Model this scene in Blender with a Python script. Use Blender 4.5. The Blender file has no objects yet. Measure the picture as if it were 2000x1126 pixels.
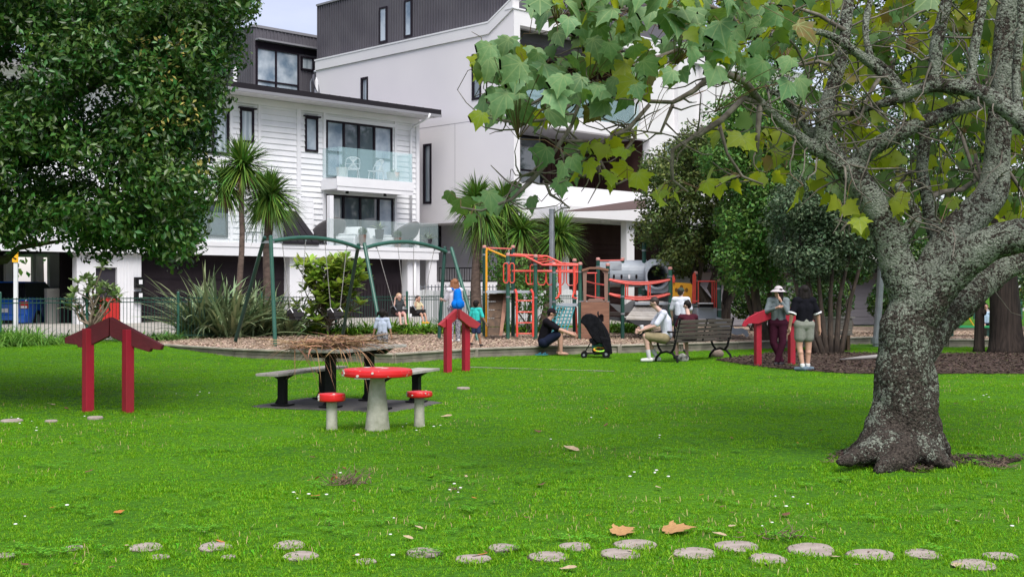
import bpy, bmesh, math, random
import numpy as np
from mathutils import Vector, Matrix, noise as mnoise

SC = bpy.context.scene
COL = SC.collection
R = math.radians
rnd = random.Random(7)
rng = np.random.default_rng(11)
PI = math.pi

# ------------------------------------------------------------ camera, world, sun, exposure
EYE = 1.6; FOC = 2400.0; HOR = 563.0
cam_d = bpy.data.cameras.new("camera"); cam = bpy.data.objects.new("camera", cam_d)
COL.objects.link(cam); SC.camera = cam
cam.location = (0, 0, EYE); cam.rotation_euler = (R(90), 0, 0)
cam_d.sensor_width = 36.0; cam_d.lens = 36.0*FOC/2000.0
cam_d.clip_start = 0.1; cam_d.clip_end = 2000

SUN_EL, SUN_AZ = R(56), R(160)        # azimuth measured clockwise from +Y (where the light comes from)
world = bpy.data.worlds.new("World"); SC.world = world; world.use_nodes = True
wn = world.node_tree; wn.nodes.clear()
def _n(t, **k):
    n = wn.nodes.new(t)
    for a, b in k.items(): setattr(n, a, b)
    return n
w_out = _n('ShaderNodeOutputWorld')
w_sky = _n('ShaderNodeTexSky', sky_type='NISHITA', sun_disc=False)
w_sky.sun_elevation = SUN_EL; w_sky.sun_rotation = SUN_AZ
w_sky.air_density = 1.0; w_sky.dust_density = 1.0
w_bg1 = _n('ShaderNodeBackground'); w_bg1.inputs["Strength"].default_value = 0.05
w_bg2 = _n('ShaderNodeBackground'); w_bg2.inputs['Strength'].default_value = 1.0
w_tc = _n('ShaderNodeTexCoord'); w_map = _n('ShaderNodeMapping'); w_map.inputs['Scale'].default_value = (1, 1, 2.6)
w_noi = _n('ShaderNodeTexNoise'); w_noi.inputs['Scale'].default_value = 2.4; w_noi.inputs['Detail'].default_value = 6
w_ramp = _n('ShaderNodeValToRGB')
w_ramp.color_ramp.elements[0].position = .34; w_ramp.color_ramp.elements[0].color = (.10, .085, .13, 1)
w_ramp.color_ramp.elements[1].position = .62; w_ramp.color_ramp.elements[1].color = (.27, .235, .25, 1)
w_add = _n('ShaderNodeAddShader')
L = wn.links.new
L(w_sky.outputs[0], w_bg1.inputs[0]); L(w_tc.outputs['Generated'], w_map.inputs[0]); L(w_map.outputs[0], w_noi.inputs[0])
L(w_noi.outputs[0], w_ramp.inputs[0]); L(w_ramp.outputs[0], w_bg2.inputs[0])
L(w_bg1.outputs[0], w_add.inputs[0]); L(w_bg2.outputs[0], w_add.inputs[1]); L(w_add.outputs[0], w_out.inputs[0])

sun_d = bpy.data.lights.new("sun", 'SUN'); sun = bpy.data.objects.new("sun", sun_d); COL.objects.link(sun)
sun_d.energy = 2.3; sun_d.angle = R(42); sun_d.color = (1.0, .965, .91)
_sd = Vector((math.sin(SUN_AZ)*math.cos(SUN_EL), math.cos(SUN_AZ)*math.cos(SUN_EL), math.sin(SUN_EL)))
sun.rotation_euler = _sd.to_track_quat('Z', 'Y').to_euler()

SC.render.engine = 'CYCLES'
SC.view_settings.view_transform = 'Standard'; SC.view_settings.look = 'None'
SC.view_settings.gamma = 1; SC.view_settings.use_curve_mapping = False
SC.view_settings.exposure = 1.1

# ------------------------------------------------------------ pixel helpers (photo pixels 2000 x 1126)
def PX(u, Y): return (u-1000.0)*Y/FOC
def PZ(v, Y): return EYE+(HOR-v)*Y/FOC
def P(u, v, Y): return Vector((PX(u, Y), Y, PZ(v, Y)))
def sm(t): t = max(0., min(1., t)); return t*t*(3-2*t)
def G(x, y):
    c = y-x
    return .22*sm((c-33)/9.)+.28*sm((c-43)/9.)
def YG(v, z=0.0): return (EYE-z)*FOC/(v-HOR)       # depth of a ground pixel
E1 = Vector((.70710678, .70710678, 0)); E2 = Vector((-.70710678, .70710678, 0))

# ------------------------------------------------------------ tags
def tag(o, label=None, cat=None, group=None, kind=None):
    if label: o['label'] = label
    if cat: o['category'] = cat
    if group: o['group'] = group
    if kind: o['kind'] = kind
    return o
def empty(name, loc, rz=0, label=None, cat=None, group=None):
    o = bpy.data.objects.new(name, None); COL.objects.link(o)
    o.empty_display_size = .2; o.location = loc; o.rotation_euler = (0, 0, rz)
    return tag(o, label, cat, group)
def copy_tree(o, parent=None):
    c = o.copy(); COL.objects.link(c)
    if parent: c.parent = parent
    for ch in list(o.children): copy_tree(ch, c)
    return c
def link(name, me, m, parent=None, kind=None, smooth=False, loc=None, rot=None):
    if m is not None and not me.materials: me.materials.append(m)
    o = bpy.data.objects.new(name, me); COL.objects.link(o)
    if parent: o.parent = parent
    if kind: o['kind'] = kind
    if loc is not None: o.location = loc
    if rot is not None: o.rotation_euler = rot
    if smooth:
        me.polygons.foreach_set('use_smooth', [True]*len(me.polygons))
    return o
def npmesh(name, V, F, smooth=False):
    """V (n,3), F (m,k) arrays -> mesh"""
    V = np.asarray(V, dtype=np.float32); F = np.asarray(F, dtype=np.int32)
    me = bpy.data.meshes.new(name)
    me.vertices.add(len(V)); me.vertices.foreach_set('co', V.ravel())
    k = F.shape[1]
    me.loops.add(F.size); me.loops.foreach_set('vertex_index', F.ravel())
    me.polygons.add(len(F)); me.polygons.foreach_set('loop_start', np.arange(0, F.size, k, dtype=np.int32))
    me.polygons.foreach_set('loop_total', np.full(len(F), k, dtype=np.int32))
    if smooth: me.polygons.foreach_set('use_smooth', np.ones(len(F), dtype=bool))
    me.update(calc_edges=True)
    return me

# ------------------------------------------------------------ mesh builder
class MB:
    def __init__(s): s.v = []; s.f = []
    def add(s, vs, fs):
        b = len(s.v); s.v += [tuple(p) for p in vs]; s.f += [tuple(i+b for i in f) for f in fs]; return s
    def box(s, x0, x1, y0, y1, z0, z1):
        if x0 > x1: x0, x1 = x1, x0
        if y0 > y1: y0, y1 = y1, y0
        if z0 > z1: z0, z1 = z1, z0
        return s.add([(x0,y0,z0),(x1,y0,z0),(x1,y1,z0),(x0,y1,z0),(x0,y0,z1),(x1,y0,z1),(x1,y1,z1),(x0,y1,z1)],
                     [(0,3,2,1),(4,5,6,7),(0,1,5,4),(1,2,6,5),(2,3,7,6),(3,0,4,7)])
    def bar(s, a, b, w, h, up=(0,0,1)):
        """rectangular bar from a to b; w across, h along up"""
        a = Vector(a); b = Vector(b); d = (b-a).normalized(); up = Vector(up)
        sd = d.cross(up)
        if sd.length < 1e-4: sd = d.cross(Vector((0, 1, 0)))
        sd.normalize(); u2 = sd.cross(d).normalized()
        sd *= w/2; u2 *= h/2
        q = [a-sd-u2, a+sd-u2, a+sd+u2, a-sd+u2, b-sd-u2, b+sd-u2, b+sd+u2, b-sd+u2]
        return s.add(q, [(0,1,2,3),(7,6,5,4),(0,4,5,1),(1,5,6,2),(2,6,7,3),(3,7,4,0)])
    def tube(s, pts, rad, n=8, cap=True, wob=0, seed=0):
        pts = [Vector(p) for p in pts]
        if not hasattr(rad, '__len__'): rad = [rad]*len(pts)
        b = len(s.v); r_ = random.Random(seed)
        up = Vector((0, 0, 1)); prev = None
        for i, p in enumerate(pts):
            if i == 0: d = pts[1]-p
            elif i == len(pts)-1: d = p-pts[i-1]
            else: d = (pts[i+1]-pts[i-1])
            d.normalize()
            if prev is None:
                a = d.cross(up)
                if a.length < .1: a = d.cross(Vector((1, 0, 0)))
                a.normalize()
            else:
                a = prev-d*prev.dot(d)
                a.normalize()
            prev = a; c = d.cross(a)
            for k in range(n):
                t = 2*PI*k/n; rr = rad[i]*(1+wob*r_.uniform(-1, 1))
                s.v.append(tuple(p+(a*math.cos(t)+c*math.sin(t))*rr))
        for i in range(len(pts)-1):
            for k in range(n):
                k2 = (k+1) % n
                s.f.append((b+i*n+k, b+i*n+k2, b+(i+1)*n+k2, b+(i+1)*n+k))
        if cap:
            s.f.append(tuple(b+k for k in range(n))[::-1]); m = b+(len(pts)-1)*n
            s.f.append(tuple(m+k for k in range(n)))
        return s
    def cyl(s, x, y, z0, z1, r0, r1=None, n=16):
        return s.tube([(x,y,z0),(x,y,z1)], [r0, r0 if r1 is None else r1], n)
    def lathe(s, prof, cx=0, cy=0, n=24, wob=None):
        b = len(s.v)
        for (r, z) in prof:
            for k in range(n):
                t = 2*PI*k/n; q = 1+(wob(t, z) if wob else 0)
                s.v.append((cx+math.cos(t)*r*q, cy+math.sin(t)*r*q, z))
        for i in range(len(prof)-1):
            for k in range(n):
                k2 = (k+1) % n
                s.f.append((b+i*n+k, b+i*n+k2, b+(i+1)*n+k2, b+(i+1)*n+k))
        s.f.append(tuple(b+k for k in range(n))[::-1]); m = b+(len(prof)-1)*n
        s.f.append(tuple(m+k for k in range(n)))
        return s
    def ball(s, c, rx, ry=None, rz=None, n=12, m=8):
        ry = rx if ry is None else ry; rz = rx if rz is None else rz
        b = len(s.v); c = Vector(c)
        for i in range(1, m):
            th = PI*i/m
            for k in range(n):
                t = 2*PI*k/n
                s.v.append((c.x+rx*math.sin(th)*math.cos(t), c.y+ry*math.sin(th)*math.sin(t), c.z-rz*math.cos(th)))
        lo = len(s.v); s.v.append((c.x, c.y, c.z-rz)); hi = len(s.v); s.v.append((c.x, c.y, c.z+rz))
        for i in range(m-2):
            for k in range(n):
                k2 = (k+1) % n
                s.f.append((b+i*n+k, b+i*n+k2, b+(i+1)*n+k2, b+(i+1)*n+k))
        for k in range(n):
            k2 = (k+1) % n
            s.f.append((lo, b+k2, b+k)); t0 = b+(m-2)*n; s.f.append((hi, t0+k, t0+k2))
        return s
    def capsule(s, a, b_, ra, rb, n=12, m=5):
        """closed tapered capsule"""
        a = Vector(a); b_ = Vector(b_); d = b_-a
        if d.length < 1e-5: return s.ball(a, ra)
        d.normalize(); pts = []; rs = []
        for i in range(m+1):
            t = PI/2*i/m; pts.append(a-d*ra*math.cos(t)); rs.append(max(ra*math.sin(t), ra*.06))
        for i in range(m+1):
            t = PI/2*i/m; pts.append(b_+d*rb*math.sin(t)); rs.append(max(rb*math.cos(t), rb*.06))
        return s.tube(pts, rs, n)
    def prism(s, poly, depth_vec):
        """poly: 3D coplanar points; extruded by depth_vec"""
        n = len(poly); d = Vector(depth_vec); p = [Vector(q) for q in poly]
        b = len(s.v); s.v += [tuple(q) for q in p]+[tuple(q+d) for q in p]
        s.f.append(tuple(b+i for i in range(n))); s.f.append(tuple(b+n+i for i in range(n))[::-1])
        for i in range(n):
            j = (i+1) % n; s.f.append((b+j, b+i, b+n+i, b+n+j))
        return s
    def mesh(s, name, off=None, smooth=False, fix=True):
        me = bpy.data.meshes.new(name)
        V = s.v
        if off is not None: V = [(a-off[0], b-off[1], c-off[2]) for a, b, c in V]
        me.from_pydata(V, [], s.f)
        if fix:
            bm = bmesh.new(); bm.from_mesh(me); bmesh.ops.recalc_face_normals(bm, faces=bm.faces); bm.to_mesh(me); bm.free()
        me.update()
        if smooth: me.polygons.foreach_set('use_smooth', [True]*len(me.polygons))
        return me
    def build(s, name, m, parent=None, off=None, smooth=False, kind=None, bevel=0, loc=None):
        me = s.mesh(name, off, smooth)
        o = link(name, me, m, parent, kind, loc=loc)
        if bevel:
            b = o.modifiers.new('bevel', 'BEVEL'); b.width = bevel; b.segments = 2; b.limit_method = 'ANGLE'
        return o

def voxel(mb, vox, name='body', smooth_it=2, off=None):
    """union of closed shapes -> one continuous mesh"""
    me = mb.mesh(name, off)
    o = bpy.data.objects.new('tmp', me); COL.objects.link(o)
    r = o.modifiers.new('r', 'REMESH'); r.mode = 'VOXEL'; r.voxel_size = vox; r.use_smooth_shade = True
    if smooth_it:
        q = o.modifiers.new('s', 'SMOOTH'); q.factor = .5; q.iterations = smooth_it
    dg = bpy.context.evaluated_depsgraph_get(); dg.update()
    res = bpy.data.meshes.new_from_object(o.evaluated_get(dg))
    bpy.data.objects.remove(o); res.name = name
    res.polygons.foreach_set('use_smooth', [True]*len(res.polygons))
    return res

# ------------------------------------------------------------ materials
MATS = {}
def M(name, col, rough=.7, col2=None, scale=6, bump=0, bscale=30, metal=0, spec=.5, alpha=1, trans=0, ior=1.45,
      detail=4, stretch=None, island=0, translucent=0, sheen=0, coat=0, pos=(.35, .65), tcol=None, obj=True, rnd_obj=0):
    if name in MATS: return MATS[name]
    m = bpy.data.materials.new(name); m.use_nodes = True; MATS[name] = m
    nt = m.node_tree; N = nt.nodes; K = nt.links.new
    b = N['Principled BSDF']
    b.inputs['Roughness'].default_value = rough; b.inputs['Metallic'].default_value = metal
    b.inputs['Specular IOR Level'].default_value = spec
    b.inputs['IOR'].default_value = ior
    if trans: b.inputs['Transmission Weight'].default_value = trans
    if coat: b.inputs['Coat Weight'].default_value = coat
    if alpha < 1: b.inputs['Alpha'].default_value = alpha
    c1 = (*col, 1); b.inputs['Base Color'].default_value = c1
    tc = N.new('ShaderNodeTexCoord'); vec = tc.outputs['Object' if obj else 'Generated']
    if stretch:
        mp = N.new('ShaderNodeMapping'); mp.inputs['Scale'].default_value = stretch; K(vec, mp.inputs[0]); vec = mp.outputs[0]
    out = None
    if col2 is not None:
        no = N.new('ShaderNodeTexNoise'); no.inputs['Scale'].default_value = scale; no.inputs['Detail'].default_value = detail
        K(vec, no.inputs[0])
        ra = N.new('ShaderNodeValToRGB'); ra.color_ramp.elements[0].position = pos[0]; ra.color_ramp.elements[1].position = pos[1]
        ra.color_ramp.elements[0].color = c1; ra.color_ramp.elements[1].color = (*col2, 1)
        K(no.outputs[0], ra.inputs[0]); out = ra.outputs[0]
    if island or rnd_obj:
        hs = N.new('ShaderNodeHueSaturation')
        mr = N.new('ShaderNodeMapRange')
        if island:
            ge = N.new('ShaderNodeNewGeometry'); src = ge.outputs['Random Per Island']; amt = island
        else:
            oi = N.new('ShaderNodeObjectInfo'); src = oi.outputs['Random']; amt = rnd_obj
        mr.inputs['To Min'].default_value = 1-amt; mr.inputs['To Max'].default_value = 1+amt
        K(src, mr.inputs[0]); K(mr.outputs[0], hs.inputs['Value'])
        mr2 = N.new('ShaderNodeMapRange'); mr2.inputs['To Min'].default_value = .5-.03*amt*2; mr2.inputs['To Max'].default_value = .5+.03*amt*2
        ml = N.new('ShaderNodeMath'); ml.operation = 'FRACT'; mu = N.new('ShaderNodeMath'); mu.operation = 'MULTIPLY'; mu.inputs[1].default_value = 17.3
        K(src, mu.inputs[0]); K(mu.outputs[0], ml.inputs[0]); K(ml.outputs[0], mr2.inputs[0]); K(mr2.outputs[0], hs.inputs['Hue'])
        if out: K(out, hs.inputs['Color'])
        else: hs.inputs['Color'].default_value = c1
        out = hs.outputs[0]
    if out: K(out, b.inputs['Base Color'])
    if bump:
        n2 = N.new('ShaderNodeTexNoise'); n2.inputs['Scale'].default_value = bscale; n2.inputs['Detail'].default_value = 5
        K(vec, n2.inputs[0]); bp = N.new('ShaderNodeBump'); bp.inputs['Strength'].default_value = bump; bp.inputs['Distance'].default_value = .02
        K(n2.outputs[0], bp.inputs['Height']); K(bp.outputs[0], b.inputs['Normal'])
    if translucent:
        tr = N.new('ShaderNodeBsdfTranslucent'); mx = N.new('ShaderNodeMixShader'); mx.inputs[0].default_value = translucent
        if tcol: tr.inputs[0].default_value = (*tcol, 1)
        elif out: K(out, tr.inputs[0])
        else: tr.inputs[0].default_value = c1
        K(b.outputs[0], mx.inputs[1]); K(tr.outputs[0], mx.inputs[2]); K(mx.outputs[0], N['Material Output'].inputs[0])
    return m

def glass_mat(name, col=(.02,.03,.035), rough=.04, alpha=1.0, spec=1.0):
    m = M(name, col, rough, spec=spec, alpha=alpha); m.node_tree.nodes['Principled BSDF'].inputs['IOR'].default_value = 1.7
    return m

m_white = M('white_paint', (.74,.74,.76), .55, (.66,.66,.69), 1.2, pos=(.3,.8))
m_board = M('painted_weatherboard', (.76,.76,.78), .5, (.68,.69,.71), 2.0, pos=(.3,.8), rnd_obj=.03)
m_stucco = M('white_plaster', (.72,.71,.72), .8, (.66,.65,.67), .5, bump=.08, bscale=60, pos=(.3,.8))
m_stucco_side = M('shade_tinted_plaster', (.75,.725,.74), .85, (.70,.675,.70), .4, bump=.08, bscale=60, pos=(.3,.8))  # lilac shade of the side faces put into the colour, lifted for weak sun
m_darkclad = M('charcoal_cladding', (.085,.08,.095), .6, spec=.3, col2=(.11,.105,.12), scale=.8)
m_frame = M('dark_window_frame', (.016,.012,.018), .5, spec=.15)
m_glass = glass_mat('window_glass', (.06,.08,.10))
m_glass_pale = M('window_glass_with_pale_curtain', (.46,.52,.56), .08, (.22,.27,.31), 1.6, stretch=(7,7,.25), spec=.8, pos=(.4,.6))
m_glass_bal = M('balustrade_glass', (.45,.68,.72), .05, alpha=.24, spec=1.0)
m_curtain = M('curtain_cloth', (.62,.66,.66), .9, (.42,.48,.5), 3, stretch=(14,1,.2))
m_roof = M('dark_roofing', (.02,.018,.022), .7, spec=.12)
m_gutter = M('grey_gutter', (.22,.22,.24), .5)
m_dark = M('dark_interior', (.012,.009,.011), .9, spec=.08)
m_garage = M('dark_garage_door', (.020,.015,.018), .8, spec=.12, col2=(.027,.021,.025), scale=1.5)
m_brownclad = M('dark_brown_cladding', (.036,.017,.015), .8, spec=.15, col2=(.048,.025,.022), scale=3, stretch=(1,1,.2))
m_conc = M('pale_concrete', (.36,.34,.30), .9, (.27,.26,.235), 1.5, bump=.15, bscale=20)
m_asph = M('grey_asphalt', (.10,.10,.105), .9, (.15,.145,.14), 3, bump=.2, bscale=60)
m_green = M('green_powder_coat', (.02,.085,.06), .4, (.03,.11,.08), 3)
m_greend = M('dark_green_post', (.010,.05,.038), .4, (.016,.065,.05), 4)
m_red = M('red_playground_paint', (.62,.05,.035), .4, (.68,.09,.06), 4)
m_yel = M('yellow_paint', (.75,.36,.02), .45, (.68,.30,.02), 5)
m_crim = M('crimson_timber_paint', (.34,.007,.026), .6, (.24,.012,.02), 5, pos=(.42,.72), bump=.25, bscale=30, stretch=(1,1,.25))
m_maroon = M('maroon_timber', (.12,.009,.016), .65, (.09,.008,.014), 6, bump=.25, bscale=30)  # left gable boards, a darker red than their posts
m_scar = M('scarlet_paint_worn', (.58,.010,.012), .4, (.46,.30,.25), 16, pos=(.655,.675), bump=.15, bscale=14)
m_concp = M('weathered_white_concrete', (.48,.47,.39), .85, (.24,.25,.18), 7, bump=.3, bscale=26, pos=(.35,.72))
m_wood = M('weathered_grey_timber', (.26,.235,.21), .85, (.15,.135,.12), 3, bump=.3, bscale=8, stretch=(1,12,12), pos=(.3,.7))
m_woodl = M('pale_grey_timber', (.42,.40,.37), .85, (.27,.25,.22), 5, bump=.3, bscale=14, pos=(.3,.7), rnd_obj=.12)
m_woodb = M('brown_bench_timber', (.10,.088,.07), .8, (.06,.052,.042), 6, bump=.2, bscale=20, stretch=(.3,3,3), rnd_obj=.15)
m_brownp = M('brown_panel', (.24,.12,.075), .7, (.18,.085,.055), 4, bump=.2, bscale=12, stretch=(.4,1,3))
m_dkwood = M('dark_stained_timber', (.055,.035,.022), .8, (.10,.06,.035), 3, bump=.3, bscale=10, stretch=(3,3,.5))
m_black = M('black_metal', (.008,.008,.009), .5, spec=.18)
m_steel = M('galvanised_steel', (.33,.35,.38), .4, (.26,.28,.31), 4, metal=.6)
m_greyp = M('grey_plastic', (.40,.44,.48), .45, (.32,.36,.40), 3)
m_teal = M('teal_plastic', (.03,.17,.19), .4)
m_slab = M('dark_rubber_slab', (.07,.068,.07), .9, (.10,.095,.09), 5, bump=.3, bscale=50)
# ------------------------------------------------------------ ground sheet
def grass_ground_mat():
    m = bpy.data.materials.new('lawn_soil_and_thatch'); m.use_nodes = True; nt = m.node_tree; N = nt.nodes; K = nt.links.new
    b = N['Principled BSDF']; b.inputs['Roughness'].default_value = .95; b.inputs['Specular IOR Level'].default_value = .1
    tc = N.new('ShaderNodeTexCoord')
    n1 = N.new('ShaderNodeTexNoise'); n1.inputs['Scale'].default_value = .6; n1.inputs['Detail'].default_value = 6
    n2 = N.new('ShaderNodeTexNoise'); n2.inputs['Scale'].default_value = 28; n2.inputs['Detail'].default_value = 6
    for n in (n1, n2): K(tc.outputs['Object'], n.inputs[0])
    r1 = N.new('ShaderNodeValToRGB'); r1.color_ramp.elements[0].position = .3; r1.color_ramp.elements[1].position = .7
    r1.color_ramp.elements[0].color = (.055,.17,.010,1); r1.color_ramp.elements[1].color = (.095,.25,.014,1)
    r2 = N.new('ShaderNodeValToRGB'); r2.color_ramp.elements[0].position = .35; r2.color_ramp.elements[1].position = .7
    r2.color_ramp.elements[0].color = (.25,.3,.25,1); r2.color_ramp.elements[1].color = (1,1,1,1)
    K(n1.outputs[0], r1.inputs[0]); K(n2.outputs[0], r2.inputs[0])
    mx = N.new('ShaderNodeMix'); mx.data_type = 'RGBA'; mx.blend_type = 'MULTIPLY'; mx.inputs[0].default_value = .8
    K(r1.outputs[0], mx.inputs[6]); K(r2.outputs[0], mx.inputs[7]); K(mx.outputs[2], b.inputs['Base Color'])
    bp = N.new('ShaderNodeBump'); bp.inputs['Strength'].default_value = .6; bp.inputs['Distance'].default_value = .03
    K(n2.outputs[0], bp.inputs['Height']); K(bp.outputs[0], b.inputs['Normal'])
    return m
m_lawn = grass_ground_mat()
def sheet(name, poly_fn, x0, x1, y0, y1, step, dz, m, zfn=None, lab=None):
    """grid clipped by poly_fn(x,y) (cells whose centre is inside)"""
    nx = int((x1-x0)/step)+1; ny = int((y1-y0)/step)+1
    V = []; F = []; idx = {}
    def vi(i, j):
        if (i, j) not in idx:
            x = x0+i*step; y = y0+j*step; idx[(i, j)] = len(V)
            V.append((x, y, (zfn(x, y) if zfn else G(x, y))+dz))
        return idx[(i, j)]
    for i in range(nx-1):
        for j in range(ny-1):
            if poly_fn is None or poly_fn(x0+(i+.5)*step, y0+(j+.5)*step):
                F.append((vi(i,j), vi(i+1,j), vi(i+1,j+1), vi(i,j+1)))
    me = npmesh(name, V, F, True)
    return link(name, me, m, None, 'structure')
xs = [-1500,-600,-200,-100,-60]+[-40+i for i in range(0,81)]+[60,100,200,600,1500]
ys = [-300,-100,-30,-8]+[i for i in range(0,81)]+[100,140,220,500,1500]
V = [(x, y, G(x, y)) for y in ys for x in xs]; nx = len(xs)
F = [(j*nx+i, j*nx+i+1, (j+1)*nx+i+1, (j+1)*nx+i) for j in range(len(ys)-1) for i in range(nx-1)]
link('lawn_ground', npmesh('lawn_ground', V, F, True), m_lawn, None, 'structure')

def inpoly(poly):
    def f(x, y):
        c = False; n = len(poly); j = n-1
        for i in range(n):
            xi, yi = poly[i]; xj, yj = poly[j]
            if (yi > y) != (yj > y) and x < (xj-xi)*(y-yi)/(yj-yi)+xi: c = not c
            j = i
        return c
    return f
# street strip / driveway between the green fence and the houses
def poly_sheet(name, poly, z, m, dzs=0):
    mb = MB(); n = len(poly)
    V = [(x, y, (G(x, y) if z is None else z)+dzs) for x, y in poly]
    me = bpy.data.meshes.new(name); me.from_pydata(V, [], [tuple(range(n))]); me.update()
    return link(name, me, m, None, 'structure')
def L1(c, t):      # point on the 45 degree line y - x = c, at distance t along E1 from x=0
    return (t*.7071, c+t*.7071)
# footpath sheet (pale concrete) from fence to houses
def strip(name, c0, c1, t0, t1, m, dz, step=.8):
    V = []; F = []; n = int((t1-t0)/step)+1; k = int((c1-c0)/.7)+2
    for i in range(n):
        for j in range(k):
            t = t0+(t1-t0)*i/(n-1); c = c0+(c1-c0)*j/(k-1)
            x, y = L1(c, t); V.append((x, y, G(x, y)+dz))
    for i in range(n-1):
        for j in range(k-1): F.append((i*k+j, (i+1)*k+j, (i+1)*k+j+1, i*k+j+1))
    return link(name, npmesh(name, V, F, True), m, None, 'structure')
strip('footpath', 43.6, 46.2, -50, 60, m_conc, .012)
strip('driveway', 46.2, 62, -50, 4.2, m_conc, .008)
strip('street', 46.2, 47.2, 4.2, 60, m_asph, .008)

# ------------------------------------------------------------ playground bark bed and timber edging
ed_px = [(178,668.5,.20),(250,672,.16),(318,681,.10),(460,699,.0),(640,706,.0),(769,710,0),(930,698,0),(1060,693,0),(1210,690,0),(1440,683,0),
         (1585,678,0),(1667,673,0),(1722,671,0),(1853,677,0),(2080,678,0)]
EDGE = []
for u, v, z in ed_px:
    Y = YG(v, z); EDGE.append((PX(u, Y), Y))
BARKZ = .19
bark_poly = EDGE+[(26, 35.5), (26, 46), (6, 46), (0, 41.6), (-10.4, 31.6)]
def m_bark_make(name, c1, c2, c3):
    m = bpy.data.materials.new(name); m.use_nodes = True; nt = m.node_tree; N = nt.nodes; K = nt.links.new
    b = N['Principled BSDF']; b.inputs['Roughness'].default_value = .9; b.inputs['Specular IOR Level'].default_value = .2
    tc = N.new('ShaderNodeTexCoord'); vo = N.new('ShaderNodeTexVoronoi'); vo.inputs['Scale'].default_value = 22
    K(tc.outputs['Object'], vo.inputs[0]); ra = N.new('ShaderNodeValToRGB')
    e = ra.color_ramp.elements; e[0].color = (*c1,1); e[1].color = (*c3,1); q = e.new(.5); q.color = (*c2,1)
    sp = N.new('ShaderNodeSeparateColor'); K(vo.outputs['Color'], sp.inputs[0]); K(sp.outputs[0], ra.inputs[0]); K(ra.outputs[0], b.inputs['Base Color'])
    bp = N.new('ShaderNodeBump'); bp.inputs['Strength'].default_value = .8; bp.inputs['Distance'].default_value = .03
    K(vo.outputs['Distance'], bp.inputs['Height']); K(bp.outputs[0], b.inputs['Normal']); return m
m_barkchip = m_bark_make('bark_chip_ground', (.12,.085,.06), (.31,.225,.165), (.48,.38,.29))
m_mulch = m_bark_make('dark_mulch', (.022,.014,.010), (.052,.034,.025), (.10,.07,.052))
_zb = lambda x, y: max(BARKZ, G(x, y)+.01)
me = bpy.data.meshes.new('bark_bed')
bm = bmesh.new(); vs = [bm.verts.new((x, y, 0)) for x, y in bark_poly]; f = bm.faces.new(vs)
bmesh.ops.triangulate(bm, faces=[f]); bmesh.ops.subdivide_edges(bm, edges=bm.edges[:], cuts=7, use_grid_fill=True)
bmesh.ops.triangulate(bm, faces=bm.faces[:])
for v in bm.verts: v.co.z = _zb(v.co.x, v.co.y)
bmesh.ops.recalc_face_normals(bm, faces=bm.faces)
bm.to_mesh(me); bm.free()
link('bark_bed', me, m_barkchip, None, 'structure')
# loose chips on top of the bark (stuff)
def chips(name, fn, x0, x1, y0, y1, n, zf, m, size, lab, cat):
    pts = []
    while len(pts) < n:
        x = rnd.uniform(x0, x1); y = rnd.uniform(y0, y1)
        if fn(x, y): pts.append((x, y, zf(x, y)))
    C = np.array(pts); n = len(C)
    a = rng.uniform(0, 2*PI, n); s = rng.uniform(.5, 1.3, n)*size; tilt = rng.uniform(-.35, .35, (n, 2))
    dx = np.stack([np.cos(a), np.sin(a), tilt[:,0]], 1)*s[:,None]; dy = np.stack([-np.sin(a), np.cos(a), tilt[:,1]], 1)*s[:,None]*.42
    C[:,2] += .012+rng.uniform(0, .02, n)
    V = np.stack([C-dx-dy, C+dx-dy*.6, C+dx*.8+dy, C-dx*.9+dy*.8], 1).reshape(-1, 3)
    F = np.arange(4*n).reshape(-1, 4)
    o = link(name, npmesh(name, V, F), m, None, 'stuff'); return tag(o, lab, cat)
m_chip = M('bark_chips', (.38,.285,.21), .9, island=.6)
m_chipd = M('mulch_chips', (.06,.040,.029), .9, island=.6)
chips('bark_chips', inpoly(bark_poly), -10, 16, 27, 40, 42000, _zb, m_chip, .032, 'pale pinkish brown bark chips covering the playground bed', 'bark chips')
# edging timbers : each sleeper its own part
edg = empty('timber_edging', (EDGE[0][0], EDGE[0][1], 0), 0, 'low weathered timber wall edging the playground bark bed', 'garden edging')
m_sleeper = M('edging_timber', (.26,.235,.19), .9, (.15,.135,.11), 3, bump=.3, bscale=12, rnd_obj=.2)
m_cap = M('edging_cap_timber', (.44,.40,.33), .9, (.31,.28,.23), 3, bump=.25, bscale=12, rnd_obj=.12)
eo = edg.location
for i in range(len(EDGE)-1):
    a = Vector((*EDGE[i], 0)); b = Vector((*EDGE[i+1], 0)); d = b-a; n = max(1, int(round(d.length/2.4)))
    for k in range(n):
        p = a+d*(k/n); q = a+d*((k+1)/n); dd = (q-p).normalized()*.006
        zc = .0
        for (z0, z1) in ((-.1, .088), (.096, .185)):
            mb = MB(); off = Vector((0, .0, 0)); zj = rnd.uniform(-.006, .006)
            mb.bar(p+dd+Vector((0,.03+zj,(z0+z1)/2)), q-dd+Vector((0,.03+zj,(z0+z1)/2)), .06, z1-z0)
            mb.build('sleeper', m_sleeper, edg, eo)
        mb = MB(); mb.bar(p+dd+Vector((0,.04,.205)), q-dd+Vector((0,.04,.205)), .15, .032); mb.build('cap_board', m_cap, edg, eo)
    if i % 2 == 1:
        mb = MB(); mb.box(b.x-.05, b.x+.05, b.y-.075, b.y-.008, -.1, .187); mb.build('edging_post', m_sleeper, edg, eo)

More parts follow.
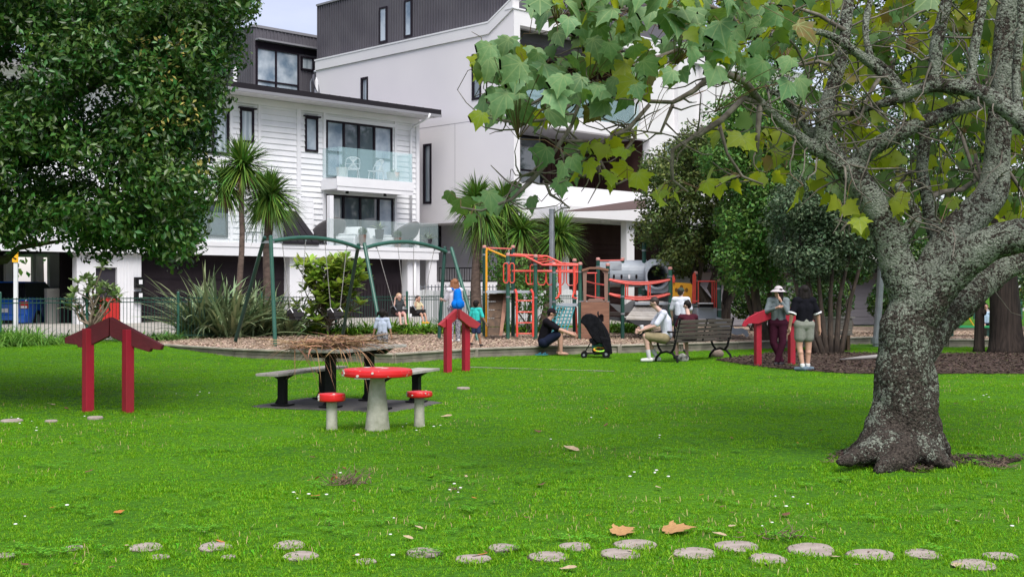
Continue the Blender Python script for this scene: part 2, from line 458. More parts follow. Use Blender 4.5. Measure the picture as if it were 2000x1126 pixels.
# mulch under the trees on the right
mul = [(PX(u, YG(v)), YG(v)) for u, v in [(1395,703),(1480,716),(1560,723),(1640,729),(1760,731),(1900,730),(2150,731),(2150,686),(2000,688),(1900,690),(1800,690),(1690,690),(1620,686),(1560,684),(1500,690),(1440,697)]]
V = [(x, y, .012) for x, y in mul]
me = bpy.data.meshes.new('mulch_bed'); me.from_pydata(V, [], [tuple(range(len(V)))]); me.update()
link('mulch_bed', me, m_mulch, None, 'structure')
in_mulch = inpoly(mul)
chips('mulch_chips', in_mulch, 3.5, 17, 22, 33, 14000, lambda x, y: .012, m_chipd, .035, 'dark brown mulch chips under the trees on the right', 'mulch')
in_bark = inpoly(bark_poly)
# ------------------------------------------------------------ buildings (all on a 45 degree grid)
def facade(P0x, P0y):
    def f(u, v, ly=0.0):
        a = (u-1000)/FOC
        lx = (a*P0y-P0x+.70710678*ly*(1+a))/(.70710678*(1-a))
        Y = P0y+.70710678*(lx+ly)
        return lx, PZ(v, Y)
    return f
def side(P0x, P0y):
    """plane lx = const, returns ly, z"""
    def f(u, v, lx=0.0):
        a = (u-1000)/FOC
        # P0x+.707(lx-ly) = a(P0y+.707(lx+ly))
        ly = (P0x-a*P0y+.70710678*lx*(1-a))/(.70710678*(1+a))
        Y = P0y+.70710678*(lx+ly)
        return ly, PZ(v, Y)
    return f
def one(mb_fn, name, m, parent, kind=None, bevel=0, smooth=False):
    mb = MB(); mb_fn(mb); return mb.build(name, m, parent, kind=kind, bevel=bevel, smooth=smooth)
def bx(name, m, parent, *a, **k):
    mb = MB(); mb.box(*a); return mb.build(name, m, parent, **k)

def window(parent, x0, x1, z0, z1, y, m=None, n=1, fr=.07, rail=None, name='window', hood=False, widths=None, glasses=None, d=.10):
    """window in a wall facing local -y whose face is at y; window face proud by a little"""
    m = m or m_glass
    f = MB()
    f.box(x0, x1, y-.03, y+d, z0, z0+fr); f.box(x0, x1, y-.03, y+d, z1-fr, z1)
    f.box(x0, x0+fr, y-.028, y+d, z0+fr, z1-fr); f.box(x1-fr, x1, y-.028, y+d, z0+fr, z1-fr)
    ws = widths or [1]*n; tot = sum(ws); acc = x0
    xs_ = [x0]
    for w in ws: acc += (x1-x0)*w/tot; xs_.append(acc)
    for q in xs_[1:-1]: f.box(q-fr*.6, q+fr*.6, y-.026, y+d, z0+fr, z1-fr)
    if hood: f.box(x0-.08, x1+.08, y-.10, y+.0, z1+.002, z1+.05)
    fo = f.build(name, m_frame, parent)
    for i in range(len(ws)):
        a = xs_[i]+fr*.7; b = xs_[i+1]-fr*.7
        g = (glasses[i] if glasses else m)
        if rail and rail[i]:
            zr = z0+(z1-z0)*rail[i]
            bx('pane', g, fo, a, b, y+.03, y+.045, z0+fr*.9, zr-.035); bx('pane', g, fo, a, b, y+.03, y+.045, zr+.035, z1-fr*.9)
            bx('transom', m_frame, fo, a, b, y-.02, y+.06, zr-.036, zr+.036)
        else:
            bx('pane', g, fo, a, b, y+.03, y+.045, z0+fr*.9, z1-fr*.9)
    return fo

# ============ house A : white weatherboard
AX, AY = -5.875, 47.0
A = empty('white_weatherboard_house', (AX, AY, 0), R(45), 'white weatherboard house with dark sliding doors, balcony and sloping dark roof', 'house')
fa = facade(AX, AY)
zTop = fa(700, 214)[1]                    # top of wall
def ax(u, ly=0): return fa(u, 500, ly)[0]
def az(u, v, ly=0): return fa(u, v, ly)[1]
XR = ax(815); XL = -34.0
zDeck = az(740, 505, -1.4)                # bottom of deck fascia
zDeckT = az(740, 483, -1.4)
bx('wall', m_white, A, XL, XR-.02, .06, 7.6, zDeck+.05, zTop)                           # main volume behind boards
# openings list on the facade: (u0,u1,v_top,v_bot, kind)
W1 = (ax(469), ax(496), az(482, 278), az(482, 213))
W2 = (ax(596), ax(621), az(608, 296), az(608, 229))
W0 = (ax(385), ax(447), az(420, 300), az(420, 209))
S1 = (ax(637), ax(766), az(700, 350), az(700, 241.5))
S2 = (ax(636), ax(768), zDeckT+.02, az(700, 383))
W3 = (ax(370), ax(445), zDeckT+.25, az(420, 392))
openings = [W0, W1, W2, S1, S2, W3]
# boards
trims = [XL, ax(372), ax(451), ax(506), ax(583), ax(633), ax(772), XR]
pitch = .205; z = zDeckT
while z < zTop-.05:
    zt = min(z+pitch, zTop)
    for a, b in zip(trims[:-1], trims[1:]):
        if b < ax(395): continue
        segs = [(a+.0, b-.0)]
        for (x0, x1, z0, z1) in openings:
            if z0-.03 < (z+zt)/2 < z1+.03:
                ns = []
                for (p, q) in segs:
                    if x1 < p or x0 > q: ns.append((p, q)); continue
                    if x0-p > .06: ns.append((p, x0))
                    if q-x1 > .06: ns.append((x1, q))
                segs = ns
        for p, q in segs:
            mb = MB(); mb.add([(p,.055,z),(q,.055,z),(q,.055,zt),(p,.055,zt),(p,.0,z),(q,.0,z),(q,.035,zt-.001),(p,.035,zt-.001)],
                              [(0,1,2,3),(4,5,6,7),(0,1,5,4),(3,2,6,7),(0,4,7,3),(1,2,6,5)])
            mb.build('weatherboard', m_board, A)
    z += pitch
for i, t in enumerate(trims[1:]):
    w = .11 if i not in (3, 6) else .16
    bx('corner_trim', m_white, A, t-w/2, t+w/2, -.045, .05, zDeckT, zTop-.005)
window(A, *W0, 0, m_glass_pale, n=2)
window(A, *W1, 0, m_glass_pale, hood=True)
window(A, *W2, 0, M('window_glass_painted_sky', (.14,.20,.27), .06, (.44,.50,.56), .9, spec=.8, pos=(.4,.6)), hood=True)
gsky = MATS['window_glass_painted_sky']  # cloudy sky reflection is put into the glass colour
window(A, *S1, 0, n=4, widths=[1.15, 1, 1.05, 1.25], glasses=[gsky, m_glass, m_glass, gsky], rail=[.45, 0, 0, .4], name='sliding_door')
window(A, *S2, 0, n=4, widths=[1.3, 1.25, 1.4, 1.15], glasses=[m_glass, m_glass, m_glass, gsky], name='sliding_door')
window(A, *W3, 0, m_glass, n=2, rail=[0, .6])
# curtains inside the lower slider
cu = MB(); x0, x1 = S2[0]+.1, S2[0]+.62
for k in range(9):
    cx = x0+(x1-x0)*k/8; cu.cyl(cx, -.004, S2[2]+.75, S2[3]-.15, .03, n=8)
cu.build('curtain', M('white_curtain', (.6,.62,.6), .9), A, smooth=True)
for (x0, x1, z0, z1) in (S1, S2):
    bx('head_trim', m_white, A, x0-.12, x1+.12, -.05, .03, z1+.003, z1+.14)
# roof with overhang
OV = -.95
zE = fa(760, 211, OV)[1]
x_end = fa(862, 222, OV)[0]
def roofm(mb):
    mb.add([(XL-1, OV, zE),(x_end, OV, zE),(x_end, 8.4, zE+.9),(XL-1, 8.4, zE+.9),
            (XL-1, OV, zE+.20),(x_end, OV, zE+.20),(x_end, 8.4, zE+1.03),(XL-1, 8.4, zE+1.03)],
           [(0,3,2,1),(4,5,6,7),(0,1,5,4),(1,2,6,5),(2,3,7,6),(3,0,4,7)])
rf = one(roofm, 'roof', m_roof, A)
for k in range(64):                                   # standing seams
    xx = x_end-.02-k*.45
    mb = MB(); mb.bar((xx, OV+.02, zE+.20), (xx, 8.4, zE+1.035), .035, .02); mb.build('roof_seam', m_roof, rf)
bx('gutter', m_gutter, A, XL-1, x_end-.02, OV-.05, OV-.004, zE-.10, zE+.0)
bx('soffit', M('soffit_paint', (.62,.61,.62), .7), A, XL-1, x_end-.05, OV+.01, .2, zE-.09, zE-.004)
bx('frieze_board', m_white, A, XL, XR, -.06, .04, zTop-.30, zE-.10)
# downpipe
dp = MB(); xd = ax(800)
dp.tube([(fa(838, 226, OV)[0], OV-.05, zE-.02), (fa(836, 232, OV)[0], OV-.05, zE-.18), (xd+.15, -.12, zE-.42), (xd, -.09, zE-.6), (xd, -.09, zDeckT)], .045, 8)
dp.build('downpipe', m_white, A, smooth=True)
# upper balcony
o1 = -1.03
bz1 = az(730, 350, o1); bz0 = az(730, 373, o1)
xb0 = ax(627); xb1 = fa(808, 360, o1)[0]
bal = empty('balcony', (0, 0, 0)); bal.parent = A
bx('slab', m_white, bal, xb0, xb1, o1+.04, .0, bz0, bz1-.06)
bx('fascia', m_white, bal, xb0-.03, xb1+.03, o1, o1+.038, bz0+.10, bz1)
bx('fascia', m_white, bal, xb0+.0, xb1, o1+.02, o1+.039, bz0-.06, bz0+.095)
for uu in (678, 752):
    q = fa(uu, 370, -.6); mb = MB(); mb.cyl(q[0], -.6, bz0-.12, bz0-.002, .06); mb.build('soffit_light', m_black, bal)
gt = az(730, 293, o1)
xs3 = [xb0+.06, xb0+.95, xb0+2.2, xb1-.04]
for a, b in zip(xs3[:-1], xs3[1:]):
    bx('glass_panel', m_glass_bal, bal, a+.01, b-.01, o1+.045, o1+.057, bz1+.003, gt)
bx('glass_panel', m_glass_bal, bal, xb0+.03, xb0+.042, o1+.07, -.06, bz1+.003, gt)
bx('glass_panel', m_glass_bal, bal, xb1-.03, xb1-.018, o1+.07, -.06, bz1+.003, gt)
# deck above the garage
o2 = -1.4
xd1 = fa(860, 500, o2)[0]
deck = empty('deck', (0, 0, 0)); deck.parent = A
bx('slab', m_white, deck, XL, xd1-.03, o2+.05, .0, zDeck+.02, zDeckT-.03)
bx('fascia', m_white, deck, XL, xd1, o2, o2+.048, zDeck+.30, zDeckT+.03)
bx('fascia', m_white, deck, XL, xd1-.08, o2+.02, o2+.05, zDeck, zDeck+.29)
g2 = zDeckT+1.0
xg = [ax(388, o2), ax(470, o2), ax(556, o2)]
for a, b in zip(xg[:-1], xg[1:]):
    bx('glass_panel', glass_mat('clear_balustrade_glass', (.5,.62,.62), .05, alpha=.18), deck, a+.01, b-.01, o2+.06, o2+.072, zDeckT+.03, g2)
cg = MATS['clear_balustrade_glass']
xg = [ax(641, o2), ax(700, o2), ax(778, o2), xd1-.06]
for a, b in zip(xg[:-1], xg[1:]):
    bx('glass_panel', cg, deck, a+.01, b-.01, o2+.06, o2+.072, zDeckT+.03, g2)
# wing wall of boards between the decks with end post
xw = ax(634, -.9)
ww = empty('wing_wall', (0, 0, 0)); ww.parent = A
zw = az(607, 386, -.5)
bx('end_post', m_white, ww, xw-.08, xw+.09, o2+.08, o2+.26, zDeckT, zw+.06)
z = zDeckT
while z < zw-.02:
    zt = min(z+pitch, zw)
    bx('weatherboard', m_board, ww, ax(583, -.3), xw-.08, -.34, -.3+.012*(int(z/pitch) % 2), z, zt-.012); z += pitch
bx('core', m_white, ww, ax(583, -.3), xw-.085, -.295, -.2, zDeckT, zw)
# little sloping metal roof
u_, v_ = 553, 487
p0 = fa(552, 487, o2); p1 = fa(622, 487, o2); zt_ = az(578, 416, -.35)
def lt(mb):
    mb.add([(p0[0]-.05, o2-.05, zDeckT+.02),(p1[0], o2-.05, zDeckT+.02),(ax(578,-.35)+.0, -.3, zt_),(p0[0]-.05, -.3, zt_),
            (p0[0]-.05, o2-.05, zDeckT+.12),(p1[0], o2-.05, zDeckT+.12),(ax(580,-.35), -.3, zt_+.08),(p0[0]-.05, -.3, zt_+.08)],
           [(0,3,2,1),(4,5,6,7),(0,1,5,4),(1,2,6,5),(2,3,7,6),(3,0,4,7)])
lr = one(lt, 'stair_roof', m_roof, A)
for k in range(5):
    f_ = k/5; mb = MB(); xa = p0[0]+(p1[0]-p0[0])*f_; xb_ = p0[0]+(ax(580,-.35)-p0[0])*f_
    mb.bar((xa, o2-.05, zDeckT+.13), (xb_, -.3, zt_+.09), .03, .04); mb.build('roof_seam', m_roof, lr)
# ground floor
og = -1.15
g0 = .25
def gz(x): return .3
gx = [ax(150, og), ax(187, og), ax(229, og), ax(276, og)]
bx('entry_wall', m_white, A, gx[0], gx[1], og, og+.3, g0, zDeck+.05)
bx('entry_wall', m_white, A, gx[2], gx[3]-.0, og, og+.3, g0+.25, zDeck+.05)
bx('entry_lintel', m_white, A, gx[1], gx[2], og+.01, og+.3, az(208, 522, og), zDeck+.05)
bx('entry_door', M('charcoal_door', (.03,.026,.035), .5), A, gx[1], gx[2], og+.12, og+.17, g0, az(208, 522, og))
for k in range(7):
    xx = gx[2]+.08+(gx[3]-gx[2]-.1)*k/6.5; bx('batten', m_white, A, xx, xx+.03, og-.02, og-.001, g0+.25, zDeck+.04)
bx('garage_door', m_garage, A, gx[3], ax(566, og), og+.35, og+.42, g0, zDeck+.1)
for k in range(1, 5):
    bx('door_groove', m_frame, A, gx[3], ax(566, og), og+.335, og+.349, g0+k*.55, g0+k*.55+.02)
bx('pier', m_white, A, ax(566, og), ax(640, og), og, og+.5, g0, zDeck+.02)
xa, xb_ = ax(640, og), ax(796, og)
bx('garage_door', m_garage, A, xa, xb_, og+.35, og+.42, g0, zDeck+.1)
for k in range(24):
    xx = xa+(xb_-xa)*(k+.5)/24; bx('door_slat', m_garage, A, xx-.055, xx+.055, og+.32, og+.349, g0+.05, g0+1.5)
bx('pier', m_white, A, xb_, ax(820, og), og, og+.5, g0, zDeck+.02)
bx('pier', m_white, A, ax(838, o2+.1), xd1-.1, o2+.1, o2+.3, g0, zDeck+.02)
dp = MB(); dp.tube([(ax(811, og-.1), og-.08, g0), (ax(811, og-.1), og-.08, zDeck)], .05, 8); dp.build('downpipe', m_white, A, smooth=True)
bx('back_wall', m_dark, A, gx[0], XR, -.05, .05, g0, zDeck+.04)
bx('side_wall', m_stucco_side, A, XR-.2, XR-.02, .06, 7.6, g0, zDeck+.045)
# letterboxes on the garage pier
for vv in ((541, 562), (569, 588)):
    q = fa(271, vv[0], og-.1); z1 = q[1]; z0 = fa(271, vv[1], og-.1)[1]
    lb = bx('letterbox', m_black, A, q[0]-.13, q[0]+.17, og-.15, og-.001, z0, z1)
    bx('number_plate', m_white, lb, q[0]-.02, q[0]+.10, og-.156, og-.151, z0+.12*(1), z0+.26)
# dark carport bay on the left with white posts
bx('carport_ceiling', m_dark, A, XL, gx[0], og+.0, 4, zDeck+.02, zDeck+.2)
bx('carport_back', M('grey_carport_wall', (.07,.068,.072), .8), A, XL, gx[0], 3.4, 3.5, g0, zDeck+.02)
for (u0, u1, ly, v0, v1) in ((12, 25, 2.6, 470, 560), (65, 75, 3.2, 485, 560), (97, 122, 3.0, 480, 600), (135, 150, 1.2, 480, 640), (75, 84, 2.2, 500, 548)):
    a = fa(u0, v0, ly); b = fa(u1, v1, ly)
    bx('carport_post', m_white, A, a[0], b[0], ly, ly+.2, b[1], a[1])
a = fa(92, 563, .6); b = fa(148, 620, .6)
bx('low_wall', M('cream_wall', (.52,.50,.45), .8), A, a[0], b[0], .6, .8, g0, a[1])
a = fa(97, 474, 1.0); b = fa(131, 480, 1.0)
bx('strip_light', m_white, A, a[0], b[0], 1.0, 1.12, b[1], a[1])

# things on the house
def wire_chair(x, y, z, lab, rz):
    t = empty('garden_chair', A.matrix_basis @ Vector((x, y, z)), R(45)+rz, lab, 'chair', 'white lattice chairs on the upper balcony')
    s = MB()
    for k in range(6): s.tube([(-.22+.088*k, -.2, .42), (-.22+.088*k, .2, .42)], .012, 5)
    s.tube([(-.24,-.22,.42),(.24,-.22,.42),(.24,.22,.42),(-.24,.22,.42),(-.24,-.22,.42)], .016, 5); s.build('seat', m_white, t)
    b = MB(); arc = [(-.27,.0,.44),(-.27,.1,.66),(-.24,.2,.78),(-.1,.25,.84),(.1,.25,.84),(.24,.2,.78),(.27,.1,.66),(.27,.0,.44)]
    b.tube(arc, .016, 5)
    for k in range(7):
        xx = -.2+.066*k; b.tube([(xx,.2,.42),(-xx*.8,.25,.82)], .011, 5)
    b.tube([(-.26,.05,.6),(0,.24,.62),(.26,.05,.6)], .011, 5)
    b.build('backrest', m_white, t)
    for sx in (-.2, .2):
        for sy in (-.18, .18): mb = MB(); mb.tube([(sx, sy, .42), (sx*1.15, sy*1.2, 0)], .014, 6); mb.build('leg', m_white, t)
    return t
zb = bz1-.05
wire_chair(ax(690, -.6), -.55, zb, 'white lattice garden chair beside the left pot on the upper balcony', R(150))
wire_chair(ax(736, -.6), -.55, zb, 'white lattice garden chair nearer the right pot on the upper balcony', R(205))
def pot_plant(loc, r, h, mpot, kind, lab, name='potted_plant', s=1.0):
    t = empty(name, loc, 0, lab, 'potted plant')
    mb = MB(); mb.lathe([(r*.75, 0), (r, h*.95), (r*1.04, h), (r*.9, h), (r*.88, h*.9)], n=18); mb.build('pot', mpot, t, smooth=False)
    if kind == 'ball':
        ce = np.array([[0, 0, h+.12*s]]); leaf_cloud('foliage', ce, np.array([[.16*s,.16*s,.14*s]]), 700, .035, m_leaf_box, t)
    elif kind == 'blades':
        n = 40; base = np.zeros((n,3)); base[:,2] = h*.9
        a = rng.uniform(0,2*PI,n); e = rng.uniform(.5,1.4,n)
        d = np.stack([np.cos(a)*np.cos(e), np.sin(a)*np.cos(e), np.sin(e)],1)
        blades('foliage', base, d, rng.uniform(.3,.6,n)*s, rng.uniform(.02,.035,n)*s, .5, 4, m_leaf_flax, t)
    elif kind == 'succulent':
        n = 60; base = np.zeros((n,3)); base[:,2] = h
        a = rng.uniform(0,2*PI,n); e = rng.uniform(.1,1.4,n)
        d = np.stack([np.cos(a)*np.cos(e), np.sin(a)*np.cos(e), np.sin(e)],1)
        blades('foliage', base, d, rng.uniform(.12,.25,n)*s, rng.uniform(.02,.03,n)*s, .2, 3, m_leaf_box, t)
    return t
def lounge_chair(loc, rz, lab):
    t = empty('armchair', loc, rz, lab, 'armchair', 'white moulded armchairs on the deck')
    mb = MB(); prof = [(-.38,0),(-.42,.38),(-.25,.45),(.15,.40),(.28,.78),(.40,.80),(.42,.3),(.36,0)]
    mb.prism([(-.42, p[0], p[1]) for p in prof], (.84, 0, 0)); o = mb.build('shell', M('white_moulded_plastic', (.60,.66,.68), .35), t, bevel=.05)
    mb = MB(); mb.box(-.30, .30, -.30, .16, .44, .52); mb.build('cushion', M('pale_cushion', (.55,.6,.62), .8), t, bevel=.03)
    return t
def wicker_chair(loc, rz, lab):
    t = empty('wicker_chair', loc, rz, lab, 'chair', 'dark wicker bowl chairs on the deck')
    mb = MB(); n = 20; prof = []
    mb.lathe([(.25,.18),(.5,.28),(.66,.45),(.70,.52),(.66,.50),(.5,.34),(.2,.24)], n=26)
    o = mb.build('bowl', M('dark_wicker', (.085,.078,.08), .7, (.05,.045,.05), 30, bump=.4, bscale=60), t, smooth=True); o.rotation_euler = (R(-38), 0, 0); o.location = (0, -.0, .25)
    mb = MB(); mb.lathe([(.30,0),(.28,.03),(.08,.05),(.07,.45)], n=16); mb.build('base', m_black, t)
    return t
# ------------------------------------------------------------ foliage helpers
def leafmat(name, c, c2, tr=.22, isl=.35, rough=.45, tc=None, spec=.35, pos=(.3,.7), scale=1.5):
    return M(name, c, rough, c2, scale, island=isl, translucent=tr, tcol=tc, spec=spec, pos=pos)
m_leaf_dark = leafmat('glossy_dark_leaf', (.026,.085,.014), (.075,.155,.028), .25, .65, rough=.35, spec=.55)
m_leaf_mid = leafmat('mid_green_leaf', (.05,.14,.022), (.11,.22,.04), .28, .5)
m_leaf_bright = leafmat('bright_leaf', (.10,.21,.025), (.20,.32,.04), .3, .35)
m_leaf_box = leafmat('box_leaf', (.03,.07,.012), (.05,.11,.02), .15, .4)
m_leaf_flax = leafmat('flax_leaf', (.10,.16,.07), (.28,.34,.18), .15, .6)
m_leaf_cab = leafmat('cabbage_tree_leaf', (.06,.15,.018), (.16,.28,.045), .2, .55)
m_leaf_lily = leafmat('lily_leaf', (.06,.18,.012), (.20,.36,.03), .25, .5)
m_leaf_grey = leafmat('grey_green_leaf', (.055,.10,.05), (.12,.175,.09), .2, .6)
m_leaf_yel = leafmat('yellowing_leaf', (.23,.20,.035), (.16,.19,.03), .25, .3)
m_bark_tree = M('rough_brown_bark', (.10,.075,.055), .9, (.045,.035,.028), 5, bump=.7, bscale=14, stretch=(3,3,.6))
m_bark_grey = M('grey_brown_bark', (.12,.10,.08), .9, (.06,.05,.04), 4, bump=.5, bscale=16, stretch=(3,3,.7))

def rand_dirs(n):
    d = rng.normal(size=(n, 3)); return d/np.linalg.norm(d, axis=1)[:, None]
def leaves_at(name, C, Nn, size, m, parent, off=None, aspect=.5, hang=0.0, kind='stuff', fold=.25):
    """diamond leaves, two folded triangles pairs, at centres C with normals Nn"""
    n = len(C)
    t = rand_dirs(n); t[:,2] -= hang
    t -= (t*Nn).sum(1)[:,None]*Nn; t /= np.linalg.norm(t, axis=1)[:,None]+1e-6
    b = np.cross(Nn, t); s = (size*rng.uniform(.6, 1.3, n))[:,None] if np.isscalar(size) else (size*rng.uniform(.75,1.2,n))[:,None]
    up = Nn*s*fold*aspect
    V = np.stack([C-t*s*.5, C+b*s*.5*aspect+up-t*s*.05, C+t*s*.5, C-b*s*.5*aspect+up-t*s*.05], 1).reshape(-1, 3)
    if off is not None: V = V-np.array(off)[None]
    i = np.arange(n)*4
    F = np.concatenate([np.stack([i, i+1, i+2], 1), np.stack([i, i+2, i+3], 1)])
    return link(name, npmesh(name, V, F), m, parent, kind)
def cloud_points(ce, ra, n, shell=.55):
    """points in ellipsoids, biased to the shell"""
    ce = np.asarray(ce); ra = np.asarray(ra); w = ra.prod(1)**(2/3.); w /= w.sum()
    k = rng.choice(len(ce), n, p=w); d = rand_dirs(n); r = rng.uniform(shell, 1.0, n)**(1/1.5)
    C = ce[k]+d*ra[k]*r[:,None]
    return C, d
def leaf_cloud(name, ce, ra, n, size, m, parent, off=None, shell=.5, aspect=.5, hang=.0, jitter=.9, upb=.25):
    C, d = cloud_points(ce, ra, n, shell)
    Nn = d+rand_dirs(n)*jitter+np.array([0, 0, upb]); Nn /= np.linalg.norm(Nn, axis=1)[:,None]+1e-6
    return leaves_at(name, C, Nn, size, m, parent, off, aspect, hang)
def blades(name, base, d, Ln, W, droop, nseg, m, parent, off=None, fold=.0, prof=None, kind='stuff', roll=.5):
    n = len(base); d = d/np.linalg.norm(d, axis=1)[:,None]
    up = np.array([0, 0, 1.0]); sd = np.cross(d, up[None]); l = np.linalg.norm(sd, axis=1)[:,None]
    rd = rand_dirs(n); sd = np.where(l > .08, sd/(l+1e-6), np.cross(d, rd)); sd /= np.linalg.norm(sd, axis=1)[:,None]+1e-6
    sd = sd+np.cross(d, sd)*rng.uniform(-roll, roll, n)[:,None]; sd /= np.linalg.norm(sd, axis=1)[:,None]
    dr = np.broadcast_to(np.asarray(droop, dtype=float), (n,))
    rows = []
    for i in range(nseg+1):
        s = i/nseg
        w = (prof(s) if prof else (1-s**2.2)*(.55+.45*min(1, s*4)))
        p = base+d*(Ln*s)[:,None]; p[:,2] -= dr*Ln*s*s
        rows.append(np.stack([p-sd*(W*w/2)[:,None], p+sd*(W*w/2)[:,None]], 1))
    V = np.stack(rows, 1).reshape(-1, 3)
    if off is not None: V = V-np.array(off)[None]
    b = (np.arange(n)*(nseg+1)*2)[:,None]
    Fs = [np.concatenate([b+2*i, b+2*i+1, b+2*i+3, b+2*i+2], 1) for i in range(nseg)]
    return link(name, npmesh(name, V, np.concatenate(Fs)), m, parent, kind)
def limb(mb, a, b, r0, r1, n=8, wig=.08, seg=5, seed=0):
    r_ = random.Random(seed); a = Vector(a); b = Vector(b); L_ = (b-a).length; pts = []
    for i in range(seg+1):
        t = i/seg; p = a.lerp(b, t)
        if 0 < i < seg: p += Vector((r_.uniform(-1,1), r_.uniform(-1,1), r_.uniform(-.5,.5)))*L_*wig
        p.z += math.sin(t*PI)*L_*.04
        pts.append(p)
    mb.tube(pts, [r0+(r1-r0)*i/seg for i in range(seg+1)], n); return pts
# items on the decks of house A (need foliage helpers)
pw = M('white_pot', (.60,.60,.58), .6); pb = M('charcoal_pot', (.04,.036,.045), .6); pt = M('terracotta_pot', (.16,.085,.06), .8)
def onA(x, y, z): return A.matrix_basis @ Vector((x, y, z))
pot_plant(onA(ax(668, -.75), -.75, zb), .23, .42, pw, 'succulent', 'low white pot with a small green plant at the left of the upper balcony')
pot_plant(onA(ax(768, -.75), -.75, zb), .26, .40, pw, 'blades', 'low white pot with a spiky plant at the right of the upper balcony', s=.8)
zd = zDeckT-.02
lounge_chair(onA(ax(680, -.8), -.8, zd), R(45)+R(-60), 'white moulded armchair turned sideways at the left of the deck')
lounge_chair(onA(ax(744, -.7), -.7, zd), R(45)+R(10), 'white moulded armchair under the window beside the dark pot')
wicker_chair(onA(ax(652, -.7), -.7, zd), R(45), 'dark wicker bowl chair half hidden behind the white armchair')
wicker_chair(onA(ax(803, -.75), -.75, zd), R(45)+R(15), 'dark wicker bowl chair at the right end of the deck')
pot_plant(onA(ax(708, -1.2), -1.2, zd), .15, .48, pt, 'ball', 'round clipped topiary in a terracotta pot at the left of the deck edge', 'topiary', 1.1)
pot_plant(onA(ax(777, -1.2), -1.2, zd), .15, .42, pt, 'ball', 'round clipped topiary in a terracotta pot nearer the wicker chair', 'topiary', 1.1)
pot_plant(onA(ax(741, -1.1), -1.1, zd+.35), .18, .36, pb, 'blades', 'tall feathery plant in a charcoal pot on the deck', s=1.3)
pot_plant(onA(ax(835, -1.2), -1.2, zd), .18, .40, pb, 'blades', 'bright fern in a dark pot at the right corner of the deck', s=1.3)
# outdoor chairs on left deck
t = empty('metal_chair', onA(ax(497, -.7), -.7, zd), R(45), 'dark metal chair on the left deck behind the cabbage trees', 'chair')
mb = MB(); mb.box(-.22,.22,-.22,.22,.42,.46); mb.build('seat', m_black, t)
mb = MB(); mb.tube([(-.22,.22,.44),(-.24,.3,1.0),(.24,.3,1.0),(.22,.22,.44)], .018, 6); mb.tube([(-.23,.27,.75),(.23,.27,.75)], .015, 6); mb.build('backrest', m_black, t)
for sx in (-.2,.2):
    for sy in (-.2,.2): mb = MB(); mb.tube([(sx,sy,.43),(sx,sy,0)], .016, 6); mb.build('leg', m_black, t)
# satellite dish and flues on the roof
dz = zE+.15
q = fa(607, 180, -.2); t = empty('satellite_dish', onA(q[0], -.2, zE+.20), R(45), 'grey satellite dish on a bent pole above the dark roof', 'satellite dish')
mb = MB(); mb.lathe([(.02,0),(.2,.03),(.36,.10),(.37,.11),(.35,.115),(.2,.05),(.02,.02)], n=20)
o = mb.build('dish', M('dish_grey', (.10,.10,.12), .5), t, smooth=True); o.rotation_euler = (R(75), 0, R(40)); o.location = (.12,0,.42)
mb = MB(); mb.tube([(0,0,0),(0,0,.5),(.02,-.05,.62)], .025, 8); mb.build('pole', m_steel, t)
mb = MB(); mb.tube([(.1,-.05,.35),(-.12,-.42,.72),(-.14,-.45,.8)], .014, 6); mb.ball((-.14,-.45,.82), .05); mb.build('arm', m_steel, t)
for uu, lab in ((459, 'short white flue pipe at the left end of the dark roof'), (618, 'short white flue pipe beside the satellite dish')):
    q = fa(uu, 180, -.35); t = tag(one(lambda mb: (mb.cyl(0,0,0,.62,.07,.07,12), mb.cyl(0,0,.62,.70,.03,.02,12)), 'flue_pipe', m_white, None), lab, 'flue pipe')
    t.location = onA(q[0], -.35, zE+.18)

# ============ building B : white plaster block with dark top storey
BX, BY = .06, 47.0
B = empty('white_apartment_building', (BX, BY, 0), R(45), 'large white plaster apartment building with charcoal ribbed top storey and balconies', 'building')
fb = facade(BX, BY); sb = side(BX, BY)
def bxx(u, ly=0): return fb(u, 500, ly)[0]
def bz(u, v, ly=0): return fb(u, v, ly)[1]
def sy(u, lx=0): return sb(u, 500, lx)[0]
def sz(u, v, lx=0): return sb(u, v, lx)[1]
yb = 12.7
zov = sz(880, 434)                         # underside of overhang
zl = sz(785, 89); zc = sz(955, 46); zk = bz(1003, -4)
# side wall polygon with windows : build as prism with vertical strips between windows
wins = [(sy(940), sy(922), sz(931, 195), sz(931, 105)), (sy(719), sy(705), sz(712, 215), sz(712, 151)), (sy(843), sy(827), sz(835, 398), sz(835, 281))]
ypar = sy(955)
def ztop(y):
    if y < ypar: return zk+(zc-zk)*(y/ypar)
    return zc
cuts = sorted([0, ypar, yb]+[w[0] for w in wins]+[w[1] for w in wins])
def sidewall(mb):
    for a, b in zip(cuts[:-1], cuts[1:]):
        zs = [(zov, None)]
        w = [q for q in wins if q[0]-.01 <= a and b <= q[1]+.01]
        if w:
            mb.box(0, .3, a, b, zov, w[0][2]); lo = w[0][3]
        else: lo = zov
        ta, tb = ztop(a+1e-4), ztop(b-1e-4)
        mb.prism([(0, a, lo), (0, b, lo), (0, b, tb), (0, a, ta)], (.3, 0, 0))
one(sidewall, 'side_wall', m_stucco_side, B)
for w in wins:     # recess windows facing -x
    f = MB(); a, b, z0, z1 = w; e = .09
    f.box(-.03, .12, a, b, z0, z0+e); f.box(-.03, .12, a, b, z1-e, z1); f.box(-.028, .12, a, a+e, z0+e, z1-e); f.box(-.028, .12, b-e, b, z0+e, z1-e)
    fo = f.build('window', m_frame, B); bx('pane', m_glass_pale, fo, .05, .065, a+e*.8, b-e*.8, z0+e*.8, z1-e*.8)
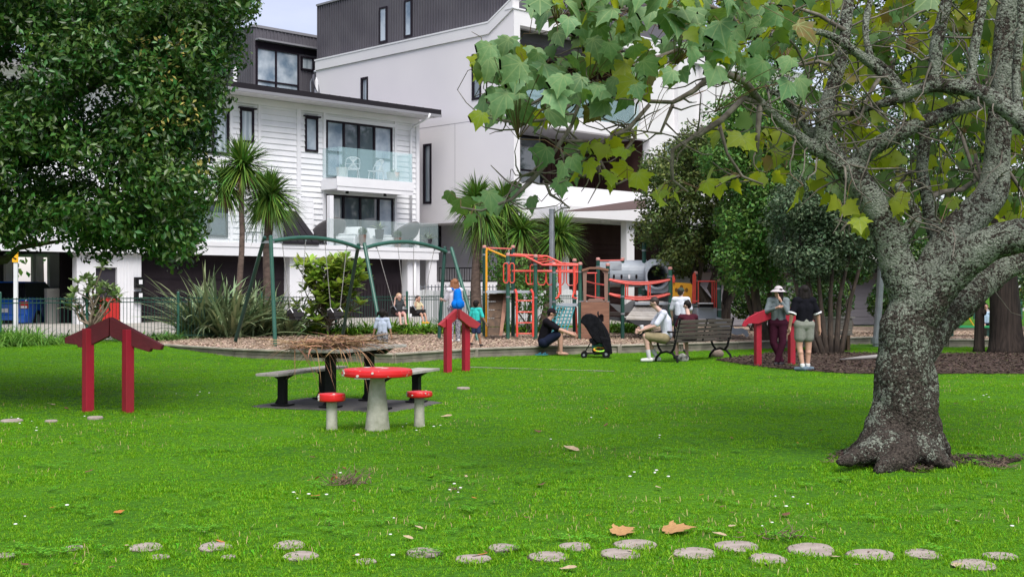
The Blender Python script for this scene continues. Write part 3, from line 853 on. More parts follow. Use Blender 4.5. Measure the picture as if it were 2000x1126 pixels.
# joints in the plaster
for vv in (None,):
    zj = sz(860, 246); bx('plaster_joint', M('joint_shadow_gap', (.35,.34,.36), .9), B, -.004, -.001, 0.02, yb, zj, zj+.025)
for uu in (889,):
    yy = sy(uu); bx('plaster_joint', MATS['joint_shadow_gap'], B, -.004, -.001, yy, yy+.02, zov, zj-.002)
one(lambda mb: (mb.prism([(-.06,ypar,zc-.42),(-.06,yb,zc-.42),(-.06,yb,zc+.002),(-.06,ypar,zc+.002)],(.055,0,0)), mb.prism([(-.06,ypar-.001,zc-.42),(-.06,0,zk-.42),(-.06,0,zk+.003),(-.06,ypar-.001,zc+.002)],(.055,0,0))), 'parapet_band', m_stucco, B)
bx('parapet_cap', m_white, B, -.08, .45, ypar, yb+.05, zc+.004, zc+.07)
one(lambda mb: mb.prism([(-.08,ypar-.002,zc+.004),(-.08,-.05,zk+.004),(-.08,-.05,zk+.07),(-.08,ypar-.002,zc+.07)],(.5,0,0)), 'parapet_cap', m_white, B)
# dark ribbed top storey, set back a little
dx = .5
y1 = sy(621, dx); ztp = sz(621, 13, dx)
bx('top_storey', m_darkclad, B, dx, 12, ypar-.6, y1, zc-.6, ztp)
ribs = MB(); k = 0; yy = y1
twins = [(sy(757, dx), sy(742, dx), sz(750, 84, dx), sz(750, 14, dx)), (sy(806, dx), sy(791, dx), sz(798, 73, dx), sz(798, 0, dx))]
while yy > ypar-.6:
    if not any(a-.05 < yy < b+.05 for a, b, c, d in twins): ribs.box(dx-.035, dx-.001, yy-.03, yy+.03, zc+.07, ztp)
    yy -= .17
ribs.build('cladding_ribs', m_darkclad, B, kind='stuff')
bx('roof_flashing', m_gutter, B, dx-.08, dx+.3, ypar-.6, y1+.05, ztp+.003, ztp+.09)
for w in twins:
    f = MB(); a, b, z0, z1 = w; e = .09
    f.box(dx-.06, dx+.01, a, b, z0, z0+e); f.box(dx-.06, dx+.01, a, b, z1-e, z1); f.box(dx-.058, dx+.01, a, a+e, z0+e, z1-e); f.box(dx-.058, dx+.01, b-e, b, z0+e, z1-e)
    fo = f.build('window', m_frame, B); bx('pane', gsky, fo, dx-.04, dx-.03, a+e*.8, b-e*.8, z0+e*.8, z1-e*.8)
bx('core', m_stucco, B, .31, 21.5, 3.1, yb-.1, zov, zc-.05)                     # body behind the balconies
# overhang underside and ground floor recess on the side
bx('overhang_soffit', m_stucco_side, B, 0.0, 3, 0, yb, zov-.02, zov-.002)
bx('ground_wall', M('grey_ground_wall', (.45,.44,.46), .85, (.40,.39,.41), .8), B, 1.3, 1.5, .3, yb, .2, zov-.02)
w = (sy(862, 1.3), sy(822, 1.3), sz(842, 487, 1.3), sz(842, 441, 1.3))
f = MB(); f.box(1.22, 1.299, w[0], w[1], w[2], w[3]); fo = f.build('window', m_frame, B)
yy = (w[0]+w[1])/2
for a, b in ((w[0]+.06, yy-.03), (yy+.03, w[1]-.06)): bx('pane', glass_mat('teal_tinted_glass', (.10,.20,.22), .08), fo, 1.205, 1.219, a, b, w[2]+.06, w[3]-.06)
# front : strips round the openings
XB2 = bxx(1268)
zO3t, zO3b = bz(1018, 50), bz(1018, 214); zO2t, zO2b = bz(1100, 251), bz(1100, 363); zGt = bz(1180, 425)
xc0 = bxx(1015)
topz = zk
bx('front_wall', m_stucco, B, 0.001, xc0, -.02, .3, zov, topz-.42)              # corner pier
bx('front_wall', m_stucco, B, xc0, 21, -.02, .35, zO3t, topz-.42)               # above upper opening
bx('parapet_cap', m_white, B, -.08, 21, -.06, .4, topz-.42+.003, topz-.36)
bx('front_wall', m_stucco, B, xc0, 21, -.02, .35, zO2t, zO3b)                   # between
bx('front_wall', m_stucco, B, xc0, 21, -.02, .35, zov, zO2b)                    # below
pr = [(XB2, bxx(1296)), (bxx(1324), bxx(1352)), (bxx(1372), bxx(1400))]
for a, b in pr:
    bx('pier', m_stucco, B, a, b, -.018, .35, zO2b+.002, zO2t-.002)
    bx('pier', m_stucco, B, a-.6*(a == XB2), b, -.018, .35, zO3b+.002, zO3t-.002)
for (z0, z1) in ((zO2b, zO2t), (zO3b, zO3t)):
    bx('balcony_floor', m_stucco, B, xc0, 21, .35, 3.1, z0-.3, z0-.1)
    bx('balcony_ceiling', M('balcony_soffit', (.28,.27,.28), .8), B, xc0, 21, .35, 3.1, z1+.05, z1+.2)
    bx('back_wall', m_brownclad, B, xc0+3.2, XB2+1, 2.9, 3.09, z0-.1, z1+.05)
    bx('end_wall', m_brownclad, B, XB2-.1, XB2-.02, .36, 2.9, z0-.1, z1+.05)
    wo = window(B, xc0+.02, xc0+4.2, z0-.08, z1, 2.8, m_glass, n=3, name='sliding_door', rail=[.4, .4, .4])
    for k in range(14):
        xx = xc0+4.3+k*.28
        if xx < XB2-.2: bx('cladding_batten', m_brownclad, B, xx, xx+.06, 2.86, 2.899, z0-.08, z1)
bx('wall_lamp', m_white, B, bxx(1216, 2.8), bxx(1221, 2.8), 2.78, 2.85, bz(1218, 340, 2.8), bz(1218, 328, 2.8))
# glass balustrades
for a, b in ((xc0+.05, xc0+2.3), (xc0+2.35, xc0+4.6), (xc0+4.65, XB2-.65)):
    bx('glass_panel', m_glass_bal, B, a, b, .05, .062, zO3b+.004, zO3b+.95)
# windows right of the piers
window(B, bxx(1298), bxx(1322), bz(1310, 322), bz(1310, 272), .05, m_glass_pale)
window(B, bxx(1340), bxx(1352), zO3b+.3, zO3t-.5, .05, m_glass)
bx('front_wall', m_stucco, B, bxx(1296), 21, .2, .36, zov, topz-.5)
# ground floor : canopy, garage, columns
zcan0, zcan1 = bz(1200, 430, -1.6), bz(1200, 409, -1.6)
bx('canopy', m_stucco, B, bxx(1096, -1.6), bxx(1400, -1.6), -1.9, -.021, zcan0, zcan1)
bx('canopy_light', m_white, B, bxx(1178, -1.2), bxx(1188, -1.2), -1.3, -1.1, zcan0-.08, zcan0-.003)
xg0, xg1 = bxx(1108, .2), bxx(1222, .2)
bx('garage_door', m_brownclad, B, bxx(1003,.1), xg1, .25, .32, .2, zcan0+.05)
for k in range(15):
    zz = .35+k*.22
    bx('door_slat', m_brownclad, B, bxx(1003,.1), xg1, .215, .249, zz, zz+.19)
bx('column', m_stucco, B, bxx(1222, -1.5), bxx(1237, -1.5), -1.55, -1.25, .3, zcan0-.003)
bx('garage_door', m_brownclad, B, xg1+.0, 12, .25, .32, .2, zov-.01)
bx('column', m_stucco, B, bxx(1085, .1), bxx(1108, .1), -.0, .2, .3, zov-.003)
bx('ground_front', m_stucco_side, B, -.0, .5, 0.31, .5, .3, zov-.003)
# shade sail triangle
t = tag(one(lambda mb: mb.prism([P(1102,412,38), P(1200,410,39.5), P(1262,407,40.5), P(1262,388,41.5), P(1180,400,40)], (0,0,-.02)), 'shade_sail', M('brown_shade_cloth', (.09,.06,.055), .9), None), 'dark brown triangular shade sail stretched from the trees towards the grey pole', 'shade sail')

# ============ building C : charcoal box behind
CX, CY = PX(495, 56), 56.0
C_ = empty('charcoal_clad_house', (CX, CY, 0), R(45), 'charcoal ribbed upper storey with large window rising behind the white weatherboard house', 'house')
fc = facade(CX, CY); zC = fc(495, 53)[1]
bx('wall', m_darkclad, C_, 0, 9, 0, 12, .3, zC)
bx('roof_flashing', m_gutter, C_, -.06, 9, -.06, 12, zC+.003, zC+.12)
rb = MB()
for k in range(60):
    yy = .1+k*.2; rb.box(-.03, -.001, yy, yy+.05, 5, zC-.01)
x0, x1 = fc(499, 100)[0], fc(582, 100)[0]
for k in range(44):
    xx = .1+k*.2
    if x0-.1 < xx < x1+.1: rb.box(xx, xx+.05, -.03, -.001, fc(540, 84)[1], zC-.01)
    else: rb.box(xx, xx+.05, -.03, -.001, 5, zC-.01)
rb.build('cladding_ribs', m_darkclad, C_, kind='stuff')
z0, z1 = fc(540, 190)[1], fc(540, 98)[1]
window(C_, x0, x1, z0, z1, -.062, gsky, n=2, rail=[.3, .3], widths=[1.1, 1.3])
bx('window_hood', m_gutter, C_, x0-.05, fc(622,100)[0], -.35, -.035, z1+.28, z1+.36)
bx('window_recess', m_frame, C_, x0-.02, fc(622,100)[0], -.034, -.001+.0, z1+.002, z1+.278)
x2, x3 = fc(587, 100)[0], fc(611, 100)[0]
window(C_, x2, x3, fc(600, 138)[1], fc(600, 112)[1], -.065, m_glass_pale)

# ============ grey weatherboard building D on the right, behind the trees
DX_, DY_ = PX(1640, 46), 46.0
D = empty('grey_weatherboard_building', (DX_, DY_, 0), R(10), 'grey weatherboard building half hidden behind the multi stemmed tree', 'building')
fz = lambda v: PZ(v, 46)
bx('wall', M('grey_weatherboard_core', (.17,.165,.18), .8), D, -5.5, 2.0, .04, 5, .2, fz(530))
mg = M('grey_weatherboard', (.185,.18,.20), .7, rnd_obj=.06)
k = 0; zz = .25
while zz < fz(532):
    bx('weatherboard', mg, D, -5.5, 2.0, 0+.01*(k % 2), .039, zz, zz+.145); zz += .15; k += 1
bx('roof', M('dull_roof', (.08,.07,.08), .7), D, -6, 2.3, -.5, 5.5, fz(530)+.003, fz(512))
bx('gutter', m_dark, D, -6, 2.3, -.6, -.5, fz(532), fz(524))
# far darker house at the right end behind the trees
q = empty('far_white_house', (PX(1450, 60), 60, 0), R(0), 'white painted wall of a far house showing between the dark tree trunks', 'house')
bx('wall', m_white, q, -2.5, 4, 0, 6, .3, PZ(470, 60)); window(q, -1, .2, 2.2, 3.2, -.06, m_glass); bx('roof', m_roof, q, -2.9, 4.4, -.5, 6.5, PZ(470,60)+.002, PZ(462,60))

# ------------------------------------------------------------ fences
def fence_line(c, t0, t1): return L1(c, t0), L1(c, t1)
FC = 42.5
fu = [-180, 0, 170, 348, 510, 656, 795, 920, 1035, 1140]
fp = []
for u in fu:
    a = (u-1000)/FOC; Y = FC/(1-a); fp.append(Vector((a*Y, Y, G(a*Y, Y))))
gf = empty('pool_fence', fp[0], 0, 'dark green metal bar fence running behind the playground and shrubs', 'fence')
for p in fp:
    mb = MB(); mb.cyl(p.x, p.y, p.z-.1, p.z+1.25, .038, n=10); mb.ball(p+Vector((0,0,1.26)), .042, n=8, m=5); mb.build('fence_post', m_green, gf, gf.location)
for a, b in zip(fp[:-1], fp[1:]):
    for hz in (.10, 1.02, 1.12):
        mb = MB(); mb.bar(a+Vector((0,0,hz)), b+Vector((0,0,hz)), .03, .025); mb.build('fence_rail', m_greend, gf, gf.location)
brs = MB()
for a, b in zip(fp[:-1], fp[1:]):
    n = int((b-a).length/.10)
    for k in range(1, n):
        p = a.lerp(b, k/n); brs.bar(p+Vector((0,0,.05)), p+Vector((0,0,1.16)), .011, .011, up=(1,0,0))
brs.build('fence_bars', m_greend, gf, gf.location, kind='stuff')
# white paling fence in front of building B
WC = 44.6
def on_line(c, u): a = (u-1000)/FOC; Y = c/(1-a); return Vector((a*Y, Y, G(a*Y, Y)))
wf = empty('white_paling_fence', on_line(WC, 822), 0, 'white paling fence standing in front of the apartment building', 'fence')
p0, p1 = on_line(WC, 822), on_line(WC, 1135); n = int((p1-p0).length/.115)
m_pale = M('pale_paling_paint', (.56,.57,.58), .7, rnd_obj=.06)
for k in range(n):
    p = p0.lerp(p1, k/n); mb = MB(); h_ = 1.30+.03*math.sin(k*7.1)
    mb.box(p.x-.036, p.x+.036, p.y-.01, p.y+.01, p.z, p.z+h_); mb.build('paling', m_pale, wf, wf.location)
for hz in (.3, 1.1):
    mb = MB(); mb.bar(p0+Vector((0.02,.03,hz)), p1+Vector((.02,.03,hz)), .04, .07); mb.build('rail', m_pale, wf, wf.location)
# tall grey picket screens behind it
pf = empty('grey_picket_screen', on_line(45.6, 822), 0, 'taller thin grey pickets standing behind the white paling fence', 'fence')
p0, p1 = on_line(45.6, 822), on_line(45.6, 1000); n = int((p1-p0).length/.16)
for k in range(n):
    if (k//6) % 3 == 2: continue
    p = p0.lerp(p1, k/n); mb = MB(); mb.box(p.x-.018, p.x+.018, p.y-.01, p.y+.01, p.z, PZ(556, p.y)); mb.build('picket', M('grey_picket', (.16,.17,.19), .6), pf, pf.location)
mb = MB(); mb.bar(Vector((p0.x,p0.y,PZ(560,p0.y))), Vector((p1.x,p1.y,PZ(560,p1.y))), .03, .03); mb.build('rail', MATS['grey_picket'], pf, pf.location)
# black railing on a white wall, right of the house
bw = empty('black_railing', on_line(46.2, 858), 0, 'black vertical bar railing on a low white wall beside the apartment building', 'railing')
p0, p1 = on_line(46.2, 858), on_line(46.2, 1000)
zt0 = lambda p, v: PZ(v, p.y)
n = int((p1-p0).length/.12)
for k in range(n+1):
    p = p0.lerp(p1, k/n); mb = MB(); mb.box(p.x-.012, p.x+.012, p.y-.012, p.y+.012, zt0(p, 550), zt0(p, 523)); mb.build('baluster', m_black, bw, bw.location)
for vv in (523, 548):
    mb = MB(); mb.bar((p0.x,p0.y,zt0(p0,vv)), (p1.x,p1.y,zt0(p1,vv)), .04, .04); mb.build('rail', m_black, bw, bw.location)
mb = MB(); mb.prism([(p0.x,p0.y,.3),(p1.x,p1.y,.3),(p1.x,p1.y,zt0(p1,550)),(p0.x,p0.y,zt0(p0,550))], (-.1,.1,0)); mb.build('wall', m_stucco_side, bw, bw.location)
# ------------------------------------------------------------ log stepping stones
m_log = M('log_slice_end_grain', (.36,.31,.275), .9, (.26,.215,.19), 9, bump=.4, bscale=30)
m_logb = M('log_slice_bark', (.06,.045,.035), .95)
stones = [(10,1082,40),(143,1068,40),(285,1066,66),(312,1085,40),(420,1065,68),(446,1085,32),(565,1062,68),(588,1083,74),(714,1094,42),(828,1077,76),
 (924,1089,70),(983,1067,66),(1071,1084,84),(1123,1065,66),(1211,1079,84),(1242,1061,84),(1358,1078,88),(1440,1064,94),(1500,1089,78),
 (1585,1071,98),(1702,1081,92),(1802,1079,74),(1902,1100,84),(1954,1083,66)]
STN = []
near = ['at the far left edge', 'lost in long grass near the left', 'pale, tilted, second clear one from left in far row', 'barely showing in grass at left', 'with a curled brown leaf on its far rim',
 'small and nearly overgrown', 'thin crescent in the far row, left of centre', 'in the near row, left of centre', 'sliver in the near row', 'clean flat round, in the near row left of centre',
 'under an orange fallen leaf', 'narrow one in the far row at centre', 'with grass blades crossing it, in the near row at centre', 'with dark soil rim, in the far row right of centre', 'in the near row below the tan leaves',
 'widest far-row round just below the big tan leaves', 'with a dark gap along its far rim', 'tallest pale round with a reddish right edge', 'half buried below the tallest pale round', 'large brownish round beside dry twigs',
 'large round left of the last pair in line', 'thin round near the right', 'overgrown round lowest at right', 'sliver at the right end']
for (u, v, w), nm in zip(stones, near):
    Y = YG(v, .015); x = PX(u, Y); r = w*Y/FOC/2*1.03; rr = random.Random(int(u))
    t = empty('stepping_log', (x, Y, 0), rr.uniform(0, 6), 'log slice in the lawn, '+nm, 'stepping stone', 'cut log slices set in two rows across the lawn')
    ph = [rr.uniform(0, 6) for _ in range(3)]
    wob = lambda th, z: .05*math.sin(2*th+ph[0])+.04*math.sin(3*th+ph[1])+.02*math.sin(7*th+ph[2])
    tx, ty = rr.uniform(-.04, .04), rr.uniform(.0,.07)
    mb = MB(); mb.lathe([(r*.93,-.08),(r*.93,.008),(r*.9,.015),(r*.5,.018),(r*.02,.017)], n=28, wob=wob)
    o = mb.build('log_face', m_log, t); t.rotation_euler = (0, 0, 0); o.rotation_euler = (ty, tx, 0)
    mb = MB(); mb.lathe([(r*.94,-.08),(r*1.0,-.01),(r*1.0,.002),(r*.94,.010)], n=28, wob=wob); o = mb.build('bark_rim', m_logb, t); o.rotation_euler = (ty, tx, 0)
    STN.append((x, Y, r))
for (u, v, w, nm) in ((23,821,42,'pale log slice flush with the lawn at the left edge'), (186,815,30,'small pale log slice flush with the lawn by the left red gate'), (100, 822, 24,'tiny log slice almost hidden in the lawn left of the red gate'), (905,757.5,26,'small pale log slice far off in the lawn beyond the mushroom table')):
    Y = YG(v, .015); x = PX(u, Y); r = w*Y/FOC/2; t = empty('stepping_log', (x, Y, 0), 0, nm, 'stepping stone')
    mb = MB(); mb.lathe([(r,-.05),(r,.02),(r*.9,.03),(r*.02,.034)], n=20); mb.build('log_face', m_log, t); STN.append((x, Y, r*.9))

# ------------------------------------------------------------ mushroom table and stools
def spots(mb, r, z, pts, h=.0):
    for (a, rr_, s) in pts:
        cx, cy = math.cos(a)*rr_*r, math.sin(a)*rr_*r
        mb.lathe([(s, z-.004), (s, z+.003), (s*.5, z+.0045), (.001, z+.0045)], cx, cy, 10)
def edge_spots(mb, r, zc, pts):
    for (a, dz_, s) in pts:
        c = Vector((math.cos(a)*(r-.004), math.sin(a)*(r-.004), zc+dz_)); n = Vector((math.cos(a), math.sin(a), 0)); sd = n.cross(Vector((0,0,1)))
        ring = [c+n*.010+(sd*math.cos(t)*1.2+Vector((0,0,1))*math.sin(t))*s for t in [2*PI*k/10 for k in range(10)]]
        mb.prism(ring, -n*.03)
m_spot = M('worn_white_paint', (.62,.58,.53), .7)
def mushroom(name, loc, R_, zt, th, stem, lab, cat, seed, group=None):
    rr = random.Random(seed); t = empty(name, loc, rr.uniform(-.2, .2), lab, cat, group)
    ph = rr.uniform(0, 6); wob = lambda a, z: .012*math.sin(3*a+ph)+.008*math.sin(8*a)
    mb = MB(); mb.lathe([(R_*.92, zt-th), (R_*.99, zt-th+.012), (R_, zt-th*.55), (R_*.985, zt-.014), (R_*.95, zt-.003), (R_*.5, zt+.004), (.005, zt+.006)], n=40, wob=wob)
    cap = mb.build('cap', m_scar, t)
    sp = MB(); spots(sp, R_, zt+.002, [(rr.uniform(0, 6.3), rr.uniform(.2, .8), R_*rr.uniform(.07, .13)) for _ in range(3 if R_ > .2 else 1)])
    edge_spots(sp, R_, zt-th*.5, [(-PI*rr.uniform(.08, .92), rr.uniform(-.3, .3)*th, th*rr.uniform(.08, .2)) for _ in range(3 if R_ > .2 else 2)])
    # chipped bare patch on the left edge
    a0 = PI+.18; c0 = []
    for k in range(6):
        a = a0+k*.085; c0.append((math.cos(a)*(R_*1.008), math.sin(a)*(R_*1.008)))
    sp.add([(x, y, zt-th*.85) for x, y in c0]+[(x*.985, y*.985, zt+.0) for x, y in c0], [(i, i+1, 7+i, 6+i) for i in range(5)])
    sp.build('paint_spots', m_spot, cap)
    mb = MB(); mb.lathe(stem, n=24, wob=lambda a, z: .01*math.sin(5*a+z*9)); mb.build('stem', m_concp, t, smooth=True)
    return t
Ym = YG(841)
mushroom('mushroom_table', (PX(737, Ym), Ym, 0), .395, .70, .085, [(.145,-.03),(.138,.03),(.10,.42),(.078,.60),(.085,.617)], 'toadstool table with chipped red round top and tapering whitish concrete stem', 'table', 3)
Ys = YG(841); mushroom('mushroom_stool', (PX(648, Ys), Ys, 0), .155, .422, .085, [(.068,-.03),(.064,.02),(.060,.3),(.062,.34)], 'small red capped toadstool stool on the left of the mushroom table', 'stool', 5, 'toadstool stools at the mushroom table')
Ys = YG(835); mushroom('mushroom_stool', (PX(819, Ys), Ys, 0), .150, .42, .065, [(.066,-.03),(.062,.02),(.056,.3),(.058,.36)], 'small red capped toadstool stool on the right of the mushroom table', 'stool', 8, 'toadstool stools at the mushroom table')

# ------------------------------------------------------------ picnic table on dark slab
pc = Vector((-2.22, 16.9, 0)); pa = Vector((.36, .933, 0)).normalized(); pp = Vector((pa.y, -pa.x, 0))
ang = math.atan2(pp.y, pp.x)
SLAB = ((-1.12,-.74),(-.97,-.84),(.90,-.78),(1.04,-.68),(1.08,.66),(.88,.82),(-.92,.8),(-1.07,.64))
slab = tag(MB().prism([pc+pp*x+pa*y+Vector((0,0,-.05)) for x, y in SLAB], (0,0,.062)).build('table_slab', m_slab, None), kind='structure')
def plank(x0, x1, y0, y1, z, th, m, parent, tilt=0):
    mb = MB(); mb.box(x0, x1, y0, y1, z-th, z); o = mb.build('plank', m, parent, bevel=.004); o.rotation_euler = (0, 0, tilt); return o
pt_ = empty('picnic_table', pc, ang, 'grey plank picnic table on black steel posts heaped with dry palm fronds', 'picnic table')
for k in range(4): plank(-.39+k*.198, -.39+k*.198+.19, -.95, .95, .80, .038, m_woodl, pt_)
def frame(parent, x0, x1, y, ztop, zdrop, postw=.115):
    mb = MB(); cx = (x0+x1)/2
    mb.prism([(x0, y-.045, ztop), (x1, y-.045, ztop), (x1-.12, y-.045, ztop-zdrop), (x0+.12, y-.045, ztop-zdrop)], (0, .09, 0)); mb.build('crossbeam', m_black, parent)
    mb = MB(); mb.box(cx-postw/2, cx+postw/2, y-.05, y+.05, 0.02, ztop-.03); mb.build('leg', m_black, parent)
    mb = MB(); mb.box(cx-.12, cx+.12, y-.11, y+.11, .02, .04)
    mb.prism([(cx-.12,y-.008,.04),(cx-.05,y-.008,.04),(cx-.05,y-.008,.16)], (0,.016,0)); mb.build('base_plate', m_black, parent)
for yy in (-.55, .55): frame(pt_, -.36, .36, yy, .76, .085)
for sx, lab in ((-1, 'long grey plank bench on the left side of the picnic table'), (1, 'long grey plank bench on the right side of the picnic table')):
    b = empty('picnic_bench', pc+pp*.74*sx+Vector((0,0,0)), ang, lab, 'bench', 'plank benches of the picnic table')
    for k in range(2): plank(-.17+k*.175, -.17+k*.175+.168, -.95, .95, .47, .035, m_woodl, b)
    for yy in (-.55, .55): frame(b, -.16, .16, yy, .434, .07, .10)
# dry fronds heaped on the table
n = 560
bs = np.stack([rng.normal(-.05, .20, n), rng.normal(-.30, .34, n), .82+np.abs(rng.normal(0, .05, n))], 1)
a = rng.uniform(0, 2*PI, n); ee = rng.uniform(-.05, .35, n)
dd = np.stack([np.cos(a)*np.cos(ee)*1.2, np.sin(a)*np.cos(ee), np.sin(ee)], 1)
fr = blades('dry_fronds', bs, dd, rng.uniform(.25, .75, n), rng.uniform(.010, .030, n), rng.uniform(.05, .45, n), 6, M('dry_frond', (.30,.175,.085), .85, (.16,.09,.045), 3, island=.45), None)
fr.matrix_world = Matrix.Translation(pc) @ Matrix.Rotation(ang, 4, 'Z'); fr.location = pc; fr.rotation_euler = (0,0,ang)
del fr['kind']; fr['kind'] = 'stuff'; tag(fr, 'tangled heap of dry brown palm fronds lying over the picnic table', 'dry fronds')
n = 60
bs = np.stack([rng.uniform(-.42, .42, n), rng.uniform(-.98, -.5, n), np.full(n, .82)], 1)
dd = np.stack([np.sign(rng.uniform(-1,1,n))*rng.uniform(.3,1,n), rng.uniform(-.7,-.1,n), rng.uniform(.1,.4,n)], 1)
fr = blades('hanging_fronds', bs, dd, rng.uniform(.4, .75, n), rng.uniform(.010, .022, n), rng.uniform(.7, 1.3, n), 8, MATS['dry_frond'], None)
fr.location = pc; fr.rotation_euler = (0,0,ang); tag(fr, 'dry frond strips drooping over the near edge of the picnic table', 'dry fronds')

# ------------------------------------------------------------ red gable gates
def on_plane(u, v, p0, nrm):
    d = Vector(((u-1000)/FOC, 1, (HOR-v)/FOC)); o = Vector((0, 0, EYE)); t = (p0-o).dot(nrm)/d.dot(nrm); return o+d*t
def gate(loc, yaw, posts, boards, pw, pm, bmats, lab, thick=.09, pyaw=None):
    t = empty('gable_frame', loc, 0, lab, 'gate frame', 'red gable shaped timber frames on the lawn')
    nrm = Vector((math.sin(yaw), -math.cos(yaw), 0)); p0 = Vector(loc); al = Vector((math.cos(yaw), math.sin(yaw), 0))
    for (u, vt, up_) in posts:
        b = on_plane(u, 560, p0, nrm); b.z = 0; zt = on_plane(u, vt, p0, nrm).z
        al2, n2 = (al, nrm) if pyaw is None else (Vector((math.cos(pyaw), math.sin(pyaw), 0)), Vector((math.sin(pyaw), -math.cos(pyaw), 0)))
        mb = MB(); q = [b+al2*(sx*pw/2)+n2*(sy_*pw/2) for sx, sy_ in ((-1,-1),(1,-1),(1,1),(-1,1))]
        mb.prism([Vector((*p.xy, -.1)) for p in q], (0, 0, zt+.1)); mb.build('post', pm, t, t.location, bevel=.006)
    for poly, bmat, front in boards:
        pts = [on_plane(u, v, p0+nrm*(pw/2+.004 if front else -pw/2+thick-.01), nrm) for u, v in poly]
        mb = MB(); mb.prism(pts, -nrm*thick if not front else nrm*thick); mb.build('gable_board', bmat, t, t.location, bevel=.006)
    return t
Yg = YG(805)
gate((PX(211, Yg), Yg, 0), R(-8), [(172, 641, 0), (250, 643, 0)],
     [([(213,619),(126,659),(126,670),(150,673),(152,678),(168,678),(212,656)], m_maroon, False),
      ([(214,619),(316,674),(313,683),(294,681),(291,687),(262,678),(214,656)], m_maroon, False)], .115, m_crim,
     None, 'dark red gable frame of two posts standing at the left of the lawn', pyaw=R(46))
Yg = YG(726)
m_crim2 = M('faded_red_timber_paint', (.36,.03,.04), .55, (.28,.02,.03), 5, bump=.25, bscale=30)
gate((PX(893, Yg), Yg, 0), R(40), [(874.5, 622, 0), (910, 622, 0)],
     [([(893,603),(859,634),(867,640),(878,636),(893,622)], m_crim2, False),
      ([(893,603),(934,632),(926,641),(912,638),(893,622)], m_crim2, True)], .12, m_crim,
     None, 'small faded red gable frame in front of the boy and the woman with the backpack')
Yg = YG(713)
gate((PX(1514, Yg), Yg, 0), R(18), [(1480, 609, 0), (1546, 600, 0)],
     [([(1513,599.5),(1497,603),(1478,610),(1462,618),(1452,627),(1448,636),(1453,638),(1459,632),(1466,631),(1478,632),(1513,618)], m_crim, True),
      ([(1513,599.5),(1530,603),(1548,607),(1570,614),(1588,626),(1586,634),(1576,632),(1560,634),(1546,631),(1513,618)], m_crim, True)], .12, m_crim,
     None, 'bright crimson frame with curved scroll end boards beside the two standing women', thick=.06)

# ------------------------------------------------------------ park bench
bl = Vector((PX(1300, 26.6), 26.6, 0)); br_ = Vector((PX(1408, 28.1), 28.1, 0))
bd = (br_-bl); byaw = math.atan2(bd.y, bd.x); blen = bd.length
bench = empty('park_bench', bl, byaw, 'dark slatted park bench with black curved iron ends seen from behind', 'bench')
def bend_(x):        # local: back faces -y (toward the camera), front +y
    mb = MB(); q = lambda pts, r=.022: mb.tube([(x, y, z) for y, z in pts], r, 6)
    q([(-.30,0),(-.27,.10),(-.16,.20),(0,.235),(.16,.20),(.27,.10),(.30,0)], .026)
    q([(-.12,.21),(-.20,.30),(-.235,.45),(-.27,.62),(-.36,.95)], .027)
    q([(.12,.21),(.20,.30),(.24,.40),(.22,.44)], .024); q([(-.24,.44),(0,.41),(.24,.43)], .024)
    if True: q([(.22,.42),(.31,.52),(.28,.64),(.12,.67),(-.1,.66),(-.29,.66)], .022)
    mb.build('iron_end', m_black, bench)
bend_(.03); bend_(blen-.03)
mb = MB(); mb.tube([(blen/2,-.235,.45),(blen/2,-.27,.62),(blen/2,-.35,.93)], .02, 6); mb.build('back_brace', m_black, bench)
for k in range(5):
    z0 = .53+k*.088; yb_ = -.245-(z0-.45)*.21
    mb = MB(); mb.bar((0, yb_, z0), (blen, yb_, z0), .022, .068, up=(0,-.21,1)); mb.build('back_slat', m_woodb, bench)
for k in range(5):
    y = -.19+k*.095; mb = MB(); mb.box(0, blen, y-.04, y+.04, .432-.02*math.sin(k/4*PI), .458-.02*math.sin(k/4*PI)); mb.build('seat_slat', m_woodb, bench)
# wooden seat beyond the multi stemmed tree
wb = empty('timber_bench', (PX(1628, 31.5), 31.5, 0), R(8), 'weathered timber seat with broad back boards behind the multi stemmed tree', 'bench')
for k in range(4): mb = MB(); mb.box(-.5, .5, -.02, .02, .44+k*.1, .53+k*.1); mb.build('back_board', m_wood, wb)
mb = MB(); mb.box(-.55, .55, -.08, .05, .845, .875); mb.build('top_rail', m_woodl, wb)
mb = MB(); mb.box(-.55, .55, .0, .42, .40, .43); mb.build('seat_board', m_wood, wb)
for sx in (-.42, .42): mb = MB(); mb.box(sx-.04, sx+.04, .021, .40, 0, .399); mb.build('leg', m_dkwood, wb)

# ------------------------------------------------------------ grey poles
t = empty('steel_pole', (PX(1078, 37), 37, .2), 0, 'tall plain grey steel pole rising through the cabbage trees', 'pole')
mb = MB(); mb.cyl(0, 0, 0, PZ(410, 37)-.2, .085, n=14); mb.build('shaft', m_steel, t, smooth=False)
mb = MB(); mb.cyl(0, 0, PZ(410, 37)-.2, PZ(410,37)-.17, .09, n=14); mb.build('cap', m_steel, t)
b0, b1 = P(1711, 663, 34), P(1722, 505, 34)
t = empty('steel_pole', (b0.x, b0.y, b0.z), 0, 'leaning grey steel pole at the bark edge left of the big lichen trunk', 'pole')
mb = MB(); mb.tube([b0-Vector((0,0,.2)), b1+(b1-b0)*.4], .10, 12); mb.build('shaft', m_steel, t, t.location)
mb = MB(); mb.cyl(b0.x, b0.y, b0.z-.1, b0.z+.06, .15, n=12); mb.build('collar', m_steel, t, t.location)
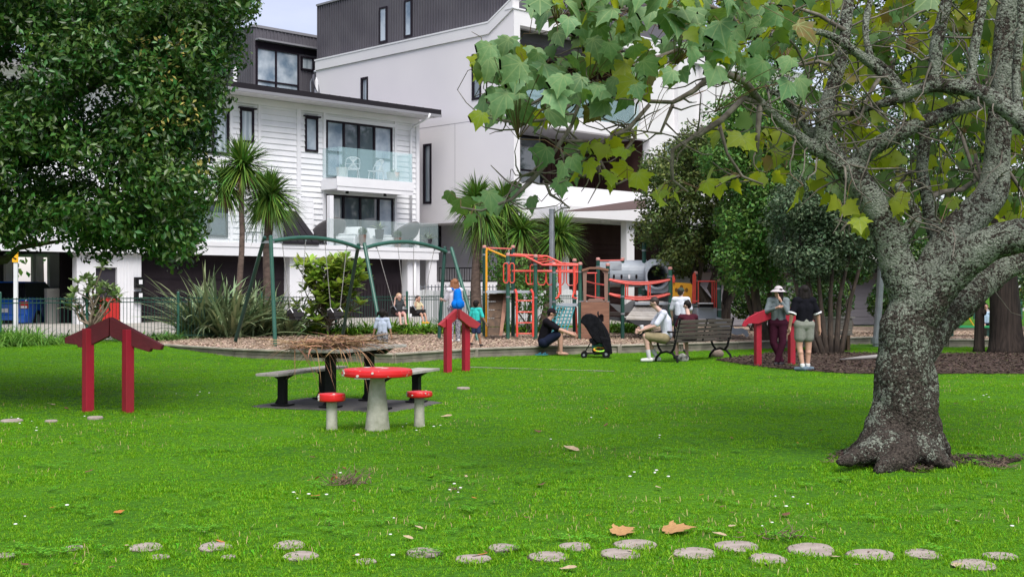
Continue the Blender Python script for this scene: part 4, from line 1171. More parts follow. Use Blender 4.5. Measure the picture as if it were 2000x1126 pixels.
# bus-stop style marker post on the left
Yp = 31.0; t = empty('marker_post', (PX(31, Yp), Yp, .2), 0, 'slim white post with an orange yellow sign at the left edge', 'sign post')
mb = MB(); mb.box(-.048, .048, -.03, .03, -.1, PZ(507, Yp)-.2); mb.build('post', m_white, t)
my = M('orange_yellow_sign', (.85,.42,.01), .5)
mb = MB(); mb.box(-.075, .075, -.045, -.031, PZ(512, Yp)-.2, PZ(496, Yp)-.2)
sgn = mb.build('sign_plate', my, t)
mb = MB(); mb.prism([(-.045,-.05,PZ(489,Yp)-.2),(.07,-.05,PZ(485,Yp)-.2),(.075,-.05,PZ(494,Yp)-.2),(-.05,-.05,PZ(495,Yp)-.2)], (0,.02,0)); mb.build('sign_plate', my, t)
mb = MB()
mb.bar((-.045,-.049,PZ(503,Yp)-.2),(.03,-.049,PZ(506,Yp)-.2),.006,.035); mb.bar((.0,-.052,PZ(490,Yp)-.2),(.04,-.052,PZ(492.5,Yp)-.2),.006,.04)
mb.build('black_marking', m_black, sgn)

# ------------------------------------------------------------ blue car
car = empty('parked_car', (PX(22, 38.2)-.35, 38.2, .3), R(0), 'bright blue hatchback parked nose in under the dark carport', 'car')
mblue = M('blue_car_paint', (.01,.10,.50), .25, coat=.6)
sec = lambda w, z0, z1, y: [(-w, y, z0), (w, y, z0), (w, y, z1), (-w, y, z1)]
body = MB()
def loft(mb, secs):
    b = len(mb.v); n = len(secs[0])
    for s_ in secs: mb.v += [tuple(p) for p in s_]
    for i in range(len(secs)-1):
        for k in range(n): k2 = (k+1) % n; mb.f.append((b+i*n+k, b+i*n+k2, b+(i+1)*n+k2, b+(i+1)*n+k))
    mb.f.append(tuple(b+k for k in range(n))[::-1]); m_ = b+(len(secs)-1)*n; mb.f.append(tuple(m_+k for k in range(n)))
def csec(y, w, z0, z1): return [(-w*.94,y,z0),(w*.94,y,z0),(w,y,z0+.2),(w,y,(z0+z1)/2+.1),(w*.95,y,z1),(-w*.95,y,z1),(-w,y,(z0+z1)/2+.1),(-w,y,z0+.2)]
loft(body, [csec(0,.80,.32,.80), csec(.06,.86,.22,.98), csec(.3,.89,.2,1.02), csec(3.0,.89,.2,.98), csec(4.0,.82,.22,.75), csec(4.15,.7,.3,.6)])
body.build('body', mblue, car, bevel=.04)
cb = MB(); loft(cb, [[(-.74,.1,1.0),(.74,.1,1.0),(.60,.42,1.48),(-.60,.42,1.48)], [(-.76,2.9,1.0),(.76,2.9,1.0),(.58,2.2,1.5),(-.58,2.2,1.5)]])
cb.build('cabin_glass', M('dark_car_glass', (.01,.012,.015), .08, spec=.8), car)
mb = MB(); mb.box(-.60,.60,.44,2.18,1.481,1.52); mb.build('roof', mblue, car, bevel=.02)
for sx in (-1, 1):
    mb = MB(); mb.box(sx*.86, sx*.62, -.03, .06, .68, .90); o = mb.build('tail_light', M('red_lens', (.45,.01,.01), .2), car, bevel=.01)
    mb = MB(); mb.box(sx*.855, sx*.64, -.045, -.031, .69, .755); mb.build('clear_lens', m_white, o)
mb = MB(); mb.box(-.27,.27,-.035,-.001,.56,.68); mb.build('number_plate', m_white, car)
mb = MB(); mb.box(-.82,.82,-.08,.05,.22,.50); mb.build('bumper', mblue, car, bevel=.04)
mb = MB(); mb.box(-.6,.6,-.082,-.07,.22,.32); mb.build('lower_trim', m_black, car)
for sx in (-.80, .80):
    for yy in (.75, 3.3):
        w = MB(); w.tube([(sx-.1, yy, .31), (sx+.1, yy, .31)], .31, 20); o = w.build('wheel', m_black, car)
        w = MB(); w.tube([(sx*1.0-.105, yy, .31), (sx+.105, yy, .31)], .18, 14); w.build('rim', m_steel, o)
# red and yellow bin by the entry
q = A.matrix_basis @ Vector((fa(213, 600, -2.4)[0], -2.4, 0)); Yv = q.y
t = empty('street_cabinet', (PX(215, Yv), Yv, .3), R(12), 'red and yellow painted cabinet behind the fence by the white entry wall', 'cabinet')
mb = MB(); mb.box(-.28, .28, -.2, .2, .35, 1.02); mb.build('upper_box', M('cabinet_red', (.42,.015,.012), .5), t, bevel=.02)
mb = MB(); mb.box(-.285, .285, -.205, .205, .06, .345); lo = mb.build('lower_box', M('cabinet_yellow', (.75,.42,.02), .5), t, bevel=.01)
mb = MB(); mb.box(-.27,.0,-.212,-.206,.10,.26); mb.build('white_panel', m_white, lo)
mb = MB(); mb.box(.03,.2,-.212,-.206,.14,.30); mb.build('black_panel', m_black, lo)

# ------------------------------------------------------------ swing set
sw = empty('swing_set', (PX(700, 32), 32, BARKZ), 0, 'dark green double bay swing frame with arched top bars', 'swing set')
TL, TM, TR = P(522, 470, 30.5), P(706, 483, 32.6), P(875, 490, 34.8)
so = sw.location
def leg(top, u, v, m, r=.05):
    Y = YG(v, BARKZ); f_ = Vector((PX(u, Y), Y, BARKZ-.1)); up = (top-f_).normalized()
    mb = MB(); mb.tube([f_, top+up*.08], r, 12); mb.ball(top+up*.09, r*1.06, n=10, m=6); mb.build('leg', m, sw, so)
leg(TL+Vector((-.10,.05,0)), 457, 668, m_greend); leg(TL+Vector((.10,-.05,0)), 538, 676, m_green)
leg(TM+Vector((-.10,.05,0)), 667, 660, m_greend); leg(TM+Vector((.10,-.05,0)), 750, 671, m_green)
leg(TR+Vector((-.10,.05,0)), 857, 661, m_greend); leg(TR+Vector((.12,-.05,0)), 936, 666, m_green)
def arc_bar(a, b, rise):
    pts = []
    for i in range(11):
        t = i/10; p = a.lerp(b, t); p.z += rise*4*t*(1-t)-.02; pts.append(p)
    mb = MB(); mb.tube(pts, .052, 12); mb.build('top_bar', m_green, sw, so, smooth=False); return pts
b1 = arc_bar(TL+Vector((.1,0,0)), TM+Vector((-.05,0,0)), .18); b2 = arc_bar(TM+Vector((.08,0,0)), TR+Vector((-.05,0,0)), .22)
for tp in (TL, TM, TR): mb = MB(); mb.bar(tp+Vector((-.16,.06,-.03)), tp+Vector((.18,-.06,-.03)), .05, .06); mb.build('bracket', m_steel, sw, so)
m_chain = M('zinc_chain', (.36,.35,.34), .5, metal=.3)
def barpt(u):
    best = None
    for pts in (b1, b2):
        for p, q in zip(pts[:-1], pts[1:]):
            for k in range(8):
                w = p.lerp(q, k/8); uu = 1000+w.x/w.y*FOC
                if best is None or abs(uu-u) < best[0]: best = (abs(uu-u), w.copy())
    return best[1]
SEATS = {}
def swing(nm, ua, ub, us, vs, fwd, kind, lab, half=.16):
    a, b = barpt(ua), barpt(ub); mid = (a+b)/2
    al = (b-a).normalized(); fw = Vector((al.y, -al.x, 0))
    s = mid+fw*fwd; Y = s.y
    s = P(us, vs, Y)
    RL = Matrix.Rotation(-math.atan2(al.y, al.x), 3, 'Z'); toL = lambda w: RL @ (w-s)
    t = empty('playground_swing', s, math.atan2(al.y, al.x), lab, 'swing')
    for e, sg in ((a, -1), (b, 1)):
        e2 = s+al*half*sg+Vector((0,0,.22))
        mb = MB(); n = int((e-e2).length/.055)
        for k in range(n):
            p = e.lerp(e2, k/n); q = e.lerp(e2, (k+.85)/n); mb.bar(toL(p), toL(q), .018 if k % 2 else .010, .010 if k % 2 else .018, up=(0,1,0))
        mb.build('chain', m_chain, t)
        mb = MB(); mb.tube([toL(e+Vector((0,0,.03))), toL(e-Vector((0,0,.1)))], .022, 6); mb.build('hanger', m_steel, t)
    mb = MB()
    mb.prism([(-half,-.13,.10),(-half,.13,.10),(-half*.6,.12,-.05),(-half*.6,-.12,-.05)], (.02,0,0)); mb.prism([(half,-.13,.10),(half,.13,.10),(half*.6,.12,-.05),(half*.6,-.12,-.05)], (-.02,0,0))
    mb.box(-half*.7, half*.7, -.13, .13, -.08, -.045); mb.box(-half, half, -.15, -.125, .0, .12); mb.box(-half, half, .125, .15, .0, .2)
    mb.build('bucket_seat', M('black_rubber', (.02,.02,.022), .7), t, bevel=.015)
    for sg in (-1, 1): mb = MB(); mb.tube([(half*sg,0,.22),(half*sg,-.12,.10)], .012, 5); mb.tube([(half*sg,0,.22),(half*sg,.12,.16)], .012, 5); mb.build('strap', m_white if kind else m_steel, t)
    SEATS[nm] = (s, math.atan2(al.y, al.x), al, fw); return t
swing('s1', 551, 598, 577, 618, 0, 1, 'empty black bucket swing at the far left under the first arch')
swing('s2', 634, 677, 655, 617, 0, 1, 'empty bucket swing beside the middle swing legs')
swing('s3', 735, 777, 779, 612, 0, 0, 'bucket swing carrying the bare legged toddler', .19)
swing('s4', 808, 848, 816, 612, 0, 0, 'bucket swing carrying the small child in yellow boots', .17)
# ------------------------------------------------------------ climbing frame playground
pg = empty('climbing_frame', (PX(1130, 35), 35, BARKZ), 0, 'playground climbing frame with green posts, red bars, grey tunnel, net and ramps', 'climbing frame')
po = pg.location
def pb_(mb, name, m, **k): return mb.build(name, m, pg, po, **k)
def post(u, vt, vb, Y, r=.055, m=None, cap=True):
    x = PX(u, Y); z1 = PZ(vt, Y); z0 = (BARKZ-.05) if vb is None else PZ(vb, Y)
    mb = MB(); mb.cyl(x, Y, z0, z1, r, n=12); o = pb_(mb, 'post', m or m_green)
    if cap:
        mb = MB(); mb.lathe([(r*1.12, z1-.03), (r*1.12, z1+.02), (r*.8, z1+.045), (.002, z1+.05)], x, Y, 12); mb.build('post_cap', M('faded_red_cap', (.50,.24,.21), .6), o, po)
    for zz in ((z1-.25), (z0+z1)/2): mb = MB(); mb.cyl(x, Y, zz, zz+.05, r*1.2, n=10); mb.build('clamp', m_steel, o, po)
    return o
Yf, Yb = 34.2, 35.8
post(992, 497, None, Yf); post(1046, 500, None, Yf); post(1082, 516, None, Yf); post(1133, 515, None, Yf)
post(946, 482, None, 35.6, m=m_greend); post(1002, 482, None, Yb, m=m_greend); post(1122, 508, None, Yb, m=m_greend)
post(1187, 517, None, Yf+.4, m=m_greend); post(1168, 506, None, Yb, m=m_greend); post(1216, 506, None, Yb+.8, m=m_greend); post(1258, 474, None, 36.6, r=.06, m=m_greend, cap=False)
post(1309, 524, None, 34.6); post(1359, 533, None, 35.6, m=m_greend); post(1405, 548, None, 34.8)
def bar(pts, m=m_red, r=.022, name='red_bar', n=8):
    mb = MB(); mb.tube([P(*p) for p in pts], r, n); return pb_(mb, name, m, smooth=False)
# yellow frame
bar([(950,657,34.9),(950,640,34.9),(950,490,34.9),(953,484,34.9)], m_yel, .032, 'yellow_bar'); bar([(950,485,35),(990,502,34.3)], m_yel, .028, 'yellow_bar')
bar([(952,484,35.2),(1001,486,35.8)], M('faded_pink_red', (.60,.14,.12), .5), .022)
# platform + climbing wall
def deck_(u0, u1, v, Y0, Y1, th=.07, m=None):
    z = PZ(v, Y0); mb = MB(); x0, x1 = PX(u0, Y0), PX(u1, Y0); mb.box(x0, x1, Y0-.05, Y1, z-th, z); return pb_(mb, 'platform', m or m_greyp)
deck_(950, 1043, 567, 34.4, 35.8); 
n_ = 5
for k in range(n_):
    f0, f1 = k/n_, (k+.93)/n_
    a = P(955, 573, 34.8); b = P(991, 573, 34.8); c = P(978, 655, 33.9); d = P(952, 655, 33.9)
    q = [a.lerp(d, f0), b.lerp(c, f0), b.lerp(c, f1), a.lerp(d, f1)]; mb = MB(); mb.prism(q, (0, .06, 0)); pb_(mb, 'climbing_board', m_dkwood)
mb = MB(); mb.prism([P(984,573,34.7),P(993,573,34.7),P(981,655,33.8),P(975,655,33.8)], (0,.1,0)); pb_(mb, 'side_board', m_brownp)
# red ladder
for u in (1009, 1040): bar([(u-5,568,34.6),(u-2,566,34.2),(u+(1 if u > 1020 else 0),572,34.0),(u+1,657,33.9)], r=.032, name='ladder_rail')
for v in (587, 609, 630, 651): bar([(1010,v,33.95),(1041,v,33.95)], r=.018, name='ladder_rung')
# oval hand loops
def loop(u, v0, v1, Y, du, m=m_red, r=.018, name='hand_loop', openside=None):
    pts = []
    for k in range(17):
        t = 2*PI*k/16; cu = u+du*math.copysign(min(1, abs(math.sin(t))*1.4), math.sin(t)); cv = (v0+v1)/2-(v1-v0)/2*math.copysign(min(1, abs(math.cos(t))*1.15), math.cos(t)); pts.append((cu, cv, Y))
    return bar(pts, m, r, name, 6)
loop(988, 514, 552, 34.0, 4.5); loop(1000, 514, 552, 34.1, 4.5)
# monkey bars
bar([(992,498,34.2),(1025,500,34.1),(1060,517,34.1),(1132,518,34.2)], r=.028, name='overhead_rail'); bar([(1002,496,35.4),(1045,499,35.4),(1068,500,35.4),(1098,514,35.4),(1135,516,35.4)], r=.028, name='overhead_rail')
for k in range(7):
    f_ = k/6; bar([(1024+f_*50, 500+min(1,f_*1.5)*17, 34.1), (1052+f_*52, 499+min(1,f_*1.3)*15, 35.4)], r=.02, name='overhead_rung')
bar([(1000,529,34.3),(1047,529,34.2),(1082,530,34.2),(1133,531,34.2)], r=.028, name='overhead_rail'); bar([(1002,529,35.3),(1130,527,35.4)], r=.02, name='overhead_rail')
def hangU(u0, u1, vt, vb, Y, r=.018): return bar([(u0,vt,Y),(u0+.6,vb-5,Y),(u0+4,vb,Y),(u1-4,vb,Y),(u1-.6,vb-5,Y),(u1,vt,Y)], r=r, name='hanging_loop', n=6)
hangU(1027,1043,530,555,34.3); hangU(1049,1066,530,556,34.3); hangU(1067,1081,530,556,34.3); hangU(1090,1102,519,556,34.4); hangU(1106,1128,519,557,34.9)
loop(1040, 517, 555, 35.0, 4.5)
for u in (1091, 1119): bar([(u+2,519,34.2),(u+2.5,540,34.15),(u+2,570,34.1),(u-1,580,34.0),(u-6 if u<1100 else u+8,583,34.0)], r=.028, name='grab_rail')
for u in (1094, 1123): bar([(u+1,519,34.8),(u+1.2,575,34.8)], r=.022, name='grab_rail')
# deck and teal net climber
deck_(1084, 1130, 593, 34.3, 35.8)
a, b, c, d = P(1079,597,34.2), P(1122,600,34.2), P(1107,645,33.0), P(1066,648,33.0)
for k in range(8): f_ = k/7; mb = MB(); mb.bar(a.lerp(d, f_), b.lerp(c, f_), .028, .03); pb_(mb, 'net_bar', m_teal)
for k in range(7): f_ = k/6; mb = MB(); mb.bar(a.lerp(b, f_)+Vector((0,-.01,0)), d.lerp(c, f_)+Vector((0,-.01,0)), .032, .03, up=(0,1,0)); pb_(mb, 'net_bar', m_teal)
mb = MB(); mb.tube([P(1125,600,34.4), P(1127,660,34.4)], .025, 8); pb_(mb, 'red_bar', m_red)
# brown tower panel with arched window
Yt = 34.1
def ppoly(poly, Y, th, name, m, **k): mb = MB(); mb.prism([P(u, v, Y) for u, v in poly], (0, th, 0)); return pb_(mb, name, m, **k)
W_ = lambda u0, u1, v0, v1, Y, th, name, m: ppoly([(u0,v0),(u1,v0),(u1,v1),(u0,v1)], Y, th, name, m)
W_(1135,1190,589,616,Yt,.06,'brown_panel',m_brownp); W_(1135,1148,616.3,628,Yt,.06,'brown_panel',m_brownp); W_(1157,1170,616.3,628,Yt,.06,'brown_panel',m_brownp); W_(1179,1190,616.3,628,Yt,.06,'brown_panel',m_brownp)
for k in range(4): W_(1135,1190,628.3+k*10.6,638.4+k*10.6,Yt+.004*(k%2),.06,'brown_panel',m_brownp)
ppoly([(1148,616.2),(1150,613.5),(1152.5,612.5),(1155,613.5),(1157,616.2)],Yt-.001,.02,'panel_hole',m_dark); ppoly([(1170,616.2),(1172,613.5),(1174.5,612.5),(1177,613.5),(1179,616.2)],Yt-.001,.02,'panel_hole',m_dark)
W_(1148,1157,616.3,627.9,Yt+.03,.02,'panel_hole',m_dark); W_(1170,1179,616.3,627.9,Yt+.03,.02,'panel_hole',m_dark)
mbt = M('brown_window_frame', (.22,.13,.10), .6)
ppoly([(1138,525),(1146,523),(1150,527),(1146,533),(1145,588),(1140,588)],Yt,.07,'arch_frame',mbt); ppoly([(1188,526),(1181,524),(1174,527),(1180,534),(1181,588),(1187,588)],Yt,.07,'arch_frame',mbt)
ppoly([(1136,526),(1152,521),(1170,521),(1189,525),(1189,529),(1168,525),(1152,525),(1137,530)],Yt-.05,.3,'arch_roof',m_brownp)
ppoly([(1146,588),(1181,588),(1176,583),(1151,583)],Yt+.01,.05,'arch_frame',mbt)
deck_(1135, 1188, 588, 34.25, 35.9)
for (v0, v1) in ((549,557),(576,583)): bar([(1144,v0,34.6),(1165,(v0+v1)/2+1,34.6),(1186,v1,34.6)], r=.02)
bar([(1147,533,35.6),(1166,533,35.6)], r=.02); bar([(1163,533,35.6),(1163,588,35.6)], r=.016)
bar([(1217,508,36.3),(1168,509,35.8)], M('faded_pink_red', (.6,.14,.12), .5), .022)
W_(1170,1214,511,526,36.4,.05,'roof_panel',m_greyp)
# rope/chain bridge rails
for (v0, dv) in ((546,9),(573.5,11)):
    for Y, dy in ((34.5, 0), (35.9, -1)):
        pts = [(1189+(1309-1189)*k/10, v0+dy+dv*4*(k/10)*(1-k/10)*(1 if Y < 35 else .7), Y) for k in range(11)]; bar(pts, r=.028, name='bridge_rail')
for u in (1222, 1266): bar([(u,555,34.5),(u,582,34.5)], r=.022, name='bridge_strut'); bar([(u+4,553,35.9),(u+4,578,35.9)], r=.018, name='bridge_strut')
# grey tunnel along the view plane
tz = PZ(534, 36.8); r_o = .40
tu = MB(); n = 28; x0, x1 = PX(1189, 36.8), PX(1262, 36.8)
prof = [(x0, r_o), (x0+.05, r_o*1.03), (x0+.1, r_o), (x1-.06, r_o), (x1, r_o*1.05), (x1, r_o*.9), (x0, r_o*.9)]
b = len(tu.v)
for (xx, rr) in prof:
    for k in range(n): t = 2*PI*k/n; tu.v.append((xx, 36.8+math.cos(t)*rr, tz+math.sin(t)*rr))
for i in range(len(prof)):
    j = (i+1) % len(prof)
    for k in range(n): k2 = (k+1) % n; tu.f.append((b+i*n+k, b+i*n+k2, b+j*n+k2, b+j*n+k))
tn = pb_(tu, 'tunnel', m_greyp)
for k, u in enumerate((1199, 1214, 1229, 1243)):
    c = P(u, 539, 36.8-r_o*.99); mb = MB(); mb.prism([c+Vector((math.cos(t)*.032, 0, math.sin(t)*.085)) for t in [2*PI*q/12 for q in range(12)]], (0,.02,0))
    mb.build('porthole', m_dark if k != 2 else m_white, tn, po)
# round opening panel
c = P(1284, 539, 36.2); hole = .30
ring = MB(); N_ = 32; b = 0; Vs = []
for k in range(N_):
    t = 2*PI*k/N_; ct, st = math.cos(t), math.sin(t); s_ = min(.36/max(abs(ct), 1e-6), .46/max(abs(st), 1e-6)); s_ = min(s_, .50)
    for (rr, y) in ((s_, 0), (s_, .1), (.31, .1), (.31, -.09), (.36, -.09), (.37, 0)): Vs.append((c.x+ct*rr, c.y+y, c.z+st*rr*1.08))
F_ = []
for k in range(N_):
    k2 = (k+1) % N_
    for i in range(6): j = (i+1) % 6; F_.append((k*6+i, k2*6+i, k2*6+j, k*6+j))
ring.add(Vs, F_); pb_(ring, 'tunnel_mouth', m_greyp)
tu = MB(); b = 0
for (yy, rr) in ((36.25,.33),(37.6,.33),(37.6,.30),(36.25,.30)):
    for k in range(n): t = 2*PI*k/n; tu.v.append((c.x+math.cos(t)*rr, yy, c.z+math.sin(t)*rr*1.08))
for i in range(4):
    j = (i+1) % 4
    for k in range(n): k2 = (k+1) % n; tu.f.append((i*n+k, i*n+k2, j*n+k2, j*n+k))
pb_(tu, 'tunnel_bend', m_greyp)
mb = MB(); mb.lathe([(.01,0),(.33,0),(.33,.05),(.01,.05)], n=20)
me = mb.mesh('tunnel_back'); o = link('tunnel_back', me, M('tunnel_inside_grey', (.10,.11,.12), .7), pg); o.location = Vector((c.x, 37.6, c.z))-po; o.rotation_euler = (R(-90), 0, 0)
deck_(1240, 1310, 590, 35, 36.6)
# inclined slatted ramp
for k in range(7):
    f0, f1 = k/7, (k+.82)/7
    a, b, c_, d = P(1247,588,35.6), P(1296,588,35.6), P(1287,623,34.0), P(1222,621,34.0)
    mb = MB(); mb.prism([a.lerp(d,f0), b.lerp(c_,f0), b.lerp(c_,f1), a.lerp(d,f1)], (0,.0,-.05)); pb_(mb, 'ramp_plank', m_woodl)
ppoly([(1222,622),(1288,624),(1300,600),(1303,604),(1292,634),(1262,642),(1240,633)],34.05,.05,'ramp_side',M('black_plastic',(.03,.032,.035),.6))
ppoly([(1190,592),(1218,596),(1236,585),(1252,600),(1230,613),(1222,618),(1205,606)],35.3,.05,'grey_panel',M('dark_grey_plastic',(.12,.125,.13),.6))
ppoly([(1190,618),(1222,620),(1240,632),(1192,624)],34.4,.05,'ramp_side',MATS['black_plastic'])
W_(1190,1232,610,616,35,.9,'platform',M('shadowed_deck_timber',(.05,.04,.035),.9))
W_(1255,1310,572,590,36.7,.05,'grey_panel',M('dark_grey_plastic',(.12,.125,.13),.6))
post(1216, 563, None, 34.3, m=m_greend, cap=False); post(1250, 562, None, 36.2, m=m_greend, cap=False)
# yellow play panel
Y5 = 35.5
yp = ppoly([(1314,552),(1318,551),(1349,553),(1352,556),(1351,594),(1314,592)],Y5,.05,'yellow_panel',m_yel)
for (u, v) in ((1321,566),(1331,560),(1341,566),(1320,583),(1344,582),(1332,572)):
    c = P(u, v, Y5-.012); mb = MB(); mb.prism([c+Vector((math.cos(t)*.045, 0, math.sin(t)*.06)) for t in [2*PI*q/12 for q in range(12)]], (0,.01,0)); mb.build('panel_hole', M('dark_ochre_recess', (.18,.08,.01), .8), yp, po)
ppoly([(1353,536),(1357,531),(1360,540),(1359,592),(1352,592)],Y5-.05,.05,'red_panel',m_red); ppoly([(1313,540),(1316,536),(1319,545),(1318,552),(1314,552)],Y5-.05,.05,'red_panel',m_red)
# red guard frame
bar([(1363,549,35.2),(1400,549,35.0)], r=.022); 
for u in (1364, 1391, 1395, 1399): bar([(u,549,35.1),(u,606,35.0)], r=.018, name='guard_bar')
bar([(1363,588,35.2),(1352,588,35.2)], r=.02)
W_(1362,1400,601,622,34.9,.9,'platform',m_greyp); W_(1366,1394,594,600,34.7,.3,'net_panel',m_black); W_(1366,1393,591,593,34.6,.3,'top_board',m_white)
# grey slide
sl = [(1399,618),(1412,622),(1424,633),(1436,641),(1450,640),(1460,645),(1463,655),(1458,658),(1452,651),(1440,654),(1425,650),(1412,640),(1399,634)]
ppoly(sl,34.2,.03,'slide_side',m_greyp); ppoly(sl,34.75,.03,'slide_side',m_greyp)
mb = MB(); bedp = [(1399,628),(1412,632),(1424,643),(1438,648),(1452,646),(1459,652)]
for (a, b) in zip(bedp[:-1], bedp[1:]): mb.prism([P(*a,34.25), P(*b,34.25), P(*b,34.25)+Vector((0,.5,0)), P(*a,34.25)+Vector((0,.5,0))], (0,0,-.03))
pb_(mb, 'slide_bed', m_greyp)
post(1424, 640, None, 34.3, cap=False, r=.05, m=m_greend)
# ------------------------------------------------------------ cabbage trees
ORD = ['first','second','third','fourth','fifth','sixth','seventh','eighth','ninth','tenth','eleventh','twelfth','thirteenth','fourteenth','fifteenth','sixteenth','seventeenth','eighteenth','nineteenth','twentieth']
def cabbage_tree(u, vbase, Y, heads, lab, lean=0, trunk_r=.10, group=None, zb=None):
    """heads: list of (u, v, radius_m, n, droop)"""
    b = P(u, vbase, Y) if zb is None else Vector((PX(u, Y), Y, zb))
    b.z = max(G(b.x, b.y), .15)-.05
    t = empty('cabbage_tree', b, 0, lab, 'cabbage tree', group)
    for i, (hu, hv, r, n, dr) in enumerate(heads):
        h = P(hu, hv, Y+(i % 2)*.2)
        mb = MB(); pts = [b.lerp(h, k/8) for k in range(9)]
        if i: pts = [b.lerp(P(heads[0][0], heads[0][1], Y), .82)]+[b.lerp(P(heads[0][0], heads[0][1], Y), .82).lerp(h, k/5) for k in range(1, 6)]
        else:
            for k in range(1, 8): pts[k] += Vector((math.sin(k*1.3+u)*.03, 0, 0))
        rr = [trunk_r*(1.15-.35*k/(len(pts)-1)) for k in range(len(pts))]
        mb.tube(pts, rr, 10, wob=.06, seed=i); mb.build('trunk', M('cabbage_tree_bark', (.15,.105,.085), .9, (.08,.055,.045), 6, bump=.7, bscale=20, stretch=(1,1,2)), t, b, smooth=True)
        d = rand_dirs(n); d[:,2] = np.where(d[:,2] < -.75, -d[:,2], d[:,2]); d /= np.linalg.norm(d, axis=1)[:,None]
        base = np.tile(np.array(h), (n, 1))+d*.06; base[:,2] += rng.uniform(-.12, .18, n)
        blades('leaf_head', base, d, rng.uniform(.75, 1.1, n)*r, rng.uniform(.035, .055, n), dr+.30*rng.uniform(0, 1, n)*(d[:,2] < .25), 4, m_leaf_cab, t, b, prof=lambda s: (1-s**2.5)*(.5+.5*min(1, s*5)))
        # skirt of dead hanging leaves
        k2 = int(n*.18); d2 = rand_dirs(k2); d2[:,2] = -np.abs(d2[:,2])-.6
        base = np.tile(np.array(h), (k2, 1)); base[:,2] -= rng.uniform(.05, .3, k2)
        blades('dead_leaves', base, d2, rng.uniform(.4, .8, k2)*r, rng.uniform(.025, .04, k2), .1, 3, M('dead_leaf', (.22,.15,.075), .9, island=.4), t, b)
    return t
cabbage_tree(467, 660, 36, [(474,325,1.02,620,.14),(436,362,.95,380,.35)], 'tall slim cabbage tree with two leaf heads beside the big evergreen crown', trunk_r=.085)
cabbage_tree(520, 650, 37.2, [(526,385,1.1,1000,.28)], 'cabbage tree with one large shaggy round head and dead leaf skirt', trunk_r=.14)
cabbage_tree(931, 640, 39.5, [(930,395,1.1,520,.25),(945,432,1.0,380,.5)], 'cabbage tree with drooping head just left of the yellow climbing bar', trunk_r=.16)
cabbage_tree(978, 640, 40.5, [(985,400,1.1,480,.25),(975,440,.95,300,.4)], 'cabbage tree in the middle of the clump behind the climbing frame', trunk_r=.19)
cabbage_tree(1060, 640, 40, [(1092,462,1.05,640,.18),(1018,455,.95,380,.3)], 'bushy cabbage tree behind the grey steel pole', trunk_r=.15)
# green understorey behind the climbing frame
def shrub(name, lab, cat, ctrs, n, size, m, stem_base=None, group=None, aspect=.5, stems=4, hang=0):
    c0 = ctrs[0]; base = Vector(stem_base) if stem_base is not None else Vector((c0[0], c0[1], G(c0[0], c0[1])))
    t = empty(name, base, 0, lab, cat, group)
    ce = np.array([c[:3] for c in ctrs]); ra = np.array([c[3:6] for c in ctrs])
    leaf_cloud('foliage', ce, ra, n, size, m, t, base, aspect=aspect, hang=hang)
    mb = MB()
    for k in range(min(stems, len(ctrs)*2)):
        c = ctrs[k % len(ctrs)]; limb(mb, base+Vector((rnd.uniform(-.06,.06), rnd.uniform(-.06,.06), -.05)), Vector((c[0]+rnd.uniform(-.2,.2)*c[3], c[1], c[2]+.2*c[5])), .03, .012, 6, seed=k)
    mb.build('stems', m_bark_grey, t, base, smooth=True); return t
def C_at(u, v, Y, r, ry=None, rz=None): p = P(u, v, Y); return (p.x, p.y, p.z, r, ry or r, rz or r)
shrub('leafy_shrub', 'broad dark leafed shrub between the cabbage tree trunks behind the ladder', 'shrub', [C_at(1030,580,38.5,.55), C_at(1060,560,38.5,.6), C_at(1000,560,38.7,.5), C_at(1080,600,38.4,.4), C_at(965,520,39.4,.5), C_at(1005,530,39,.6)], 2600, .12, m_leaf_mid)
# ------------------------------------------------------------ flax and lilies 
def clump(name, loc, n, L_, W, m, lab, cat, spread=1.0, droop=.45, group=None, seg=5, r0=.12):
    t = empty(name, loc, rnd.uniform(0, 6), lab, cat, group)
    a = rng.uniform(0, 2*PI, n); e = np.clip(rng.normal(1.05, .28, n)/spread, .15, 1.5)
    d = np.stack([np.cos(a)*np.cos(e), np.sin(a)*np.cos(e), np.sin(e)], 1)
    base = np.stack([rng.normal(0, r0, n), rng.normal(0, r0, n), np.zeros(n)], 1)
    blades('leaves', base, d, rng.uniform(.6, 1.05, n)*L_, rng.uniform(.7, 1.2, n)*W, rng.uniform(.5, 1.3, n)*droop, seg, m, t)
    return t
for (u, Y, L_, n, lab) in ((405, 34.6, 2.7, 230, 'tall grey green flax clump at the left end of the swing bed'), (452, 34.4, 2.5, 220, 'tall flax clump around the slim cabbage tree trunk'), (505, 35.4, 2.2, 190, 'flax clump behind the left swing legs'), (560, 35.6, 1.8, 150, 'lower arching flax clump beside the broad leaved shrub'), (378, 34.2, 1.5, 90, 'loose arching flax at the fence post left of the swings')):
    x = PX(u, Y); clump('flax', (x, Y, max(G(x, Y), .15)), int(n*.95), L_*1.12, .09, m_leaf_flax, lab, 'flax', spread=1.12, droop=.42, seg=6, r0=.2)
i = 0
lil = [(575,36.2),(602,36.0),(632,36.2),(660,36.4),(688,36.3),(715,36.8),(742,37.0),(770,37.2),(800,37.4),(832,37.7),(862,38),(893,38.3),(925,38.6),(960,38.9),(1000,39),(1035,39),(1070,39),(1200,38.8),(1225,38.6),(1250,38.5)]
for k, (u, Y) in enumerate(lil):
    x = PX(u, Y); t = clump('lily_clump', (x, Y, max(G(x, Y), .19)), 130, 1.02, .045, m_leaf_lily, None, None, spread=1.2, droop=.62, seg=4, r0=.10)
    tag(t, 'bright strappy lily clump, '+ORD[k]+' from the left in the row behind the swings', 'lily', 'lily clumps along the fence')
